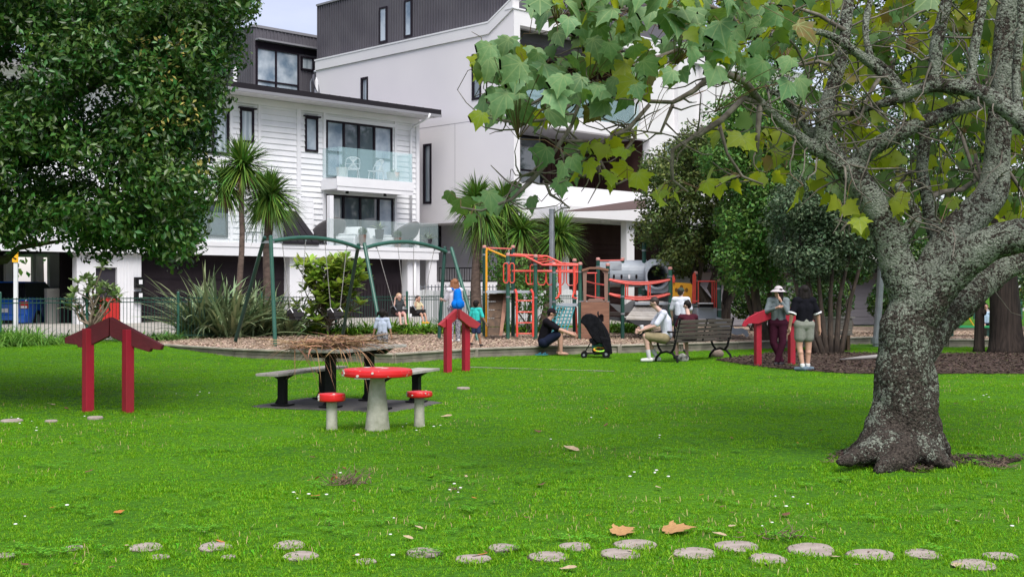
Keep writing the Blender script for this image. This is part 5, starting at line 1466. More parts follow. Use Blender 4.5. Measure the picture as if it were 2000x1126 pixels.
# darker lily clumps left
for k, (u, Y) in enumerate([(118,31.3),(142,31.2),(165,31.2),(245,31.9),(268,32),(292,32.2),(318,32.4),(338,32.9)]):
    x = PX(u, Y); t = clump('lily_clump', (x, Y, G(x, Y)), 90, .75, .035, m_leaf_mid, None, None, spread=1.3, droop=.7, seg=4, r0=.15)
    tag(t, 'dark strappy lily clump, '+ORD[k]+' from the left behind the left red gate', 'lily', 'dark lily clumps along the left fence')
# weedy grass mound at far left
t = clump('grass_mound', (PX(15, 30), 30, G(PX(15,30), 30)), 1700, 1.15, .026, M('weed_blade', (.08,.22,.02), .7, (.15,.31,.04), 2, island=.3, translucent=.25), 'overgrown mound of long green weeds at the left edge below the white post', 'weeds', spread=1.2, droop=.8, seg=4, r0=.42)
t = clump('grass_mound', (PX(75, 30.4), 30.4, G(PX(75,30.4), 30.4)), 700, .62, .022, MATS['weed_blade'], 'lower tuft of long weeds right of the white post', 'weeds', spread=1.2, droop=.8, seg=4, r0=.45)

# ------------------------------------------------------------ rosette shrubs (broad glossy leaves at branch tips)
def rosette_shrub(base, tips, leafL, m, lab, nl=13, name='rosette_shrub', bark=None):
    base = Vector(base); t = empty(name, base, 0, lab, 'shrub')
    mb = MB(); fork = base+Vector((0, 0, .35))
    mb.tube([base-Vector((0,0,.1)), fork], [.05, .045], 8)
    for k, tp in enumerate(tips): limb(mb, fork+Vector((rnd.uniform(-.05,.05), 0, rnd.uniform(-.1,.1))), tp, .032, .014, 6, wig=.1, seed=k+3)
    mb.build('branches', bark or m_bark_grey, t, base, smooth=True)
    bs = []; ds = []
    for tp in tips:
        for k in range(nl):
            a = 2*PI*k/nl*1.618*2; e = rnd.uniform(-.1, 1.2); bs.append(tp); ds.append((math.cos(a)*math.cos(e), math.sin(a)*math.cos(e), math.sin(e)))
    bs = np.array([tuple(b) for b in bs]); ds = np.array(ds); n = len(bs)
    blades('leaves', bs, ds, rng.uniform(.75, 1.15, n)*leafL, rng.uniform(.85, 1.15, n)*leafL*.34, .18, 4, m, t, base, prof=lambda s: [.25,.75,1.0,.95,.15][int(round(s*4))], roll=.25)
    return t
m_ros = leafmat('rosette_leaf', (.17,.33,.035), (.38,.47,.08), .35, .4, rough=.35, spec=.5)
Yr = 35.8
tips = []
rr = random.Random(4)
for k in range(120):
    u = rr.gauss(640, 34); v = rr.gauss(565, 36); 
    if not (572 < u < 708 and 505 < v < 650): continue
    tips.append(P(u, v, Yr+rr.uniform(-.5, .5)))
tips += [P(703,535,35.4), P(695,560,35.4), P(708,548,35.6), P(655,508,35.8), P(630,520,35.8), P(668,520,35.8), P(600,535,35.8)]
rosette_shrub((PX(640, Yr), Yr, .2), tips, .36, m_ros, 'large broad leaved yellow green shrub between the flax and the middle swing legs', nl=14)
Yr = 31.6
tips = [P(u, v, Yr+rr.uniform(-.3,.3)) for u, v in ((200,521),(152,553),(165,545),(180,560),(195,575),(210,560),(222,578),(232,575),(140,585),(133,598),(150,605),(172,570),(190,590),(160,620),(205,600),(185,612),(176,548),(228,585),(145,572),(215,566),(198,560),(170,590))]
rosette_shrub((PX(178, Yr), Yr, .2), tips, .28, leafmat('pale_rosette_leaf', (.13,.22,.07), (.25,.34,.12), .25, .3), 'open pale green rosette shrub on knobbly stems above the left red gate', nl=15, bark=M('pale_knobbly_bark', (.26,.2,.15), .9))

# ------------------------------------------------------------ generic broadleaf tree
def tree(name, lab, base, stems, clumps, n, leaf, m, bark=m_bark_tree, group=None, aspect=.5, backing=True, shell=.45, cat='tree'):
    base = Vector(base); t = empty(name, base, 0, lab, cat, group)
    mb = MB()
    for k, s in enumerate(stems):
        pts = [Vector(p) for p in s[0]]; r0, r1 = s[1], s[2]; m_ = len(pts)-1
        if len(pts) == 2: limb(mb, pts[0], pts[1], r0, r1, 8, seed=k)
        else: mb.tube(pts, [r0+(r1-r0)*i/m_ for i in range(m_+1)], 10, wob=.05, seed=k)
    mb.build('trunk', bark, t, base, smooth=True)
    ce = np.array([c[:3] for c in clumps]); ra = np.array([c[3:6] for c in clumps])
    leaf_cloud('crown', ce, ra, n, leaf, m, t, base, shell=shell, aspect=aspect)
    return t
def fill_poly(poly, n, Y0, Y1, r0, r1, seed=1, dens=None):
    f = inpoly(poly); rr = random.Random(seed); us = [p[0] for p in poly]; vs_ = [p[1] for p in poly]; out = []
    while len(out) < n:
        u = rr.uniform(min(us), max(us)); v = rr.uniform(min(vs_), max(vs_))
        if not f(u, v): continue
        if dens and rr.random() > dens(u, v): continue
        Y = rr.uniform(Y0, Y1); r = rr.uniform(r0, r1); p = P(u, v, Y); out.append((p.x, p.y, p.z, r, r, r*.75))
    return out

# big evergreen on the left: crown reaches into the frame, trunk stands just outside
crownpoly = [(470,-30),(474,10),(452,40),(430,85),(443,110),(420,160),(412,200),(398,240),(400,300),(395,350),(385,400),(365,430),(366,495),(335,508),(300,482),(272,445),(240,470),(222,488),(180,478),(130,440),(70,455),(0,470),(-300,480),(-600,420),(-760,150),(-700,-250),(-300,-520),(100,-480),(380,-260)]
def dens(u, v):
    d = 1.0
    # thin zones where bright background shows
    for (cu, cv, ru, rv, q) in ((150,200,42,46,.97),(75,150,70,40,.55),(20,130,45,40,.8),(215,190,60,40,.6),(200,330,60,40,.7),(60,340,60,50,.6),(215,375,30,25,.85),(130,330,80,50,.35),(20,350,30,40,.7),(45,60,30,30,.6)):
        if ((u-cu)/ru)**2+((v-cv)/rv)**2 < 1: d *= (1-q)
    return d
vis = [p for p in crownpoly if p[0] >= -100]
cl = fill_poly([(470,-30)]+[p for p in crownpoly[1:23]]+[(-60,470),(-60,-60)], 560, 14.8, 18.5, .24, .46, 3, dens)+fill_poly([(470,-30),(380,-260),(100,-480),(-300,-520),(-700,-250),(-760,150),(-600,420),(-300,480),(-60,470),(-60,-40)], 380, 14.8, 19.8, .3, .6, 4)
tb = Vector((-8.6, 17.2, 0))
st = [([tb-Vector((0,0,.1)), tb+Vector((.1,.0,1.2)), tb+Vector((-.1,0,2.4)), tb+Vector((.3,.2,4.0)), tb+Vector((.8,0,6.5))], .34, .12)]
for k, (u, v, Y) in enumerate([(120,470,16.5),(300,420,16.2),(60,300,17),(330,250,17.5),(230,120,17.8),(380,100,17.2),(-300,200,17),(-150,-200,17),(250,-200,17),(-400,380,16)]):
    st.append(([tb+Vector((.1,.05,1.6+k*.33)), P(u, v, Y)], .12, .02))
big = tree('evergreen_tree', 'huge dense dark evergreen tree crown hanging over the left side of the lawn', tb, st, cl, 215000, .092, m_leaf_dark, group=None, aspect=.48, shell=.35)
# yellowish flower clusters scattered on the crown face
fl = [P(u+rnd.gauss(0, 12), v+rnd.gauss(0, 12), 15.0+rnd.uniform(-.2, .5)) for (u, v) in [(365,80),(330,100),(300,130),(285,95),(350,200),(370,215),(385,225),(330,235),(355,240),(275,85),(262,270),(325,150),(390,320),(300,240)] for _ in range(22)]
Cn = np.array([tuple(p) for p in fl]); nn = rand_dirs(len(fl)); nn[:,1] -= .8; nn /= np.linalg.norm(nn,axis=1)[:,None]
leaves_at('yellow_sprigs', Cn, nn, .075, M('yellow_sprig', (.38,.30,.07), .7, (.25,.25,.06), 3), big, tb, .45)

# ------------------------------------------------------------ trees behind the playground on the right
def stemset(b, tips, r0, r1, Y):
    out = []
    for k, (u, v, dy) in enumerate(tips): out.append(([b+Vector((rnd.uniform(-.12,.12), rnd.uniform(-.1,.1), -.1)), P(u, v, Y+dy)], r0, r1))
    return out
Y = 37.0; b = Vector((PX(1412, Y), Y, .2))
cl = fill_poly([(1262,330),(1300,300),(1340,260),(1390,240),(1440,290),(1480,360),(1500,430),(1480,500),(1430,520),(1380,505),(1330,530),(1290,510),(1262,460),(1275,400)], 170, 35.8, 38.4, .38, .68, 5)
tree('broadleaf_tree', 'rounded mid green tree with olive brown patches behind the tunnel and yellow panel', b, stemset(b, [(1380,430,0),(1430,400,.3),(1330,440,-.3),(1460,450,.2),(1300,400,0),(1400,330,.5)], .15, .03, Y), cl, 34000, .125, leafmat('olive_leaf', (.06,.12,.025), (.14,.17,.045), .25, .6))
Y = 33.0; b = Vector((PX(1500, Y), Y, .0))
cl = fill_poly([(1400,200),(1470,170),(1520,200),(1560,300),(1570,400),(1555,500),(1510,560),(1470,540),(1440,560),(1405,520),(1420,420),(1390,300)], 200, 31.8, 35, .35, .62, 6)
tree('broadleaf_tree', 'tall dark leafy tree with paired pale brown stems right behind the hatted woman', b, [([b, P(1478,600,Y), P(1468,520,Y), P(1440,430,Y)], .16, .06), ([b+Vector((.12,0,0)), P(1508,600,Y), P(1500,520,Y), P(1490,380,Y)], .13, .05), ([b+Vector((-.15,.1,0)), P(1455,560,Y), P(1410,480,Y)], .09, .04)], cl, 34000, .12, m_leaf_mid)
Y = 30.0; b = Vector((PX(1618, Y), Y, 0))
cl = fill_poly([(1520,400),(1560,350),(1620,330),(1690,345),(1730,400),(1735,470),(1700,520),(1650,510),(1600,540),(1560,530),(1525,490)], 150, 29, 31.6, .32, .55, 7)
sts = []
for (bu, mu, tu) in ((1598,1560,1530),(1606,1585,1560),(1615,1602,1590),(1622,1622,1630),(1632,1640,1670),(1640,1662,1700),(1610,1572,1600)):
    sts.append(([P(bu, 697, Y), P((bu+mu)/2, 645, Y+.1), P(mu, 580, Y), P(tu, 450, Y)], .085, .035))
tree('multi_stem_tree', 'multi stemmed tree with dense grey green crown right of the woman in black', b, sts, cl, 34000, .10, m_leaf_grey, m_bark_tree)
# tall background canopy on the right
def bgtree(u, Y, poly, n, nl, m, lab, leaf=.17, seed=1, dy=3):
    b = Vector((PX(u, Y), Y, .3)); cl = fill_poly(poly, n, Y-dy, Y+dy, .6, 1.15, seed)
    return tree('background_tree', lab, b, stemset(b, [(poly[0][0], poly[0][1]+80, 0), (u, 200, 0), (poly[len(poly)//2][0], poly[len(poly)//2][1]-60, .5)], .28, .06, Y), cl, nl, leaf, m)
bgtree(1640, 48, [(1480,60),(1560,20),(1680,30),(1760,120),(1780,300),(1740,470),(1620,500),(1520,440),(1460,260)], 170, 16000, m_leaf_dark, 'dark tree mass behind the crown of the multi stemmed tree', seed=11)
bgtree(1850, 44, [(1720,-60),(1850,-100),(2000,-60),(2060,150),(2060,420),(1980,500),(1850,490),(1760,420),(1730,200)], 200, 18000, leafmat('shaded_leaf', (.022,.05,.014), (.055,.10,.025), .15, .5), 'tall dark tree filling the gap behind the lichen covered limbs', seed=12)
bgtree(2150, 42, [(1980,-60),(2200,-100),(2350,0),(2380,300),(2300,480),(2100,500),(1990,430)], 120, 9000, m_leaf_dark, 'dark tree at the extreme right edge beyond the tree limbs', seed=13)
bgtree(1560, 60, [(1350,-30),(1480,-120),(1650,-160),(1800,-100),(1780,60),(1600,120),(1480,140),(1400,120)], 90, 6500, m_leaf_mid, 'distant pale tree top showing through the upper branches', seed=14, leaf=.22)
# two dark trunks on the right
for (uu, r, Y, nm, lab) in ((1968, .36, 30.5, 'broad_trunk_tree', 'massive dark furrowed tree trunk at the right edge of the mulch'), (1912, .11, 30.9, 'slim_trunk_tree', 'slim dark trunk with a knob standing beside the massive trunk'), (2062, .3, 29.5, 'broad_trunk_tree', 'dark trunk just beyond the right edge')):
    b = Vector((PX(uu, Y), Y, 0)); lean = -.06 if uu > 1950 else .02
    pts = [b+Vector((lean*z, 0, z)) for z in (-.1, .15, .5, 1.2, 2.2, 3.6, 5.0, 7.0)]
    rs = [r*q for q in (1.5, 1.25, 1.05, .95, .9, .8, .65, .5)]
    t = empty(nm, b, 0, lab, 'tree'); mb = MB(); mb.tube(pts, rs, 22, wob=.09, seed=int(uu))
    if r < .2: mb.ball(b+Vector((.08, -.06, 1.0)), .09)
    mb.build('trunk', M('dark_furrowed_bark', (.055,.04,.032), .95, (.022,.016,.013), 4, bump=1.0, bscale=9, stretch=(5,5,.5)), t, b, smooth=True)
    cl = [(b.x+rnd.uniform(-2.2,2.2), b.y+rnd.uniform(-1.5,2), rnd.uniform(4.0,8.5), .8, .8, .6) for _ in range(40)]
    leaf_cloud('crown', np.array(cl)[:,:3], np.array(cl)[:,3:], 3500 if r > .2 else 600, .15, m_leaf_dark, t, b)
# shaded hedge line closing the view at ground level on the right, behind everything
for k, (u, v, Y, r, lab) in enumerate([(1790,540,40,1.0,'low dark shrub behind the leaning steel pole'),(1792,468,41,1.0,'dark leaf mass seen in the crotch of the lichen tree'),(1745,575,38,.7,'dark low bush right of the grey weatherboard building'),(1850,520,41,1.3,'dark bush seen through the fork of the lichen tree'),(1560,590,39.5,.9,'dark shrub behind the hatted woman'),(1612,560,38.5,.75,'dark shrub seen between the fanning stems of the multi stemmed tree'),(1655,500,36.5,.6,'dark bush overhanging the grey weatherboard wall'),(1585,600,37.5,.6,'low dark bush between the woman in black and the grey wall'),(1470,575,41,.7,'dark leafed shrub in front of the far white wall'),(1950,500,42,1.4,'dark bush behind the massive trunk'),(2050,545,40,1.2,'dark bush at the right edge')]):
    shrub('dark_shrub', lab, 'shrub', [C_at(u,v,Y,r), C_at(u+20,v+25,Y,r*.8), C_at(u-22,v+18,Y,r*.7)], 2600, .14, m_leaf_dark)
# row of trees far off to close the horizon left and right (seen in gaps)
for k in range(16):
    a = R(-62+k*8.2); d_ = 95+8*math.sin(k*2.3); x, y = math.sin(a)*d_, math.cos(a)*d_
    cl = [(x+rnd.uniform(-4,4), y+rnd.uniform(-3,3), rnd.uniform(2.5,7.5), 2.2, 2.2, 1.8) for _ in range(14)]
    t = empty('distant_tree', (x, y, .5), 0, 'distant tree, '+ORD[k]+' from the left, closing the view behind the houses', 'tree', 'distant trees behind the houses')
    leaf_cloud('crown', np.array(cl)[:,:3], np.array(cl)[:,3:], 1500, .5, m_leaf_mid, t, (x, y, .5))
    mb = MB(); mb.cyl(0,0,0,4,.3,.2,8); mb.build('trunk', m_bark_tree, t)

# far right : second play area glimpsed through the fork
t = empty('park_shelter', (PX(1925, 52), 52, .3), 0, 'green and white striped railings of a play area glimpsed between the right trunks', 'railings')
for k, (v, m_) in enumerate(((538,m_white),(545,m_green),(561,m_white),(567,m_yel))):
    mb = MB(); z_ = PZ(v, 52)-.3; mb.box(-2.5, 3, -.03, .03, z_, z_+.09); mb.build('rail', m_, t)
for k in range(6): mb = MB(); mb.box(-2.5+k, -2.42+k, .031, .08, 0, PZ(536,52)-.3); mb.build('railing_post', m_green, t)
t = empty('play_table', (PX(1895, 36), 36, .2), 0, 'low green edged play platform beside the seated child at the right', 'play equipment')
mb = MB(); mb.box(-.75, .55, -.3, .3, .26, .31); mb.build('board', M('bright_green_edge', (.02,.30,.10), .5), t)
for sx in (-.6, .45): mb = MB(); mb.box(sx-.04, sx+.04, -.2, .2, -.05, .259); mb.build('leg', m_greend, t)
mb = MB(); mb.tube([(-.5,0,.31),(-.45,0,.75),(-.1,0,.62),(.1,0,.31)], .022, 6); mb.build('handle_bar', m_yel, t)
# pale fallen branch on the mulch
t = tag(MB().tube([P(1640,706,26.2)+Vector((0,0,.05)), P(1680,703,26)+Vector((0,0,.05)), P(1735,699,26)+Vector((0,0,.05)), P(1790,696,26)+Vector((0,0,.04))], [.01,.035,.05,.05], 8, wob=.1).build('fallen_branch', m_steel and M('bleached_wood', (.27,.26,.25), .9), None, smooth=True), 'bleached grey fallen branch lying on the mulch left of the lichen trunk', 'branch')
# ------------------------------------------------------------ lichen covered tree on the right
YT = 11.4
def lichen_mat():
    m = bpy.data.materials.new('lichen_covered_bark'); m.use_nodes = True; nt = m.node_tree; N = nt.nodes; K = nt.links.new
    b = N['Principled BSDF']; b.inputs['Roughness'].default_value = .95; b.inputs['Specular IOR Level'].default_value = .15
    tc = N.new('ShaderNodeTexCoord')
    vo = N.new('ShaderNodeTexVoronoi'); vo.inputs['Scale'].default_value = 34; vo.feature = 'F1'
    no = N.new('ShaderNodeTexNoise'); no.inputs['Scale'].default_value = 3.2; no.inputs['Detail'].default_value = 6; no.inputs['Roughness'].default_value = .65
    nf = N.new('ShaderNodeTexNoise'); nf.inputs['Scale'].default_value = 42; nf.inputs['Detail'].default_value = 5; nf.inputs['Roughness'].default_value = .7
    nd = N.new('ShaderNodeTexNoise'); nd.inputs['Scale'].default_value = 12; nd.inputs['Detail'].default_value = 4
    wv = N.new('ShaderNodeVectorMath'); wv.operation = 'MULTIPLY_ADD'; wv.inputs[1].default_value = (.05,.05,.05)
    K(tc.outputs['Object'], no.inputs[0]); K(tc.outputs['Object'], nf.inputs[0]); K(tc.outputs['Object'], nd.inputs[0])
    K(nd.outputs['Color'], wv.inputs[0]); K(tc.outputs['Object'], wv.inputs[2]); K(wv.outputs[0], vo.inputs[0])
    vo2 = N.new('ShaderNodeTexVoronoi'); vo2.inputs['Scale'].default_value = 46; K(wv.outputs[0], vo2.inputs[0])
    vo.inputs['Scale'].default_value = 110
    sp = N.new('ShaderNodeSeparateColor'); K(vo2.outputs['Color'], sp.inputs[0])
    sp2 = N.new('ShaderNodeSeparateColor'); K(vo.outputs['Color'], sp2.inputs[0])
    def math_(op, a, b_, c=None):
        q = N.new('ShaderNodeMath'); q.operation = op
        for i_, x in enumerate((a, b_, c)):
            if x is None: continue
            if isinstance(x, (int, float)): q.inputs[i_].default_value = x
            else: K(x, q.inputs[i_])
        return q.outputs[0]
    n15 = math_('MULTIPLY_ADD', no.outputs[0], 1.3, -.17); a1 = math_('MULTIPLY_ADD', sp.outputs[0], .34, n15); a2 = math_('MULTIPLY_ADD', sp2.outputs[1], .20, a1); a3 = math_('MULTIPLY_ADD', nf.outputs[0], .35, a2)
    sx = N.new('ShaderNodeSeparateXYZ'); K(tc.outputs['Object'], sx.inputs[0]); zr = N.new('ShaderNodeMapRange'); zr.inputs['From Min'].default_value = 0; zr.inputs['From Max'].default_value = 2.2; zr.inputs['To Min'].default_value = -.13; zr.inputs['To Max'].default_value = .10
    K(sx.outputs[2], zr.inputs[0]); a4 = math_('ADD', a3, zr.outputs[0])
    ra = N.new('ShaderNodeValToRGB'); ra.color_ramp.elements[0].position = .93; ra.color_ramp.elements[1].position = .99
    K(a4, ra.inputs[0])
    cl = N.new('ShaderNodeValToRGB'); e = cl.color_ramp.elements; e[0].color = (.15,.17,.13,1); e[1].color = (.32,.345,.29,1)
    K(sp2.outputs[0], cl.inputs[0])
    cb = N.new('ShaderNodeValToRGB'); e = cb.color_ramp.elements; e[0].position = .35; e[0].color = (.010,.008,.007,1); e[1].position = .68; e[1].color = (.12,.10,.083,1)
    K(nf.outputs[0], cb.inputs[0])
    mx = N.new('ShaderNodeMix'); mx.data_type = 'RGBA'; K(ra.outputs[0], mx.inputs[0]); K(cb.outputs[0], mx.inputs[6]); K(cl.outputs[0], mx.inputs[7])
    K(mx.outputs[2], b.inputs['Base Color'])
    bp = N.new('ShaderNodeBump'); bp.inputs['Strength'].default_value = 1.0; bp.inputs['Distance'].default_value = .035
    h = math_('MULTIPLY_ADD', ra.outputs[0], .5, nf.outputs[0]); h2 = math_('MULTIPLY_ADD', vo2.outputs['Distance'], -.6, h); K(h2, bp.inputs['Height'])
    K(bp.outputs[0], b.inputs['Normal']); return m
m_lich = lichen_mat()
big2 = empty('lichen_tree', (PX(1762, YT), YT, 0), 0, 'large spreading tree with lichen covered trunk and big lobed leaves', 'tree')
bo = big2.location
tr = MB()
def chain(pts, n=14):
    """pts: (u, v, r_px, dY) -> tapered capsules"""
    q = [(P(u, v, YT+dy), r*(YT+dy)/FOC) for (u, v, r, dy) in pts]
    # catmull subdivision
    out = []
    for i in range(len(q)-1):
        p0 = q[max(i-1,0)]; p1 = q[i]; p2 = q[i+1]; p3 = q[min(i+2, len(q)-1)]
        for k in range(4):
            t = k/4; c = .5*((2*p1[0])+(p2[0]-p0[0])*t+(2*p0[0]-5*p1[0]+4*p2[0]-p3[0])*t*t+(3*p1[0]-p0[0]-3*p2[0]+p3[0])*t**3)
            out.append((c, p1[1]+(p2[1]-p1[1])*t))
    out.append(q[-1]); return out
SEGS = []
def big_chain(mb, pts, n=16):
    o = chain(pts); mb.tube([a for a, r in o], [r for a, r in o], n)
    a, r = o[0]; mb.ball(a, r*.98, n=n, m=8); a, r = o[-1]; mb.ball(a, r*.98, n=n, m=8); SEGS.append(o)
big_chain(tr, [(1752,790,48,0),(1732,840,44,-.05),(1700,874,30,-.15),(1664,893,14,-.25)])
big_chain(tr, [(1784,800,45,0),(1803,848,42,-.05),(1824,884,28,-.15),(1848,901,12,-.25)])
big_chain(tr, [(1765,925,66,0),(1764,880,64,0),(1764,840,58,0),(1762,790,57,0),(1764,740,55,0),(1766,690,50,0),(1772,640,54,0),(1786,600,46,0)])
big_chain(tr, [(1800,800,34,-.05),(1808,760,28,-.02),(1806,720,20,0),(1800,690,16,.0)])
big_chain(tr, [(1788,600,42,0),(1762,545,36,0),(1743,485,31,0),(1721,430,28,0),(1692,378,28,0),(1664,335,25,0)])
big_chain(tr, [(1668,345,22,0),(1625,306,15,0),(1580,284,13,0),(1537,248,11,-.1),(1484,199,9,-.2)])
big_chain(tr, [(1640,318,17,0),(1608,290,12,.1),(1589,270,10,.1),(1558,224,9,.1),(1527,189,7,.1),(1500,178,6,.1)])
big_chain(tr, [(1640,322,20,0),(1612,280,18,0),(1609,240,17,0),(1620,189,15,.1),(1638,135,13,.1),(1648,90,12,.1),(1655,20,11,.2),(1665,-60,9,.3)])
big_chain(tr, [(1672,345,22,0),(1680,312,19,0),(1712,284,17,-.1),(1766,256,16,-.2),(1811,236,14,-.2),(1877,211,14,-.1),(1912,203,13,.1)])
big_chain(tr, [(1795,600,40,0),(1822,528,36,0),(1856,468,34,.05),(1903,418,33,.1),(1938,376,31,.15),(1946,322,26,.2),(1948,278,24,.2),(1957,200,23,.25),(1960,110,22,.3),(1968,20,20,.35),(1980,-70,18,.4),(2000,-200,14,.5)])
big_chain(tr, [(1795,610,44,-.05),(1842,548,38,-.15),(1888,506,36,-.25),(1940,474,35,-.35),(2010,458,33,-.45),(2090,452,30,-.5),(2200,420,26,-.6),(2320,350,20,-.7)])
big_chain(tr, [(1796,690,30,.1),(1836,632,32,.25),(1883,585,33,.4),(1925,545,31,.6),(1985,505,27,.8),(2060,480,24,1.0),(2160,450,18,1.2)])
big_chain(tr, [(1740,500,18,0),(1765,462,14,-.1),(1789,424,13,-.1),(1772,392,11,-.1),(1756,364,10,-.1)])
big_chain(tr, [(1835,470,20,.2),(1820,440,13,.2),(1811,389,12,.2),(1801,330,12,.2),(1806,262,11,.25),(1784,211,9,.3),(1762,175,9,.2),(1722,128,8,.1),(1703,120,8,0)])
big_chain(tr, [(2090,330,22,-.8),(2040,280,20,-.7),(2000,240,18,-.6),(1948,200,17,-.5),(1900,176,16,-.4),(1833,167,14,-.3),(1788,178,12,-.25),(1757,192,11,-.2),(1710,206,8,-.1),(1660,222,7,0)])
big_chain(tr, [(2200,430,24,-.6),(2150,390,23,-.7),(2090,330,22,-.8)])
big_chain(tr, [(1765,190,12,-.2),(1720,142,10,-.2),(1669,100,9,-.3),(1614,67,8,-.4),(1560,60,7,-.5),(1500,70,6,-.6),(1449,72,5,-.7)])
big_chain(tr, [(1823,162,12,-.3),(1829,89,13,-.3),(1845,20,12,-.3),(1860,-60,10,-.3)])
big_chain(tr, [(1895,175,10,-.4),(1903,95,10,-.35),(1918,10,9,-.3),(1930,-80,8,-.3)])
big_chain(tr, [(1990,220,9,-.5),(1985,150,9,-.4),(1992,60,8,-.4),(1996,-40,7,-.4)])
big_chain(tr, [(1700,110,8,.0),(1690,60,7,.1),(1700,0,6,.2),(1720,-60,5,.3)])
# roots
for (pts) in ([(1740,860,34,-.2),(1700,880,24,-.45),(1668,893,14,-.6),(1640,903,7,-.75)], [(1790,870,32,-.2),(1815,888,24,-.35),(1838,902,14,-.45),(1862,912,7,-.5)],
              [(1765,880,34,-.35),(1750,900,26,-.55),(1715,918,12,-.75)], [(1720,840,26,0),(1688,868,18,.1),(1655,884,9,.2)], [(1808,840,26,.1),(1832,866,18,.2),(1850,884,9,.3)]):
    big_chain(tr, pts)
# burl on the right of the trunk
tr.ball(P(1806, 775, YT), .12, .14, .22)
# bark relief : thousands of small lumps are left to displacement
me = voxel(tr, .021, 'trunk', 1, bo)
nv = len(me.vertices); co = np.empty(nv*3, np.float32); me.vertices.foreach_get('co', co); co = co.reshape(-1, 3)
nr = np.empty(nv*3, np.float32); me.vertices.foreach_get('normal', nr); nr = nr.reshape(-1, 3)
dsp = np.array([mnoise.noise(Vector((p[0]*5, p[1]*5, p[2]*3)))*.022+mnoise.noise(Vector((p[0]*17, p[1]*17, p[2]*12)))*.013+mnoise.noise(Vector((p[0]*38, p[1]*38, p[2]*30)))*.006 for p in co], dtype=np.float32)
rad_f = np.clip((3.2-co[:,2])/2.2, .35, 1.0)
co += nr*(dsp*rad_f)[:,None]; me.vertices.foreach_set('co', co.ravel()); me.update()
link('trunk', me, m_lich, big2)

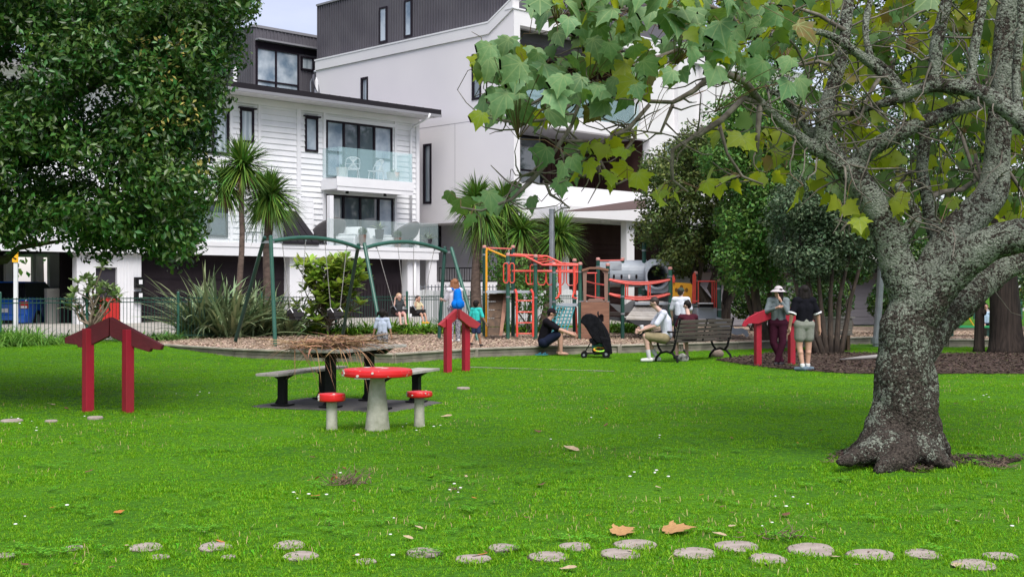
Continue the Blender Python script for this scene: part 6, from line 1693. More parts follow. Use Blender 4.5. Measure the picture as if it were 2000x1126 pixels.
# twigs -------------------------------------------------------------
tw = MB(); TIPS = []; TW = []
m_twig = M('grey_twig_bark', (.19,.17,.14), .85, (.09,.075,.06), 10, bump=.3, bscale=30)
def twig(pts, dy=0, tip=True):
    """pts (u,v,rpx) with depth offset dy or (u,v,r,dy)"""
    o = [(P(p[0], p[1], YT+(p[3] if len(p) > 3 else dy)), p[2]*(YT+dy)/FOC) for p in pts]
    tw.tube([a for a, r in o], [r for a, r in o], 6)
    for (a, r), (b, r2) in zip(o[:-1], o[1:]): TW.append((a, b, r2))
    if tip: TIPS.append((o[-1][0], (o[-1][0]-o[-2][0]).normalized()))
T_ = [
 [(1484,199,8,-.2),(1456,160,7,-.4),(1413,142,6,-.6),(1386,150,5,-.7),(1356,177,5,-.8),(1314,200,4,-.9),(1269,198,4,-1),(1224,177,4,-1.1),(1167,171,4,-1.2),(1137,186,4,-1.3),(1116,246,3,-1.4)],
 [(1484,199,8,-.2),(1452,192,6,-.3),(1410,234,6,-.4),(1368,261,6,-.5),(1320,288,3,-.6)],
 [(1269,204,4,-1),(1230,249,5,-1),(1201,265,5,-1.1),(1149,295,4,-1.2),(1097,306,2.5,-1.3)],
 [(1116,246,4,-1.4),(1104,265,4,-1.4),(1065,320,5,-1.5),(1035,355,5,-1.5),(1000,389,3,-1.6),(940,412,2,-1.6),(900,405,1.5,-1.6)],
 [(1149,276,3,-1.2),(1100,275,3,-1.3),(1075,300,4,-1.5),(1040,338,4,-1.5),(1015,345,2,-1.6)],
 [(1500,69,6,-.6),(1449,72,5,-.7),(1410,75,4,-.8),(1350,88,4,-.9),(1290,110,4,-1),(1240,128,3,-1.1),(1190,130,3,-1.2),(1150,110,2,-1.3)],
 [(1368,261,5,-.5),(1371,250,4,-.5),(1346,274,3,-.6),(1314,292,4,-.6),(1312,330,4,-.6),(1314,352,3,-.6),(1344,375,2,-.6)],
 [(1404,240,4,-.4),(1420,300,3,-.4),(1450,345,3,-.4),(1490,360,2,-.4)],
 [(1314,204,4,-.9),(1290,260,3,-.9),(1330,270,3,-.9),(1300,240,2,-.9)],
 [(1224,177,4,-1.1),(1200,130,4,-1.2),(1180,100,3,-1.3),(1120,70,3,-1.4),(1080,60,2,-1.4)],
 [(1137,186,4,-1.3),(1100,215,4,-1.4),(1060,235,3,-1.5),(1010,240,3,-1.6),(960,232,2,-1.6)],
 [(1167,171,4,-1.2),(1130,150,4,-1.3),(1080,150,3,-1.4),(1030,155,3,-1.5),(975,160,2,-1.6),(945,120,2,-1.6)],
 [(1080,180,3,-1.4),(1045,200,3,-1.5),(1010,215,2,-1.6),(950,200,2,-1.7)],
 [(1345,60,4,-.9),(1290,40,4,-1),(1230,20,4,-1.1),(1170,15,3,-1.2),(1100,30,3,-1.3),(1050,40,2,-1.4)],
 [(1449,72,5,-.7),(1430,30,4,-.8),(1380,10,4,-.9),(1300,-10,3,-1)],
 [(1176,290,4,-1.2),(1172,310,4,-1.2),(1165,330,3,-1.2),(1140,345,3,-1.2),(1115,340,2,-1.2)],
 [(1172,313,3,-1.2),(1185,340,3,-1.2),(1205,360,2,-1.2),(1225,350,2,-1.2)],
 [(1230,249,4,-1),(1240,270,3,-1),(1225,290,3,-1),(1205,300,2,-1)],
 [(1068,362,3,-1.5),(1075,380,3,-1.5),(1095,392,2,-1.5),(1113,406,1.5,-1.5)],
 [(1484,205,6,-.2),(1480,260,5,-.2),(1478,300,4,-.2)],
 [(1660,222,6,0),(1620,222,6,0),(1590,215,4,0),(1560,235,3,0),(1540,260,2,0)],
 [(1725,140,5,-.2),(1700,180,4,-.2),(1680,230,3,-.2),(1640,250,2,-.2)],
 [(1811,389,6,.2),(1840,375,6,.3),(1880,370,6,.4),(1915,345,5,.5),(1905,300,3,.5)],
 [(1800,330,4,.2),(1770,340,3,.3),(1740,400,3,.4),(1760,430,2,.4)],
 [(1700,385,5,.1),(1680,420,4,.1),(1650,440,3,0),(1640,455,2,0)],
 [(1930,380,5,.2),(1900,330,4,.3),(1880,270,4,.4),(1870,250,2,.5)],
 [(1945,300,5,.2),(1980,350,4,.2),(2000,380,3,.2)],
 [(1640,135,5,.1),(1600,120,4,.2),(1550,130,3,.3),(1520,150,2,.3)],
 [(1650,60,5,.1),(1600,30,4,.1),(1540,10,3,0),(1480,5,2,0)],
]
for k, q in enumerate(T_): twig(q)
# side twigs grown from the traced ones
rr = random.Random(21)
base_tw = list(TW)
for i in range(190):
    a, b, r = rr.choice(base_tw); p = a.lerp(b, rr.random())
    d = Vector((rr.gauss(-.35,.8), rr.gauss(0,.7), rr.gauss(-.15,.6))).normalized(); Ln = rr.uniform(.15, .55)
    pts = [p]; 
    for k in range(4):
        d = (d+Vector((rr.gauss(0,.35), rr.gauss(0,.3), rr.gauss(.05,.3)))).normalized(); pts.append(pts[-1]+d*Ln/4)
    r0 = min(r*.8, .010); tw.tube(pts, [r0, r0*.8, r0*.65, r0*.5, r0*.35], 5); TIPS.append((pts[-1], d))
# twigs growing from the thick limbs on the right
limbs = [o for o in SEGS[3:19]]
for i in range(230):
    o = rr.choice(limbs); k = rr.randrange(len(o)); p, r = o[k]
    if p.z < 2.1: continue
    d = Vector((rr.gauss(0,.8), rr.gauss(0.2,.9), rr.gauss(.1,.7))).normalized(); Ln = rr.uniform(.4, 1.3)
    pts = [p]
    for k in range(6):
        d = (d+Vector((rr.gauss(0,.35), rr.gauss(0,.3), rr.gauss(-.02,.3)))).normalized(); pts.append(pts[-1]+d*Ln/6)
    r0 = rr.uniform(.008, .014); tw.tube(pts, [r0, r0*.9, r0*.75, r0*.6, r0*.5, r0*.4, r0*.3], 5); TIPS.append((pts[-1], d)); TIPS.append((pts[4], d))
tw.build('twigs', m_twig, big2, bo, smooth=True, kind='stuff')

# big lobed leaves ---------------------------------------------------
def leaf_mesh(seed, L_=1.0):
    r_ = random.Random(seed)
    half = [(0,0),(.13,-.07),(.30,-.05),(.36,.02),(.50,.06),(.43,.17),(.47,.27),(.60,.36),(.66,.50),(.52,.47),(.42,.53),(.33,.50),(.33,.62),(.38,.76),(.26,.74),(.19,.84),(.12,.90),(.05,1.02),(0,1.12)]
    half = [(x*(1+r_.uniform(-.08,.08)), y+r_.uniform(-.02,.02)) if 0 < i < len(half)-1 else (x, y) for i, (x, y) in enumerate(half)]
    cup = r_.uniform(.05, .5); curl = r_.uniform(.15, .8)
    def zz(x, y): return cup*abs(x)*.9-curl*y*y*.45+.02*math.sin(9*x+4*y)
    bm = bmesh.new()
    for sg in (1, -1):
        rim = [(x*sg*(1 if sg > 0 else 1.03), y-.05, zz(x, y)) for x, y in half]
        mid = [(0, y-.05, zz(0, y)-.012) for y in (.88, .70, .52, .34, .17)]
        vs = [bm.verts.new((p[0]*L_, p[1]*L_, p[2]*L_)) for p in rim+mid]
        f = bm.faces.new(vs if sg > 0 else vs[::-1]); bmesh.ops.triangulate(bm, faces=[f], ngon_method='BEAUTY')
    bmesh.ops.remove_doubles(bm, verts=bm.verts, dist=1e-4*L_)
    bmesh.ops.recalc_face_normals(bm, faces=bm.faces)
    me = bpy.data.meshes.new('leaf'); bm.to_mesh(me); bm.free()
    me.polygons.foreach_set('use_smooth', [True]*len(me.polygons)); return me
def big_leaf_mat(name, c, c2, tr, tc, isl=0, ro=0):
    m = M(name, c, .5, c2, 3.5, translucent=tr, tcol=tc, spec=.3, rnd_obj=ro, island=isl, bump=.15, bscale=9)
    if ro and 'veins' not in m:                         # paler veins fanning from the leaf base (leaf's own coordinates)
        m['veins'] = 1; nt = m.node_tree; N = nt.nodes; K = nt.links.new; tc_ = [n for n in N if n.type == 'TEX_COORD'][0]
        sp = N.new('ShaderNodeSeparateXYZ'); K(tc_.outputs['Object'], sp.inputs[0]); last = None
        for ang_ in (90, 54, 126, 18, 162):
            cs, sn = math.cos(R(ang_)), math.sin(R(ang_))
            a_ = N.new('ShaderNodeMath'); a_.operation = 'MULTIPLY'; a_.inputs[1].default_value = -sn; K(sp.outputs[0], a_.inputs[0])
            b_ = N.new('ShaderNodeMath'); b_.operation = 'MULTIPLY_ADD'; b_.inputs[1].default_value = cs; K(sp.outputs[1], b_.inputs[0]); K(a_.outputs[0], b_.inputs[2])
            c_ = N.new('ShaderNodeMath'); c_.operation = 'ABSOLUTE'; K(b_.outputs[0], c_.inputs[0])
            if last is None: last = c_
            else:
                d_ = N.new('ShaderNodeMath'); d_.operation = 'MINIMUM'; K(last.outputs[0], d_.inputs[0]); K(c_.outputs[0], d_.inputs[1]); last = d_
        mr = N.new('ShaderNodeMapRange'); mr.inputs['From Min'].default_value = .006; mr.inputs['From Max'].default_value = .028; mr.inputs['To Min'].default_value = .6; mr.inputs['To Max'].default_value = 0
        K(last.outputs[0], mr.inputs[0]); b = N['Principled BSDF']; src = b.inputs['Base Color'].links[0].from_socket
        mx = N.new('ShaderNodeMix'); mx.data_type = 'RGBA'; K(mr.outputs[0], mx.inputs[0]); K(src, mx.inputs[6]); mx.inputs[7].default_value = (.30,.38,.16,1); K(mx.outputs[2], b.inputs['Base Color'])
    return m
mlA = big_leaf_mat('large_leaf_green', (.10,.21,.085), (.16,.28,.12), .25, (.24,.38,.05), ro=.25)
mlB = big_leaf_mat('large_leaf_backlit', (.19,.26,.02), (.28,.34,.03), .48, (.56,.63,.03), ro=.25)  # yellow glow of light through the leaf put into the colour
mlC = big_leaf_mat('large_leaf_brown_tinged', (.20,.14,.04), (.12,.15,.04), .3, (.3,.22,.04), ro=.3)
leafmeshes = {}
for mm in (mlA, mlB, mlC):
    for k in range(4):
        me = leaf_mesh(k*7+3); me.materials.append(mm); leafmeshes[(mm.name, k)] = me
LEAVES = []
def place_leaf(p, L_, kind, r_, hang=None):
    """normal roughly toward up & viewer, tip pointing down / outward"""
    tipd = Vector((r_.gauss(-.15,.55), r_.gauss(-.25,.45), -r_.uniform(.35, 1.3))).normalized()
    nrm = Vector((r_.gauss(0,.65), -r_.uniform(.2,1.2), r_.gauss(.6,.45)))
    if kind == 'B': nrm = Vector((r_.gauss(0,.8), r_.gauss(-.6,.6), r_.gauss(.2,.5)))
    nrm = (nrm-tipd*nrm.dot(tipd)).normalized(); xd = tipd.cross(nrm).normalized()
    M_ = Matrix((xd, tipd, nrm)).transposed().to_4x4()
    LEAVES.append((p, M_, L_, kind))
r_ = random.Random(5)
# dense foliage region (traced extent of the leafy sprays), leaves hang from real twig tips or short petioles
green_zone = [(1035,-60),(1035,20),(1060,60),(1090,90),(1000,85),(950,90),(935,130),(925,190),(945,215),(940,235),(975,220),(1040,225),(1060,290),(1085,330),(1100,345),(1140,310),(1150,250),(1190,200),(1250,225),(1270,170),(1300,180),(1330,160),(1360,120),(1440,130),(1470,160),(1500,150),(1530,100),(1560,60),(1600,20),(1640,-60)]
gz_ = inpoly(green_zone)
cnt = 0
while cnt < 330:
    u = r_.uniform(920, 1640); v = r_.uniform(-60, 345)
    if not gz_(u, v): continue
    if u > 1440 and r_.random() < .5: continue
    if 1130 < u < 1300 and v > 150 and r_.random() < .7: continue
    if 1000 < u < 1300 and 60 < v < 160 and r_.random() < .25: continue
    if 1040 < u < 1300 and v > 240 and r_.random() < .75: continue
    Y = YT+r_.uniform(-2.3, -.3)-(1500-u)/500*.4; p = P(u, v-12, Y)
    place_leaf(p, r_.uniform(.095, .19), 'A' if r_.random() < .78 else ('B' if r_.random() < .8 else 'C'), r_); cnt += 1
for (u, v) in ((1010,230),(950,195),(985,120),(1425,85),(1460,115),(1490,130),(1545,125),(1560,165),(1540,170),(1395,100),(1400,140),(1820,0),(1475,55),(1140,10),(1170,60),(1100,330),(1095,360),(1020,380),(955,385),(945,405),(975,400),(900,400),(880,385),(920,430),(1040,395),(995,370)):
    Y = YT+r_.uniform(-1.9, -1.0); place_leaf(P(u, v-10, Y), r_.uniform(.12, .20) if v < 300 else r_.uniform(.11,.16), 'A', r_)
for (u, v, n) in ((1200,275,2),(1232,300,1),(1190,295,1),(1235,345,3),(1200,352,3),(1150,300,2),(1255,258,2),(1305,370,4),(1330,375,3),(1290,385,3),(1400,355,4),(1430,360,3),(1380,350,3),(1140,330,2),(1165,100,3),(1220,130,3),(1460,270,4),(1425,260,4),(1490,340,3),(1520,350,3),(1560,375,2),(1650,410,4),(1670,425,4),(1625,395,3),(1680,440,3),(1750,400,4),(1740,420,3),(1770,410,2),(1860,400,3),(1830,310,2),(1790,220,3),(1770,215,2),(1075,240,3),(1120,260,3),(1060,150,2),(950,150,3),(1000,110,2)):
    for _ in range(max(2, int(n*.7))):
        Y = YT+r_.uniform(-.9, .6) if u > 1250 else YT+r_.uniform(-1.7,-.9)
        place_leaf(P(u+r_.gauss(0,9), v-8+r_.gauss(0,8), Y), r_.uniform(.10, .16), 'B', r_)
FRONT = list(LEAVES); LEAVES = []
# leaves deeper in the crown, over the right half, many coloured yellow green as if lit through
reg = inpoly([(1380,-80),(2150,-80),(2150,420),(2000,440),(1900,470),(1820,440),(1770,440),(1700,430),(1640,380),(1560,340),(1480,320),(1420,280),(1470,220),(1560,230),(1560,120),(1440,60)])
cnt = 0
while cnt < 1150:
    u = r_.uniform(1380, 2150); v = r_.uniform(-80, 470)
    if not reg(u, v): continue
    if v > 260 and r_.random() < .45: continue
    Y = YT+r_.uniform(.5, 3.6); place_leaf(P(u, v, Y), r_.uniform(.10, .17), 'B' if r_.random() < .55 else ('A' if r_.random() < .85 else 'C'), r_); cnt += 1
# top of the crown above the frame
for _ in range(220):
    x = r_.uniform(3.4, 8.5); Y = YT+r_.uniform(-2.5, 3.5); z = r_.uniform(4.6, 6.4)-((x-4)/5)**2
    place_leaf(Vector((x, Y, z)), r_.uniform(.15, .25), 'A' if r_.random() < .6 else 'B', r_)
BACK = LEAVES
FRONT.sort(key=lambda q: -q[2]/q[0].y)
kinds = {'A': mlA, 'B': mlB, 'C': mlC}
for i, (p, M_, L_, kd) in enumerate(FRONT[:300]):
    me = leafmeshes[(kinds[kd].name, i % 4)]
    o = bpy.data.objects.new('leaf', me); COL.objects.link(o); o.parent = big2
    o.matrix_local = Matrix.Translation(p-bo) @ M_ @ Matrix.Scale(L_*1.15, 4)
# petioles from nearest twig tip
pe = MB(); tipv = np.array([tuple(a) for a, d in TIPS]+[tuple(b) for a, b, r in TW])
for (p, M_, L_, kd) in FRONT+BACK[:1100]:
    q = np.array(tuple(p)); k = int(np.argmin(((tipv-q)**2).sum(1))); a = Vector(tipv[k]); d = (a-p)
    if d.length > .9: d = d.normalized()*.25+Vector((0,0,.08)); 
    a = p+d; mid = p+d*.5+Vector((0, 0, min(.06, d.length*.2))); pe.tube([p, mid, a], [.0022, .003, .0035], 4, cap=False)
pe.build('leaf_stalks', M('reddish_leaf_stalk', (.13,.075,.035), .7), big2, bo, kind='stuff')
# remaining leaves joined by colour
for kd, mm in kinds.items():
    rest = [q for q in FRONT[300:]+BACK if q[3] == kd]
    if not rest: continue
    Vs = []; Fs = []; b = 0
    for i, (p, M_, L_, _) in enumerate(rest):
        me = leafmeshes[(mm.name, i % 4)]; X = Matrix.Translation(p-bo) @ M_ @ Matrix.Scale(L_*1.15, 4)
        c = np.array([tuple(v.co) for v in me.vertices]); Xm = np.array(X); Vs.append(c @ Xm[:3,:3].T+Xm[:3,3]); Fs.append(np.array([tuple(f.vertices) for f in me.polygons])+b); b += len(c)
    m2 = big_leaf_mat(mm.name+'_mass', tuple(mm.node_tree.nodes['Color Ramp'].color_ramp.elements[0].color)[:3] if kd == 'C' else ((.13,.18,.02) if kd == 'B' else (.05,.115,.035)), (.20,.26,.025) if kd != 'A' else (.09,.16,.05), {'A':.3,'B':.5,'C':.3}[kd], {'A':(.16,.28,.02),'B':(.52,.58,.02),'C':(.3,.22,.04)}[kd], isl=.35)
    link('leaf_mass', npmesh('leaf_mass', np.concatenate(Vs), np.concatenate(Fs), True), m2, big2, 'stuff')
# ------------------------------------------------------------ people
def skinmat(n, c): return M(n, c, .55, tuple(x*.88 for x in c), 9, spec=.35)
skA = skinmat('skin_light', (.52,.30,.22)); skB = skinmat('skin_tan', (.40,.225,.15)); skC = skinmat('skin_fair', (.60,.38,.31))
hair_black = M('black_hair', (.008,.006,.006), .6, (.02,.016,.015), 40, bump=.5, bscale=60, stretch=(1,1,.2), spec=.15); hair_brown = M('brown_hair', (.20,.075,.03), .55, (.28,.12,.05), 30, bump=.5, bscale=60, stretch=(1,1,.2))
hair_dkbrown = M('dark_brown_hair', (.03,.018,.014), .55, bump=.5, bscale=60)
def cloth(n, c, c2=None, sc=10): return M('cloth_'+n, c, .95, c2 or tuple(x*.86 for x in c), sc, bump=.25, bscale=22, spec=.1)
def V3(*a): return Vector(a)
def person(loc, yaw, H, pose, lab, skin=skA, hair=('short', hair_black), top=None, bottom=None, shoes=None, socks=None, hat=None, headk=1.0, sleeve=.45, legf=.5, wide=1.0, look=(0,0), vox=.012, sockh=.10):
    """pose: joint -> (x,y,z) metres in the person's own frame (facing +y). top/bottom: materials"""
    t = empty('person', loc, yaw, lab, 'person')
    J = {k: Vector(v) for k, v in pose.items()}; s = H/1.65*wide; hk = H/1.65*headk
    hd, nk, ch, pv = J['head'], J['neck'], J['chest'], J['pelvis']
    def torso(mb, e):
        mb.capsule(J['shL'], J['shR'], .062*s+e, .062*s+e); 
        ax_ = (J['shR']-J['shL']).normalized()*.052*s
        for sg in (-1, 1):
            mb.capsule(ch+ax_*sg, pv+ax_*sg*.95+Vector((0,0,.02*s)), .098*s+e, .092*s+e)
        mb.capsule(J['hipL'], J['hipR'], .098*s+e, .098*s+e)
        mb.capsule((J['shL']+J['shR'])/2+Vector((0,0,-.02*s)), ch, .085*s+e, .1*s+e)
    def arm(mb, sd, e, f=1.0, e2=None):
        sh, el, wr = J['sh'+sd], J['el'+sd], J['wr'+sd]; e2 = e if e2 is None else e2
        if f <= .5: q = sh.lerp(el, f*2); mb.capsule(sh, q, .053*s+e, (.053-.012*f*2)*s+e2)
        else:
            mb.capsule(sh, el, .053*s+e, .040*s+e); q = el.lerp(wr, (f-.5)*2); mb.capsule(el, q, .040*s+e, (.040-.014*(f-.5)*2)*s+e2)
    def lg(mb, sd, e, f=1.0, e2=None):
        hp, kn, an = J['hip'+sd], J['kn'+sd], J['an'+sd]; e2 = e if e2 is None else e2
        if f <= .5: q = hp.lerp(kn, f*2); mb.capsule(hp, q, .088*s+e, (.088-.03*f*2)*s+e2)
        else:
            mb.capsule(hp, kn, .088*s+e, .058*s+e); q = kn.lerp(an, (f-.5)*2); mb.capsule(kn, q, .058*s+e, (.058-.022*(f-.5)*2)*s+e2)
            if f > .8: mb.ball(kn.lerp(an, .3)+Vector((0,-.012*s,0)), .052*s+e)
    b = MB(); torso(b, 0)
    for sd in 'LR': arm(b, sd, 0); lg(b, sd, 0)
    b.capsule(ch+Vector((0,0,.08*s)), hd-Vector((0,0,.05*hk)), .055*s, .047*s)
    lk = Vector((math.sin(look[0])*math.cos(look[1]), math.cos(look[0])*math.cos(look[1]), math.sin(look[1])))   # face direction
    rt = Vector((math.cos(look[0]), -math.sin(look[0]), 0)); up = rt.cross(lk).normalized()
    b.ball(hd+up*.012*hk-lk*.008*hk, .076*hk, .088*hk, .092*hk, 16, 12); b.capsule(hd-up*.045*hk+lk*.022*hk, hd-up*.075*hk+lk*.036*hk, .050*hk, .034*hk)
    b.ball(hd-up*.012*hk+lk*.092*hk, .014*hk, .016*hk, .02*hk)
    for sg in (-1, 1): b.ball(hd+rt*sg*.076*hk-up*.005*hk, .014*hk, .02*hk, .028*hk)
    for sd in 'LR':
        an = J['an'+sd]; fd = J.get('ft'+sd, Vector((0, 1, 0))); 
        fd = Vector(fd).normalized(); b.capsule(an-fd*.03*s-Vector((0,0,.025*s)), an+fd*.13*s-Vector((0,0,.035*s)), .036*s, .026*s)
    me = voxel(b, vox*H/1.65, 'body', 2)
    # hands appended to the same mesh: palm, four fingers, thumb
    h = MB()
    for sd in 'LR':
        wr, el = J['wr'+sd], J['el'+sd]; d = (wr-el).normalized(); sx = -1 if sd == 'L' else 1
        side_ = d.cross(Vector((sx,0,.2))).normalized(); nrm = d.cross(side_).normalized()
        h.capsule(wr, wr+d*.075*s, .026*s, .03*s, 8, 3)
        for k in range(4):
            o = wr+d*.09*s+side_*(k-1.5)*.019*s; l = (.06,.072,.068,.052)[k]*s
            m1 = o+d*l*.55+nrm*.006*s*sx; h.capsule(o, m1, .009*s, .0085*s, 6, 2); h.capsule(m1, m1+(d*.8+nrm*sx*.5)*l*.5, .0085*s, .007*s, 6, 2)
        o = wr+d*.03*s-side_*.028*s; m1 = o+(d*.7-side_*.7)*.035*s; h.capsule(o, m1, .011*s, .010*s, 6, 2); h.capsule(m1, m1+d*.03*s, .010*s, .008*s, 6, 2)
    bm = bmesh.new(); bm.from_mesh(me); hm = h.mesh('h'); bm.from_mesh(hm); bm.to_mesh(me); bm.free(); bpy.data.meshes.remove(hm)
    me.polygons.foreach_set('use_smooth', [True]*len(me.polygons))
    body = link('body', me, skin, t)
    # eyes, brows, mouth
    f = MB()
    for sg in (-1, 1): f.ball(hd+rt*sg*.031*hk+up*.008*hk+lk*.077*hk, .0105*hk, .008*hk, .008*hk, 8, 5); f.bar(hd+rt*sg*.018*hk+up*.032*hk+lk*.083*hk, hd+rt*sg*.046*hk+up*.030*hk+lk*.072*hk, .006*hk, .007*hk)
    f.build('eyes', M('dark_eye', (.02,.012,.01), .3), body)
    f = MB(); f.capsule(hd-rt*.018*hk-up*.055*hk+lk*.075*hk, hd+rt*.018*hk-up*.055*hk+lk*.075*hk, .006*hk, .006*hk, 6, 2); f.build('mouth', M('lip_colour', (.32,.09,.08), .5), body)
    if top:
        c = MB(); torso(c, .014*s)
        for sd in 'LR': arm(c, sd, .014*s, sleeve, .020*s if sleeve < .5 else .010*s)
        link('shirt', voxel(c, vox*1.1*H/1.65, 'shirt', 2), top, t)
    if bottom:
        c = MB(); c.capsule(J['hipL'], J['hipR'], .118*s, .118*s); ax_ = (J['hipR']-J['hipL'])*.35
        c.capsule(pv-ax_*.6+Vector((0,0,.02*s)), pv+ax_*.6+Vector((0,0,.02*s)), .108*s, .108*s)
        for sd in 'LR': lg(c, sd, .020*s, legf, .030*s if legf < .6 else .022*s)
        link('trousers' if legf > .6 else 'shorts', voxel(c, vox*1.1*H/1.65, 'shorts', 2), bottom, t)
    for sd in 'LR':
        an = J['an'+sd]; fd = Vector(J.get('ft'+sd, Vector((0,1,0)))).normalized()
        if shoes:
            c = MB(); c.capsule(an-fd*.035*s-Vector((0,0,.028*s)), an+fd*.14*s-Vector((0,0,.036*s)), .046*s, .036*s); c.ball(an-Vector((0,0,.01*s)), .044*s)
            link('shoe', voxel(c, .010, 'shoe', 1), shoes, t)
        if socks:
            c = MB(); kn = J['kn'+sd]; c.capsule(an, an.lerp(kn, sockh), .041*s, .046*s); c.build('sock', socks, t, smooth=True)
    # hair
    st, hm_ = hair; c = MB()
    if st:
        c.ball(hd+up*.030*hk-lk*.024*hk, .086*hk, .094*hk, .088*hk, 16, 12); c.ball(hd-lk*.05*hk-up*.01*hk, .074*hk, .055*hk, .075*hk)
        if st in ('bob', 'long'):
            for q in range(7):
                a = (q-3)*.45; o = hd-lk*.05*hk*math.cos(a)+rt*math.sin(a)*.07*hk; c.capsule(o+up*.02*hk, o-up*(.135 if st == 'bob' else .19)*hk-lk*.012*hk+rt*math.sin(a)*.02*hk, .052*hk, .046*hk)
        if st == 'bun': c.ball(hd+up*.085*hk-lk*.06*hk, .042*hk)
        if st == 'pigtails':
            for sg in (-1, 1): c.capsule(hd+rt*sg*.10*hk+up*.02*hk-lk*.03*hk, hd+rt*sg*.125*hk-up*.05*hk-lk*.03*hk, .036*hk, .022*hk); c.capsule(hd+rt*sg*.06*hk+up*.03*hk-lk*.03*hk, hd+rt*sg*.10*hk+up*.02*hk-lk*.03*hk, .03*hk, .02*hk)
        link('hair', voxel(c, .011, 'hair', 1), hm_, t)
    if hat:
        kind, hmt = hat; c = MB()
        c.ball(hd+up*.042*hk-lk*.012*hk, .093*hk, .102*hk, .082*hk, 16, 12)
        hm2 = voxel(c, .010, 'hat', 1)
        bmh = bmesh.new(); bmh.from_mesh(hm2); geom = bmh.verts[:]+bmh.edges[:]+bmh.faces[:]
        bmesh.ops.bisect_plane(bmh, geom=geom, plane_co=hd+up*.030*hk, plane_no=up, clear_inner=True); bmh.to_mesh(hm2); bmh.free()
        ho = link('hat', hm2, hmt, t, smooth=True)
        br = MB()
        if kind == 'bucket':
            n = 20; V_ = []
            for (ra, dz) in ((.095,.045),(.15,.0),(.155,-.003),(.097,.036)):
                for k in range(n): a = 2*PI*k/n; V_.append(hd+(rt*math.cos(a)*ra+lk*math.sin(a)*ra*1.08)*hk+up*dz*hk)
            F_ = []
            for i in range(4):
                j = (i+1) % 4
                for k in range(n): k2 = (k+1) % n; F_.append((i*n+k, i*n+k2, j*n+k2, j*n+k))
            br.add(V_, F_)
        else:
            V_ = []
            for k in range(9):
                a = PI*k/8; r0 = hd+(rt*math.cos(a)*.085+lk*math.sin(a)*.092)*hk+up*.036*hk; r1 = hd+(rt*math.cos(a)*.08+lk*(math.sin(a)*.17))*hk+up*.020*hk; V_ += [r0, r1]
            V_ += [v+up*.008 for v in V_]; F_ = []
            for k in range(8): F_.append((2*k,2*k+1,2*k+3,2*k+2)); F_.append((18+2*k,18+2*k+2,18+2*k+3,18+2*k+1)); F_.append((2*k+1,18+2*k+1,18+2*k+3,2*k+3))
            br.add(V_, F_)
        br.build('hat_brim', hmt, ho)
    return t, J, s
def stand(H, arms=None, legs=None, bend=0):
    h = H/1.65; sw_ = .165*h; p = dict(head=(0,.02*h+bend*.12,1.545*h), neck=(0,.0+bend*.1,1.40*h), chest=(0,bend*.06,1.22*h), pelvis=(0,0,.93*h),
      shL=(-sw_,bend*.09,1.355*h), shR=(sw_,bend*.09,1.355*h), elL=(-.235*h,-.02*h,1.08*h), elR=(.235*h,-.02*h,1.08*h), wrL=(-.25*h,.05*h,.85*h), wrR=(.25*h,.05*h,.85*h),
      hipL=(-.085*h,0,.89*h), hipR=(.085*h,0,.89*h), knL=(-.095*h,.02*h,.48*h), knR=(.095*h,.02*h,.48*h), anL=(-.10*h,0,.075*h), anR=(.10*h,0,.075*h))
    p.update(arms or {}); p.update(legs or {}); return p
TOCAM = R(180)      # facing the camera ; yaw 0 = facing away (+y)
# woman in black, back to camera
Y = YG(724); tW, JW, sW = person((PX(1571, Y), Y, 0), R(10), 1.66, stand(1.66, dict(elL=(-.27,-.03,1.09), elR=(.27,-.03,1.09), wrL=(-.275,.05,.86), wrR=(.31,.0,.85)), dict(anL=(-.06,-.06,.08), anR=(.08,.03,.08), ftL=(-.5,.6,0), ftR=(.9,.5,0))),
   'woman with black bob seen from behind in black polo top and grey shorts', skA, ('bob', hair_black), cloth('black_polo', (.008,.008,.012)), cloth('grey_shorts', (.23,.24,.21)), M('grey_blue_shoe', (.10,.15,.19), .7), M('white_sock', (.6,.6,.6), .9), legf=.30, sleeve=.42, wide=1.06)
for sd in 'LR':
    a, b = JW['sh'+sd], JW['el'+sd]; d = (b-a).normalized(); q = a+(b-a)*.84
    c = MB(); c.tube([q, q+d*.03], .078*sW, 14); c.build('sleeve_trim', m_white, tW)
# hatted woman behind the red frame
Y = YG(714); person((PX(1520, Y), Y, 0), R(180-25), 1.64, stand(1.64, dict(elR=(.22,.12,1.12), wrR=(-.02,.24,1.20), elL=(-.22,.12,1.10), wrL=(-.10,.20,1.34)), dict(anL=(.02,.05,.08), anR=(-.06,-.05,.08))),
   'woman in pale bucket hat, grey top and maroon trousers behind the crimson frame', skA, ('long', hair_black), cloth('grey_marl_top', (.15,.18,.19)), cloth('maroon_trousers', (.045,.010,.022)), M('black_shoe', (.012,.012,.014), .6), M('white_sock', (.6,.6,.6), .9), ('bucket', cloth('pale_hat', (.52,.47,.49))), legf=.97, sleeve=.93, look=(R(50),0))
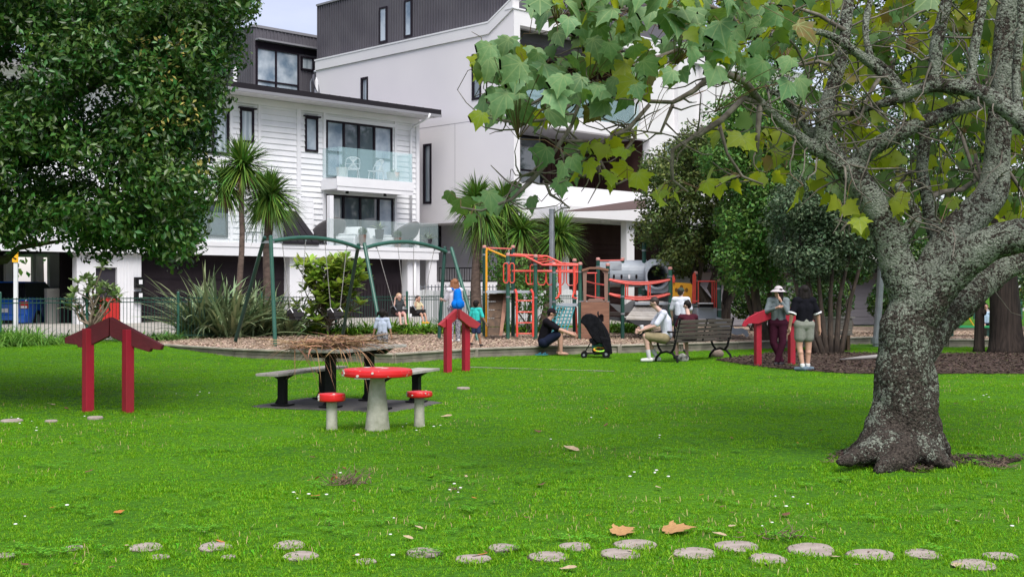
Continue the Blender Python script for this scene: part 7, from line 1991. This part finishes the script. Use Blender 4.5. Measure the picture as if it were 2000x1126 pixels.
# woman with blue backpack
Y = YG(668, BARKZ); t, J, s = person((PX(888, Y), Y, BARKZ), R(28), 1.66, stand(1.66, dict(elL=(-.22,.10,1.10), wrL=(-.20,.32,1.12), elR=(.22,.10,1.10), wrR=(.12,.32,1.12))),
   'woman with brown hair and bright blue backpack standing at the swings', skC, ('bob', hair_brown), cloth('white_tee', (.62,.60,.66)), cloth('patterned_leggings', (.45,.45,.47), (.02,.02,.06), 34), M('white_trainer', (.5,.5,.5), .6), legf=.95, sleeve=.42)
mbk = MB(); mbk.capsule((0,-.17,1.30),(0,-.20,1.00),.105,.135); mbk.ball((-.05,-.20,1.0),.14,.11,.13); mbk.ball((.05,-.20,1.0),.14,.11,.13)
bk = empty('backpack', t.location, t.rotation_euler.z, 'bright blue backpack on the back of the woman at the swings', 'backpack')
mblu = cloth('backpack_blue', (.005,.16,.62)); link('pack', voxel(mbk, .014, 'pack', 2), mblu, bk)
c = MB(); c.ball((0,-.31,1.02),.10,.04,.12); c.build('front_pocket', mblu, bk, smooth=True)
for sg in (-1, 1): c = MB(); c.tube([(sg*.09,-.15,1.37),(sg*.11,-.02,1.43),(sg*.12,.12,1.33),(sg*.12,.12,1.15)], .018, 6); c.build('strap', mblu, bk, smooth=True)
# boy in turquoise, walking away
Y = YG(677, BARKZ); person((PX(930, Y), Y, BARKZ), R(-25), 1.10, stand(1.10, dict(elR=(.19,.0,.70), wrR=(.22,.10,.56)), dict(anL=(-.07,-.16,.10), knL=(-.07,.03,.32), anR=(.06,.12,.06))),
   'small boy in turquoise shirt and navy shorts walking on the bark', skB, ('short', hair_black), cloth('turquoise_tee', (.04,.48,.44)), cloth('navy_shorts', (.03,.045,.10)), M('black_shoe', (.012,.012,.014), .6), headk=1.32, legf=.42, sleeve=.42, vox=.013)
# little girl with pigtails
Y = YG(706); person((PX(747, Y), Y, 0), R(-8), 1.12, stand(1.12, dict(elL=(-.17,.0,.72), wrL=(-.21,.03,.58), elR=(.17,0,.72), wrR=(.19,.03,.58))),
   'little girl with black pigtails in pale blue shirt behind the picnic table', skB, ('pigtails', hair_black), cloth('pale_blue_tee', (.42,.47,.60)), cloth('black_spotted_leggings', (.012,.012,.02), (.35,.35,.38), 42), None, headk=1.35, legf=.93, sleeve=.42, vox=.013)
# toddlers in swings
def swingkid(key, H, lab, skin, hair, top, bottom, shoes, fwd, yaw_off=0, armsup=True, **k):
    s_, yaw, al, fw = SEATS[key]; h = H/1.65
    yw = math.atan2(fw.y, fw.x)-PI/2+yaw_off
    p = dict(head=(0,.02,.62*h*1.0+.02), neck=(0,0,.47*h), chest=(0,0,.33*h), pelvis=(0,0,.05*h), shL=(-.15*h,0,.45*h), shR=(.15*h,0,.45*h),
      elL=(-.24*h,.10*h,.30*h), elR=(.24*h,.10*h,.30*h), wrL=(-.22*h,.12*h,.52*h) if armsup else (-.12*h,.22*h,.22*h), wrR=(.22*h,.12*h,.52*h), hipL=(-.085*h,.03,.0), hipR=(.085*h,.03,.0),
      knL=(-.11*h,.38*h,-.06*h), knR=(.11*h,.38*h,-.06*h), anL=(-.11*h,.5*h,-.42*h), anR=(.12*h,.5*h,-.42*h))
    return person(s_+Vector((0,0,.02)), yw, H, p, lab, skin, hair, top, bottom, shoes, headk=1.45, vox=.013, **k)
swingkid('s3', 1.08, 'bare legged toddler in dark grey top leaning back in a swing', skC, ('short', M('fair_hair', (.42,.27,.16), .6)), cloth('dark_grey_tee', (.05,.055,.06)), cloth('pale_pink_shorts', (.45,.24,.22)), None, .1, yaw_off=R(-20), legf=.3, sleeve=.4)
swingkid('s4', .98, 'small child in cream vest and yellow boots sitting in the right hand swing', skA, ('short', hair_dkbrown), cloth('cream_vest', (.62,.55,.36)), cloth('black_shorts', (.015,.015,.018)), M('yellow_boot', (.72,.42,.02), .4), .1, legf=.3, sleeve=.36, armsup=False)
# man in black sitting on the edging
Y = 29.4; x = PX(1067, Y)
p = dict(head=(0,.13,.79), neck=(0,.05,.66), chest=(0,.0,.42), pelvis=(0,-.08,.12), shL=(-.18,.02,.59), shR=(.18,.02,.59), elL=(-.26,.28,.40), elR=(.22,.30,.42), wrL=(-.14,.54,.33), wrR=(.10,.60,.30),
   hipL=(-.10,-.05,.10), hipR=(.10,-.05,.10), knL=(-.13,.33,.33), knR=(.13,.35,.33), anL=(-.12,.30,-.13), anR=(.12,.36,-.13))
person((x, Y, .215), R(-98), 1.74, p, 'barefoot man in black cap and t-shirt sitting on the timber edging', skA, ('short', hair_black), cloth('black_tee', (.009,.008,.011)), cloth('navy_blue_shorts', (.012,.016,.035)), None, None, ('cap', cloth('black_cap', (.018,.012,.016))), legf=.42, sleeve=.45, look=(0, R(-10)), wide=1.14)
# man on the bench, facing left
Yb2 = 26.75; x = PX(1291, Yb2)
p = dict(head=(0,.15,.83), neck=(0,.02,.70), chest=(0,-.10,.44), pelvis=(0,-.13,.10), shL=(-.19,-.03,.60), shR=(.19,-.03,.60), elL=(-.25,.16,.33), elR=(.24,.16,.33), wrL=(-.14,.42,.24), wrR=(.10,.42,.26),
   hipL=(-.10,-.06,.06), hipR=(.10,-.06,.06), knL=(-.15,.36,.11), knR=(.12,.33,.10), anL=(-.15,.28,-.37), anR=(.15,.06,-.37))
person((x, Yb2, .46), R(92), 1.78, p, 'man in white t-shirt and khaki shorts leaning forward on the bench end', skC, ('short', hair_dkbrown), cloth('white_shirt_man', (.60,.62,.72)), cloth('khaki_shorts', (.26,.215,.13)), M('white_shoe', (.6,.6,.58), .6), M('grey_white_sock', (.5,.5,.52), .9), legf=.44, sleeve=.42, look=(0, R(-25)), sockh=.36)
t = tag(MB().cyl(0,0,0,.10,.036,.042,14).build('paper_cup', m_white, None), 'white paper cup held by the man on the bench', 'cup'); t.location = (PX(1255, 26.7), 26.75, PZ(644, 26.7)); t.rotation_euler = (R(8), R(-10), 0)
# woman on the bench with bun
Yb3 = 27.35; x = PX(1346, Yb3)
p = dict(head=(0,.12,.86-.10), neck=(0,.07,.66-.08), chest=(0,.03,.42), pelvis=(0,-.02,.08), shL=(-.17,.05,.50), shR=(.17,.05,.50), elL=(-.23,.16,.28), elR=(.23,.16,.28), wrL=(-.12,.34,.22), wrR=(.12,.34,.22),
   hipL=(-.09,.02,.06), hipR=(.09,.02,.06), knL=(-.12,.42,.07), knR=(.12,.42,.07), anL=(-.12,.36,-.38), anR=(.10,.30,-.38))
person((x, Yb3, .46), R(18), 1.60, p, 'woman in maroon top seated on the bench with her back turned', skC, ('bun', hair_black), cloth('maroon_top', (.06,.014,.022)), cloth('dark_shorts', (.02,.018,.02)), M('black_shoe', (.012,.012,.014), .6), None, legf=.45, sleeve=.40, look=(R(-35), R(-15)))
# person with grey green cap standing behind the bench
Y = 30.2; person((PX(1330, Y), Y, BARKZ-.16), R(-12), 1.58, stand(1.58, dict(elL=(-.24,.05,1.05), wrL=(-.22,.14,.85), elR=(.24,.02,1.05), wrR=(.22,.14,.90))), 'person in grey green cap and white t-shirt standing on the bark behind the bench', skC, ('short', hair_dkbrown), cloth('white_tee_two', (.60,.62,.70)), cloth('dark_trousers', (.03,.03,.04)), M('black_shoe', (.012,.012,.014), .6), None, ('cap', cloth('grey_green_cap', (.055,.075,.055))), legf=.5, sleeve=.45, look=(R(20), 0))
# seated child far right
Y = 36.3; p = dict(head=(0,.02,.56), neck=(0,0,.40), chest=(0,0,.28), pelvis=(0,0,.05), shL=(-.12,0,.37), shR=(.12,0,.37), elL=(-.17,.05,.22), elR=(.17,.05,.22), wrL=(-.12,.18,.15), wrR=(.12,.18,.15), hipL=(-.06,.02,.03), hipR=(.06,.02,.03), knL=(-.08,.26,.03), knR=(.08,.26,.03), anL=(-.08,.28,-.22), anR=(.08,.28,-.22))
person((PX(1925, Y), Y, .50), R(170), 1.05, p, 'child in pale blue shirt sitting on the low play platform at far right', skA, ('short', hair_black), cloth('light_blue_tee', (.38,.52,.66)), cloth('dark_child_shorts', (.02,.02,.03)), None, headk=1.35, legf=.4, sleeve=.42, vox=.014)

# ------------------------------------------------------------ pushchair
Yq = 28.4; pr_ = empty('pushchair', (PX(1168, Yq), Yq, 0), R(-5), 'black folding pushchair with big hood parked on the grass at the edging', 'pushchair')
mblk = M('black_pram_fabric', (.007,.007,.009), .95, (.013,.013,.016), 9, spec=.06, bump=.3, bscale=18)
k_ = Yq/FOC
def Q(u, v, dy=0): return Vector(((u-1168)*k_, dy, EYE+(HOR-v)*k_))
c = MB()
c.prism([Q(u, v, -.23) for u, v in ((1134,629),(1137,618),(1144,613),(1154,612),(1164,616),(1173,625),(1182,637),(1189,650),(1193,668),(1184,671),(1166,669),(1155,657),(1147,643),(1140,633))], (0,.46,0))
link('hood', voxel(c, .02, 'hood', 6), mblk, pr_)
c = MB(); c.prism([Q(1170,655,-.24), Q(1192,660,-.24), Q(1196,690,-.24), Q(1184,690,-.24)], (0,.48,0)); c.build('back_panel', mblk, pr_, bevel=.02)
c = MB(); c.prism([Q(1150,662,-.2), Q(1180,652,-.2), Q(1186,664,-.2), Q(1158,674,-.2)], (0,.4,0)); c.build('seat', mblk, pr_, bevel=.02)
c = MB(); c.prism([Q(1156,682,-.17), Q(1188,680,-.17), Q(1186,690,-.17), Q(1160,692,-.17)], (0,.34,0)); c.build('basket', mblk, pr_, bevel=.02)
for sy_ in (-.22, .22):
    c = MB(); c.tube([Q(1141,690,sy_), Q(1156,664,sy_), Q(1172,640,sy_), Q(1168,612,sy_)], .014, 6); c.build('frame_tube', m_black, pr_)
    c = MB(); c.tube([Q(1188,690,sy_), Q(1186,664,sy_), Q(1178,640,sy_)], .016, 6); c.tube([Q(1143,690,sy_), Q(1188,688,sy_)], .012, 6); c.build('frame_tube', m_black, pr_)
    for uu, r in ((1141,.075),(1184,.095)):
        c = MB(); q = Q(uu, 690, sy_); q.z = r; c.tube([q-Vector((0,.02,0)), q+Vector((0,.02,0))], r, 16); o = c.build('wheel', m_black, pr_)
        c = MB(); c.tube([q-Vector((0,.024,0)), q+Vector((0,.024,0))], r*.35, 10); c.build('hub', m_steel, o)
c = MB(); c.tube([Q(1168,612,-.22), Q(1168,609,-.1), Q(1168,609,.1), Q(1168,612,.22)], .016, 6); c.build('handle', m_black, pr_)
t = tag(MB().capsule((-.12,0,0),(.12,0,.04),.075,.06).ball((0,0,.06),.09,.1,.09).build('folded_blanket', cloth('teal_blanket', (.10,.26,.28)), None, smooth=True), 'crumpled teal blanket lying in the pushchair basket', 'blanket'); t.location = Vector((PX(1172,Yq), Yq, PZ(676,Yq)))
t = tag(MB().tube([(math.cos(a)*.13, math.sin(a)*.10, .0) for a in [2*PI*k/16 for k in range(17)]], .022, 6).build('toy_ring', M('rainbow_toy', (.75,.30,.03), .5, (.25,.6,.05), 6, pos=(.45,.55)), None, smooth=True), 'bright orange and lime toy ring on the pushchair basket', 'toy'); t.location = Vector((PX(1170,Yq), Yq-.17, PZ(683,Yq)+.02)); t.rotation_euler = (R(25),0,0)
# sandals by the edging, blue bag by the woman, small grey bag under the bench
for k, u in enumerate((1054, 1064)):
    Y = YG(695.5); c = MB(); c.prism([(math.cos(a)*.12, math.sin(a)*.045, 0) for a in [2*PI*q/12 for q in range(12)]], (0,0,.025)); c.tube([(-.02,-.04,.03),(.03,0,.06),(-.02,.04,.03)], .01, 5)
    t = tag(c.build('sandal', M('teal_sandal', (.02,.14,.20), .6), None), ('teal sandal nearest the red gable frame, on the grass by the edging' if k == 0 else 'teal sandal nearest the bare feet of the man in black'), 'sandal', 'teal sandals left by the edging'); t.location = (PX(u,Y), Y, .03); t.rotation_euler = (0,0,R(20+k*30))
c = MB(); c.ball((0,0,.09),.10,.06,.10); c.ball((.08,.03,.07),.08,.06,.08); t = tag(link('cloth_bag', voxel(c, .012, 'cloth_bag', 2), cloth('black_white_bag', (.03,.03,.03), (.45,.45,.42), 14), None), 'black and white patterned bag on the ground under the bench', 'bag'); t.location = (PX(1332, 26.9), 26.9, 0)
# rock by the bench foot
c = MB(); c.ball((0,0,.08),.17,.12,.12); me = voxel(c, .02, 'rock', 1); t = tag(link('rock', me, M('brown_rock', (.22,.17,.14), .9, (.15,.11,.09), 8, bump=.5, bscale=20), None), 'brown rock on the soil behind the right bench end', 'rock'); t.location = (PX(1400, 28.6), 28.6, 0)
# ------------------------------------------------------------ lawn grass (stuff) : tufts instanced over the lawn by geometry nodes
def grass_mat(name, c, c2, tc):
    return M(name, c, .55, c2, .45, translucent=.35, tcol=tc, spec=.18, island=.5)
m_gr = grass_mat('lawn_blade', (.078,.27,.008), (.17,.36,.012), (.22,.52,.01))
def tuft(name, n, h, w, spread, seed):
    r = np.random.default_rng(seed); a = r.uniform(0, 2*PI, n); e = r.uniform(.35, 1.45, n)
    d = np.stack([np.cos(a)*np.cos(e), np.sin(a)*np.cos(e), np.sin(e)], 1); base = np.stack([r.normal(0, spread, n), r.normal(0, spread, n), np.full(n, -.004)], 1)
    Ln = r.uniform(.5, 1.1, n)*h; sd = np.cross(d, [0,0,1.0]); sd /= np.linalg.norm(sd, axis=1)[:,None]+1e-6; W = w*r.uniform(.7, 1.3, n)
    rows = []
    for s, ww in ((0, .8), (.55, 1.0), (1, .12)):
        p = base+d*(Ln*s)[:,None]; p[:,2] -= .45*Ln*s*s; rows.append(np.stack([p-sd*(W*ww/2)[:,None], p+sd*(W*ww/2)[:,None]], 1))
    V = np.stack(rows, 1).reshape(-1, 3); b = (np.arange(n)*6)[:,None]
    F = np.concatenate([np.concatenate([b+2*i, b+2*i+1, b+2*i+3, b+2*i+2], 1) for i in range(2)])
    me = npmesh(name, V, F, False); me.materials.append(m_gr)
    return me
def scatter(obname, pts, meshes, scale, lab, cat):
    """pts Nx3, scale N ; one object, instances the source meshes"""
    me = bpy.data.meshes.new(obname); me.vertices.add(len(pts)); me.vertices.foreach_set('co', np.asarray(pts, np.float32).ravel())
    at = me.attributes.new('sc', 'FLOAT', 'POINT'); at.data.foreach_set('value', np.asarray(scale, np.float32))
    at = me.attributes.new('rz', 'FLOAT', 'POINT'); at.data.foreach_set('value', rng.uniform(0, 6.28, len(pts)).astype(np.float32))
    ob = bpy.data.objects.new(obname, me); COL.objects.link(ob); tag(ob, lab, cat, kind='stuff')
    ng = bpy.data.node_groups.new(obname, 'GeometryNodeTree')
    ng.interface.new_socket('Geometry', in_out='INPUT', socket_type='NodeSocketGeometry'); ng.interface.new_socket('Geometry', in_out='OUTPUT', socket_type='NodeSocketGeometry')
    gi = ng.nodes.new('NodeGroupInput'); go = ng.nodes.new('NodeGroupOutput'); ip = ng.nodes.new('GeometryNodeInstanceOnPoints'); g2 = ng.nodes.new('GeometryNodeGeometryToInstance')
    for i, m_ in enumerate(meshes):
        so_ = bpy.data.objects.new(m_.name, m_); oi = ng.nodes.new('GeometryNodeObjectInfo'); oi.inputs['Object'].default_value = so_; oi.transform_space = 'ORIGINAL'
        ng.links.new(oi.outputs['Geometry'], g2.inputs[0])
    ng.links.new(gi.outputs[0], ip.inputs['Points']); ng.links.new(g2.outputs[0], ip.inputs['Instance']); ip.inputs['Pick Instance'].default_value = True
    ri = ng.nodes.new('FunctionNodeRandomValue'); ri.data_type = 'INT'; ri.inputs['Min'].default_value = 0
    for s_ in ri.inputs:
        if s_.name == 'Max' and s_.type == 'INT': s_.default_value = len(meshes)-1
        if s_.name == 'Min' and s_.type == 'INT': s_.default_value = 0
    for s_ in ri.outputs:
        if s_.type == 'INT': ng.links.new(s_, ip.inputs['Instance Index'])
    na = ng.nodes.new('GeometryNodeInputNamedAttribute'); na.data_type = 'FLOAT'; na.inputs['Name'].default_value = 'sc'
    nz = ng.nodes.new('GeometryNodeInputNamedAttribute'); nz.data_type = 'FLOAT'; nz.inputs['Name'].default_value = 'rz'
    cx = ng.nodes.new('ShaderNodeCombineXYZ'); ng.links.new(nz.outputs['Attribute'], cx.inputs[2]); ng.links.new(cx.outputs[0], ip.inputs['Rotation'])
    ng.links.new(na.outputs['Attribute'], ip.inputs['Scale']); ng.links.new(ip.outputs[0], go.inputs[0])
    md = ob.modifiers.new('scatter', 'NODES'); md.node_group = ng; return ob
slab_in = inpoly([tuple((pc+pp*x+pa*y).xy) for x, y in SLAB])
tb2 = (PX(1762, YT), YT)
def lawn_pts(dens_fn, y0, y1, kw=.46, xtra=1.0):
    out = []; y = y0
    while y < y1:
        dy = .25; w = 2*(kw*y+xtra); n = int(dens_fn(y)*w*dy)
        X = rng.uniform(-w/2, w/2, n); Y_ = rng.uniform(y, y+dy, n); out.append(np.stack([X, Y_], 1)); y += dy
    return np.concatenate(out)
pts = lawn_pts(lambda y: 420 if y < 10 else (300 if y < 16 else 170), 5.2, 33)
keep = np.ones(len(pts), bool); zs = np.zeros(len(pts))
sx = np.array([s[0] for s in STN]); sy2 = np.array([s[1] for s in STN]); sr = np.array([s[2] for s in STN])
for i, (x, y) in enumerate(pts):
    c = y-x
    if c > 43.0: keep[i] = False; continue
    if y > 25 and in_bark(x, y): keep[i] = False; continue
    if y > 21 and in_mulch(x, y) and rnd.random() < .97: keep[i] = False; continue
    if 15 < y < 19 and slab_in(x, y): keep[i] = False; continue
    if y < 13.5:
        d2 = (sx-x)**2+((sy2-y)*1.0)**2; k = int(np.argmin(d2/(sr*sr)))
        if d2[k] < (sr[k]*.90)**2 and not (y < sy2[k]-sr[k]*.45 and rnd.random() < .65): keep[i] = False; continue
    d = math.hypot(x-tb2[0], (y-tb2[1])*1.1)
    if d < .62+.25*math.sin(math.atan2(y-tb2[1], x-tb2[0])*5): 
        if rnd.random() < .85: keep[i] = False; continue
    elif d < 1.5 and rnd.random() < .45*(1.5-d): keep[i] = False; continue
    zs[i] = G(x, y)
pts = pts[keep]; zs = zs[keep]
sc = np.array([ (.75+.45*mnoise.noise(Vector((x*1.3, y*1.3, 0)))+.25*mnoise.noise(Vector((x*5, y*5, 3))))*rnd.uniform(.6, 1.25) for x, y in pts])
near = pts[:,1] < 8.2; sc = np.clip(sc, .4, 1.6); sc[near] *= 1.12
sc *= np.where(pts[:,1] > 16, 1.15, 1.0)
tufts = [tuft('grass_tuft', 22, .058, .0042, .030, s) for s in (1, 2, 3)]+[tuft('grass_tuft_broad', 16, .045, .0075, .034, 5)]
scatter('lawn_grass', np.stack([pts[:,0], pts[:,1], zs], 1), tufts, sc, 'short bright green lawn grass with longer tufts', 'grass')
# longer uncut tufts at the foot of posts, trunk, stools, edging
fp_ = []
def ring(u, v, r, n, z=0):
    Y = YG(v, z); x = PX(u, Y)
    for _ in range(n): a = rnd.uniform(0, 6.28); q = r*rnd.uniform(.85, 1.25); fp_.append((x+math.cos(a)*q, Y+math.sin(a)*q, z))
for u, v, r, n in ((737,841,.17,46),(648,841,.09,26),(819,835,.09,26),(172,806,.10,14),(250,806,.10,16),(875,726,.1,14),(910,726,.1,14),(1480,713,.1,12),(1546,713,.1,10),(1765,905,.55,60),(1850,880,.3,26),(1870,870,.25,40),(1765,918,.62,130),(1690,905,.2,40),(1830,915,.2,40)): ring(u, v, r, n)
for (x, y, r) in STN[:24]:
    for _ in range(16): a = rnd.uniform(PI, 2*PI) if rnd.random() < .65 else rnd.uniform(0, PI); fp_.append((x+math.cos(a)*r*1.0, y+math.sin(a)*r*1.0, 0))
for a, b in zip(EDGE[:-1], EDGE[1:]):
    n = int(math.dist(a, b)*9)
    for k in range(n): q = rnd.random(); x = a[0]+(b[0]-a[0])*q; y = a[1]+(b[1]-a[1])*q-.05-rnd.uniform(0,.12); fp_.append((x, y, G(x, y)))
fp_ = np.array(fp_)
scatter('long_grass_tufts', fp_, tufts[:2], rng.uniform(1.0, 1.9, len(fp_)), 'longer uncut grass tufts round posts, stools, stones and edging', 'grass')
dry = tuft('dry_tuft', 5, .075, .004, .05, 9); dry.materials.clear(); dry.materials.append(M('dry_grass_blade', (.36,.30,.13), .9, island=.4))
dq = [(x, y, G(x, y)) for x, y in ((rnd.uniform(-.45, .45)*yy, yy) for yy in (rnd.uniform(6, 26) for _ in range(2600))) if mnoise.noise(Vector((x*.5, y*.5, 9))) > .0 and not in_bark(x, y)]
scatter('dry_grass', dq, [dry], rng.uniform(.6, 1.3, len(dq)), 'thin straw coloured dead grass blades in the lawn', 'dry grass')
# clover and daisies in the lawn
def clover():
    mb = MB()
    r = random.Random(2)
    for k in range(14):
        cx, cy, cz = r.gauss(0,.035), r.gauss(0,.035), r.uniform(.02,.035)
        for q in range(3):
            a = 2*PI*q/3+r.random(); x, y = cx+math.cos(a)*.009, cy+math.sin(a)*.009; s = .008
            mb.add([(x-s,y,cz),(x,y-s,cz+.002),(x+s,y,cz+.001),(x,y+s,cz+.003)], [(0,1,2,3)])
    me = mb.mesh('clover_patch', fix=False); me.materials.append(M('clover_leaf', (.11,.31,.03), 1.0, spec=.02, island=.3, translucent=.2)); return me
cp = [(PX(u, YG(v)), YG(v), 0.0) for u, v in ((rnd.uniform(0, 2000), rnd.uniform(860, 1090)) for _ in range(260)) if mnoise.noise(Vector((u*.006, v*.02, 5))) > -.02]
scatter('clover', cp, [clover()], rng.uniform(.7, 1.4, len(cp)), 'low clover leaves mixed into the foreground lawn', 'clover')
def daisy():
    mb = MB(); mb.lathe([(.003,.03),(.013,.034),(.012,.038),(.002,.04)], n=7); me = mb.mesh('daisy'); me.materials.append(M('daisy_white', (.75,.75,.72), .8)); return me
dp_ = []
for _ in range(20):
    u = rnd.uniform(0, 2000); v = rnd.uniform(745, 1100); n = rnd.choice((1, 2, 4, 6))
    for k in range(n): uu, vv = u+rnd.gauss(0, 28), v+rnd.gauss(0, 7); dp_.append((PX(uu, YG(vv)), YG(vv), rnd.uniform(0, .01)))
scatter('daisies', dp_, [daisy()], rng.uniform(.6, 1.2, len(dp_)), 'tiny white daisies dotted over the lawn', 'flowers')

# ------------------------------------------------------------ fallen leaves
def dry_leaf_mesh(seed, big=False):
    r = random.Random(seed)
    if big:
        me = leaf_mesh(seed+90); 
        for v in me.vertices: v.co.z = v.co.z*.4+.10*math.sin(v.co.y*3+seed)+.25*v.co.x*v.co.x
        return me
    n = 8; V = []; 
    for k in range(n):
        a = 2*PI*k/n; x, y = math.cos(a)*.22*(1+r.uniform(-.2,.2)), math.sin(a)*.5; V.append((x, y, .35*x*x*4+.3*y*y+r.uniform(-.03,.03)))
    V.append((0,0,-.02)); me = bpy.data.meshes.new('fallen_leaf'); me.from_pydata(V, [], [(k, (k+1)%n, n) for k in range(n)]); me.update(); return me
m_dl = [M('dry_leaf_tan', (.50,.29,.12), .8, (.40,.22,.09), 8, translucent=.15), M('dry_leaf_brown', (.16,.075,.035), .85, (.10,.05,.028), 8), M('dry_leaf_pale', (.46,.36,.24), .85, (.36,.27,.17), 6), M('dry_leaf_orange', (.45,.16,.03), .8, (.33,.13,.03), 6)]
dls = []
for k in range(4):
    for b in (False, True): me = dry_leaf_mesh(k, b); me.materials.append(m_dl[k]); dls.append(me)
def fl_(u, v, L_, ki, big, lab, yaw=None, tilt=.25):
    Y = YG(v, .03); o = bpy.data.objects.new('fallen_leaf', dls[ki*2+(1 if big else 0)]); COL.objects.link(o)
    s = L_*Y/FOC; o.location = (PX(u, Y), Y, .022); o.scale = (s, s, s*(.4 if big else .8)); o.rotation_euler = (rnd.uniform(-tilt, tilt)+(.12 if big else .1), rnd.uniform(-tilt, tilt), rnd.uniform(0, 6.28) if yaw is None else yaw)
    tag(o, lab, 'leaf', 'dry leaves fallen on the lawn')
fl_(1205,1038,46,0,True,'tan folded dead leaf, left of the two large ones above the stepping logs', -.9, .1)
fl_(1303,1034,58,0,True,'largest pale tan dead leaf, right of the two large ones above the stepping logs', -1.4, .1)
fl_(1116,874,34,2,False,'pale grey brown dead leaf alone in the middle of the lawn', 1.2)
fl_(938,1080,38,3,True,'orange brown dead leaf lying on a stepping log', .6)
fl_(430,1054,22,3,False,'curled reddish leaf on the rim of a stepping log at left', 1.5)
fl_(1110,1106,36,2,False,'pale dead leaf below the stepping logs at centre', 1.4)
fl_(1405,1040,30,2,False,'small curled tan leaf right of the largest tan leaf', 1.3)
fl_(797,1046,22,2,False,'small pale leaf above the stepping logs left of centre', 1.5)
fl_(872,811,24,2,False,'pale leaf lying right of the right toadstool stool', 1.4)
fl_(100,788,20,2,False,'pale leaf left of the left red gable frame', 1.2)
LM = [((737,841),'mushroom table'),((211,806),'left red gable frame'),((893,726),'faded gable frame'),((1514,714),'scroll frame'),((1765,905),'lichen trunk'),((678,948),'twig bundle'),((1116,874),'pale leaf'),((1205,1038),'folded tan leaf'),((1440,1064),'tallest stepping log'),((285,1066),'left far-row log'),((565,1062),'thin crescent log'),((924,1089),'leaf-covered log'),((1902,1100),'overgrown right log'),((1300,708),'park bench'),((30,1000),'left lawn edge'),((890,960),'stalk wad')]
OW = ['nearest','second nearest','third nearest','fourth nearest','fifth nearest','sixth nearest','seventh nearest','eighth nearest']
cand = []
for k in range(66):
    u = rnd.uniform(0, 2000); v = 745+360*rnd.random()**.8; ki = rnd.choice((1, 1, 2, 3))
    p = np.array([PX(u, YG(v)), YG(v)]); bst = min(LM, key=lambda q: np.hypot(*(p-np.array([PX(q[0][0], YG(q[0][1])), YG(q[0][1])]))))
    q = np.array([PX(bst[0][0], YG(bst[0][1])), YG(bst[0][1])]); d = p-q; dist = np.hypot(*d)
    dr = ('right of' if d[0] > 0 else 'left of') if abs(d[0]) > abs(d[1]) else ('beyond' if d[1] > 0 else 'in front of')
    cand.append((u, v, ki, bst[1], dr, dist))
seen = {}
for (u, v, ki, nm, dr, dist) in sorted(cand, key=lambda c: c[5]):
    key = (ki, nm, dr); n = seen.get(key, 0); seen[key] = n+1
    fl_(u, v, rnd.uniform(9, 20)*(.5+.5*(v-563)/500), ki, rnd.random() < .3, 'small %s dead leaf %s the %s, %s in colour' % (('tan','brown','pale','orange')[ki], dr, nm, OW[n]))
# tuft of dry twigs with leaves in mid lawn
def twiggery(u, v, n, w, h, lab, leaf=True):
    Y = YG(v); x = PX(u, Y); t = empty('dry_twig_bundle', (x, Y, 0), 0, lab, 'twigs'); mb = MB()
    for k in range(n):
        a = rnd.uniform(0, 6.28); L_ = rnd.uniform(.4, 1)*h; p = Vector((rnd.gauss(0,w*.3), rnd.gauss(0,w*.15), .02)); d = Vector((math.cos(a), math.sin(a)*.6, rnd.uniform(.1, 1.0))).normalized()
        q = p+d*L_*.5+Vector((0,0,rnd.uniform(-.02,.02))); mb.tube([p, q, q+(d+Vector((rnd.gauss(0,.4),0,rnd.gauss(0,.3)))).normalized()*L_*.5], [.0035,.0025,.0015], 4)
    mb.build('twigs', M('dry_twig', (.16,.11,.08), .9), t)
    if leaf:
        for k in range(9):
            o = bpy.data.objects.new('dry_leaf', dls[rnd.choice((0, 0, 6))]); COL.objects.link(o); o.parent = t; s = rnd.uniform(.04, .07); o.scale = (s,s,s)
            o.location = (rnd.gauss(-.05,w*.4), rnd.gauss(0,.05), rnd.uniform(.03,h*.75)); o.rotation_euler = (rnd.uniform(0,3), rnd.uniform(0,3), rnd.uniform(0,6))
twiggery(678, 948, 60, .28, .20, 'bundle of dry twigs with orange leaves sticking up from the middle of the lawn')
twiggery(890, 960, 14, .10, .05, 'small flat wad of dry grass stalks in the lawn right of the twig bundle', False)
twiggery(1530, 1052, 26, .30, .12, 'dry twigs beside the tallest stepping log', False)
twiggery(1940, 915, 40, .35, .08, 'brown twig litter on bare soil right of the lichen trunk', False)
twiggery(1640, 905, 30, .30, .08, 'brown twig litter by the left roots of the lichen trunk', False)
# bare soil and litter at the foot of the lichen tree
V = []; n = 40
for k in range(n):
    a = 2*PI*k/n; r = .62+.16*math.sin(a*3+1)+.10*math.sin(a*7)+(.35 if -.5 < math.sin(a) < .3 and math.cos(a) > 0 else 0); V.append((tb2[0]+math.cos(a)*r, tb2[1]+math.sin(a)*r*.9, .006))
link('bare_soil', npmesh('bare_soil', V+[(tb2[0], tb2[1], .006)], [(k, (k+1) % n, n) for k in range(n)]), m_mulch, None, 'structure')
chips('soil_litter', inpoly([(v[0], v[1]) for v in V]), tb2[0]-1.3, tb2[0]+1.5, tb2[1]-1.1, tb2[1]+1.1, 1500, lambda x, y: .006, m_chipd, .022, 'brown bark litter on bare soil round the lichen trunk', 'litter')
# thin cut slab path line in the far lawn
o = link('worn_path_line', npmesh('worn_path_line', [(PX(905,YG(718)),YG(717.2),.008),(PX(1200,YG(727)),YG(725.5),.008),(PX(1200,YG(724.3)),YG(724.3),.008),(PX(905,YG(716)),YG(716),.008)], [(0,1,2,3)]), M('worn_grey_path', (.20,.19,.165), .9), None, 'structure')
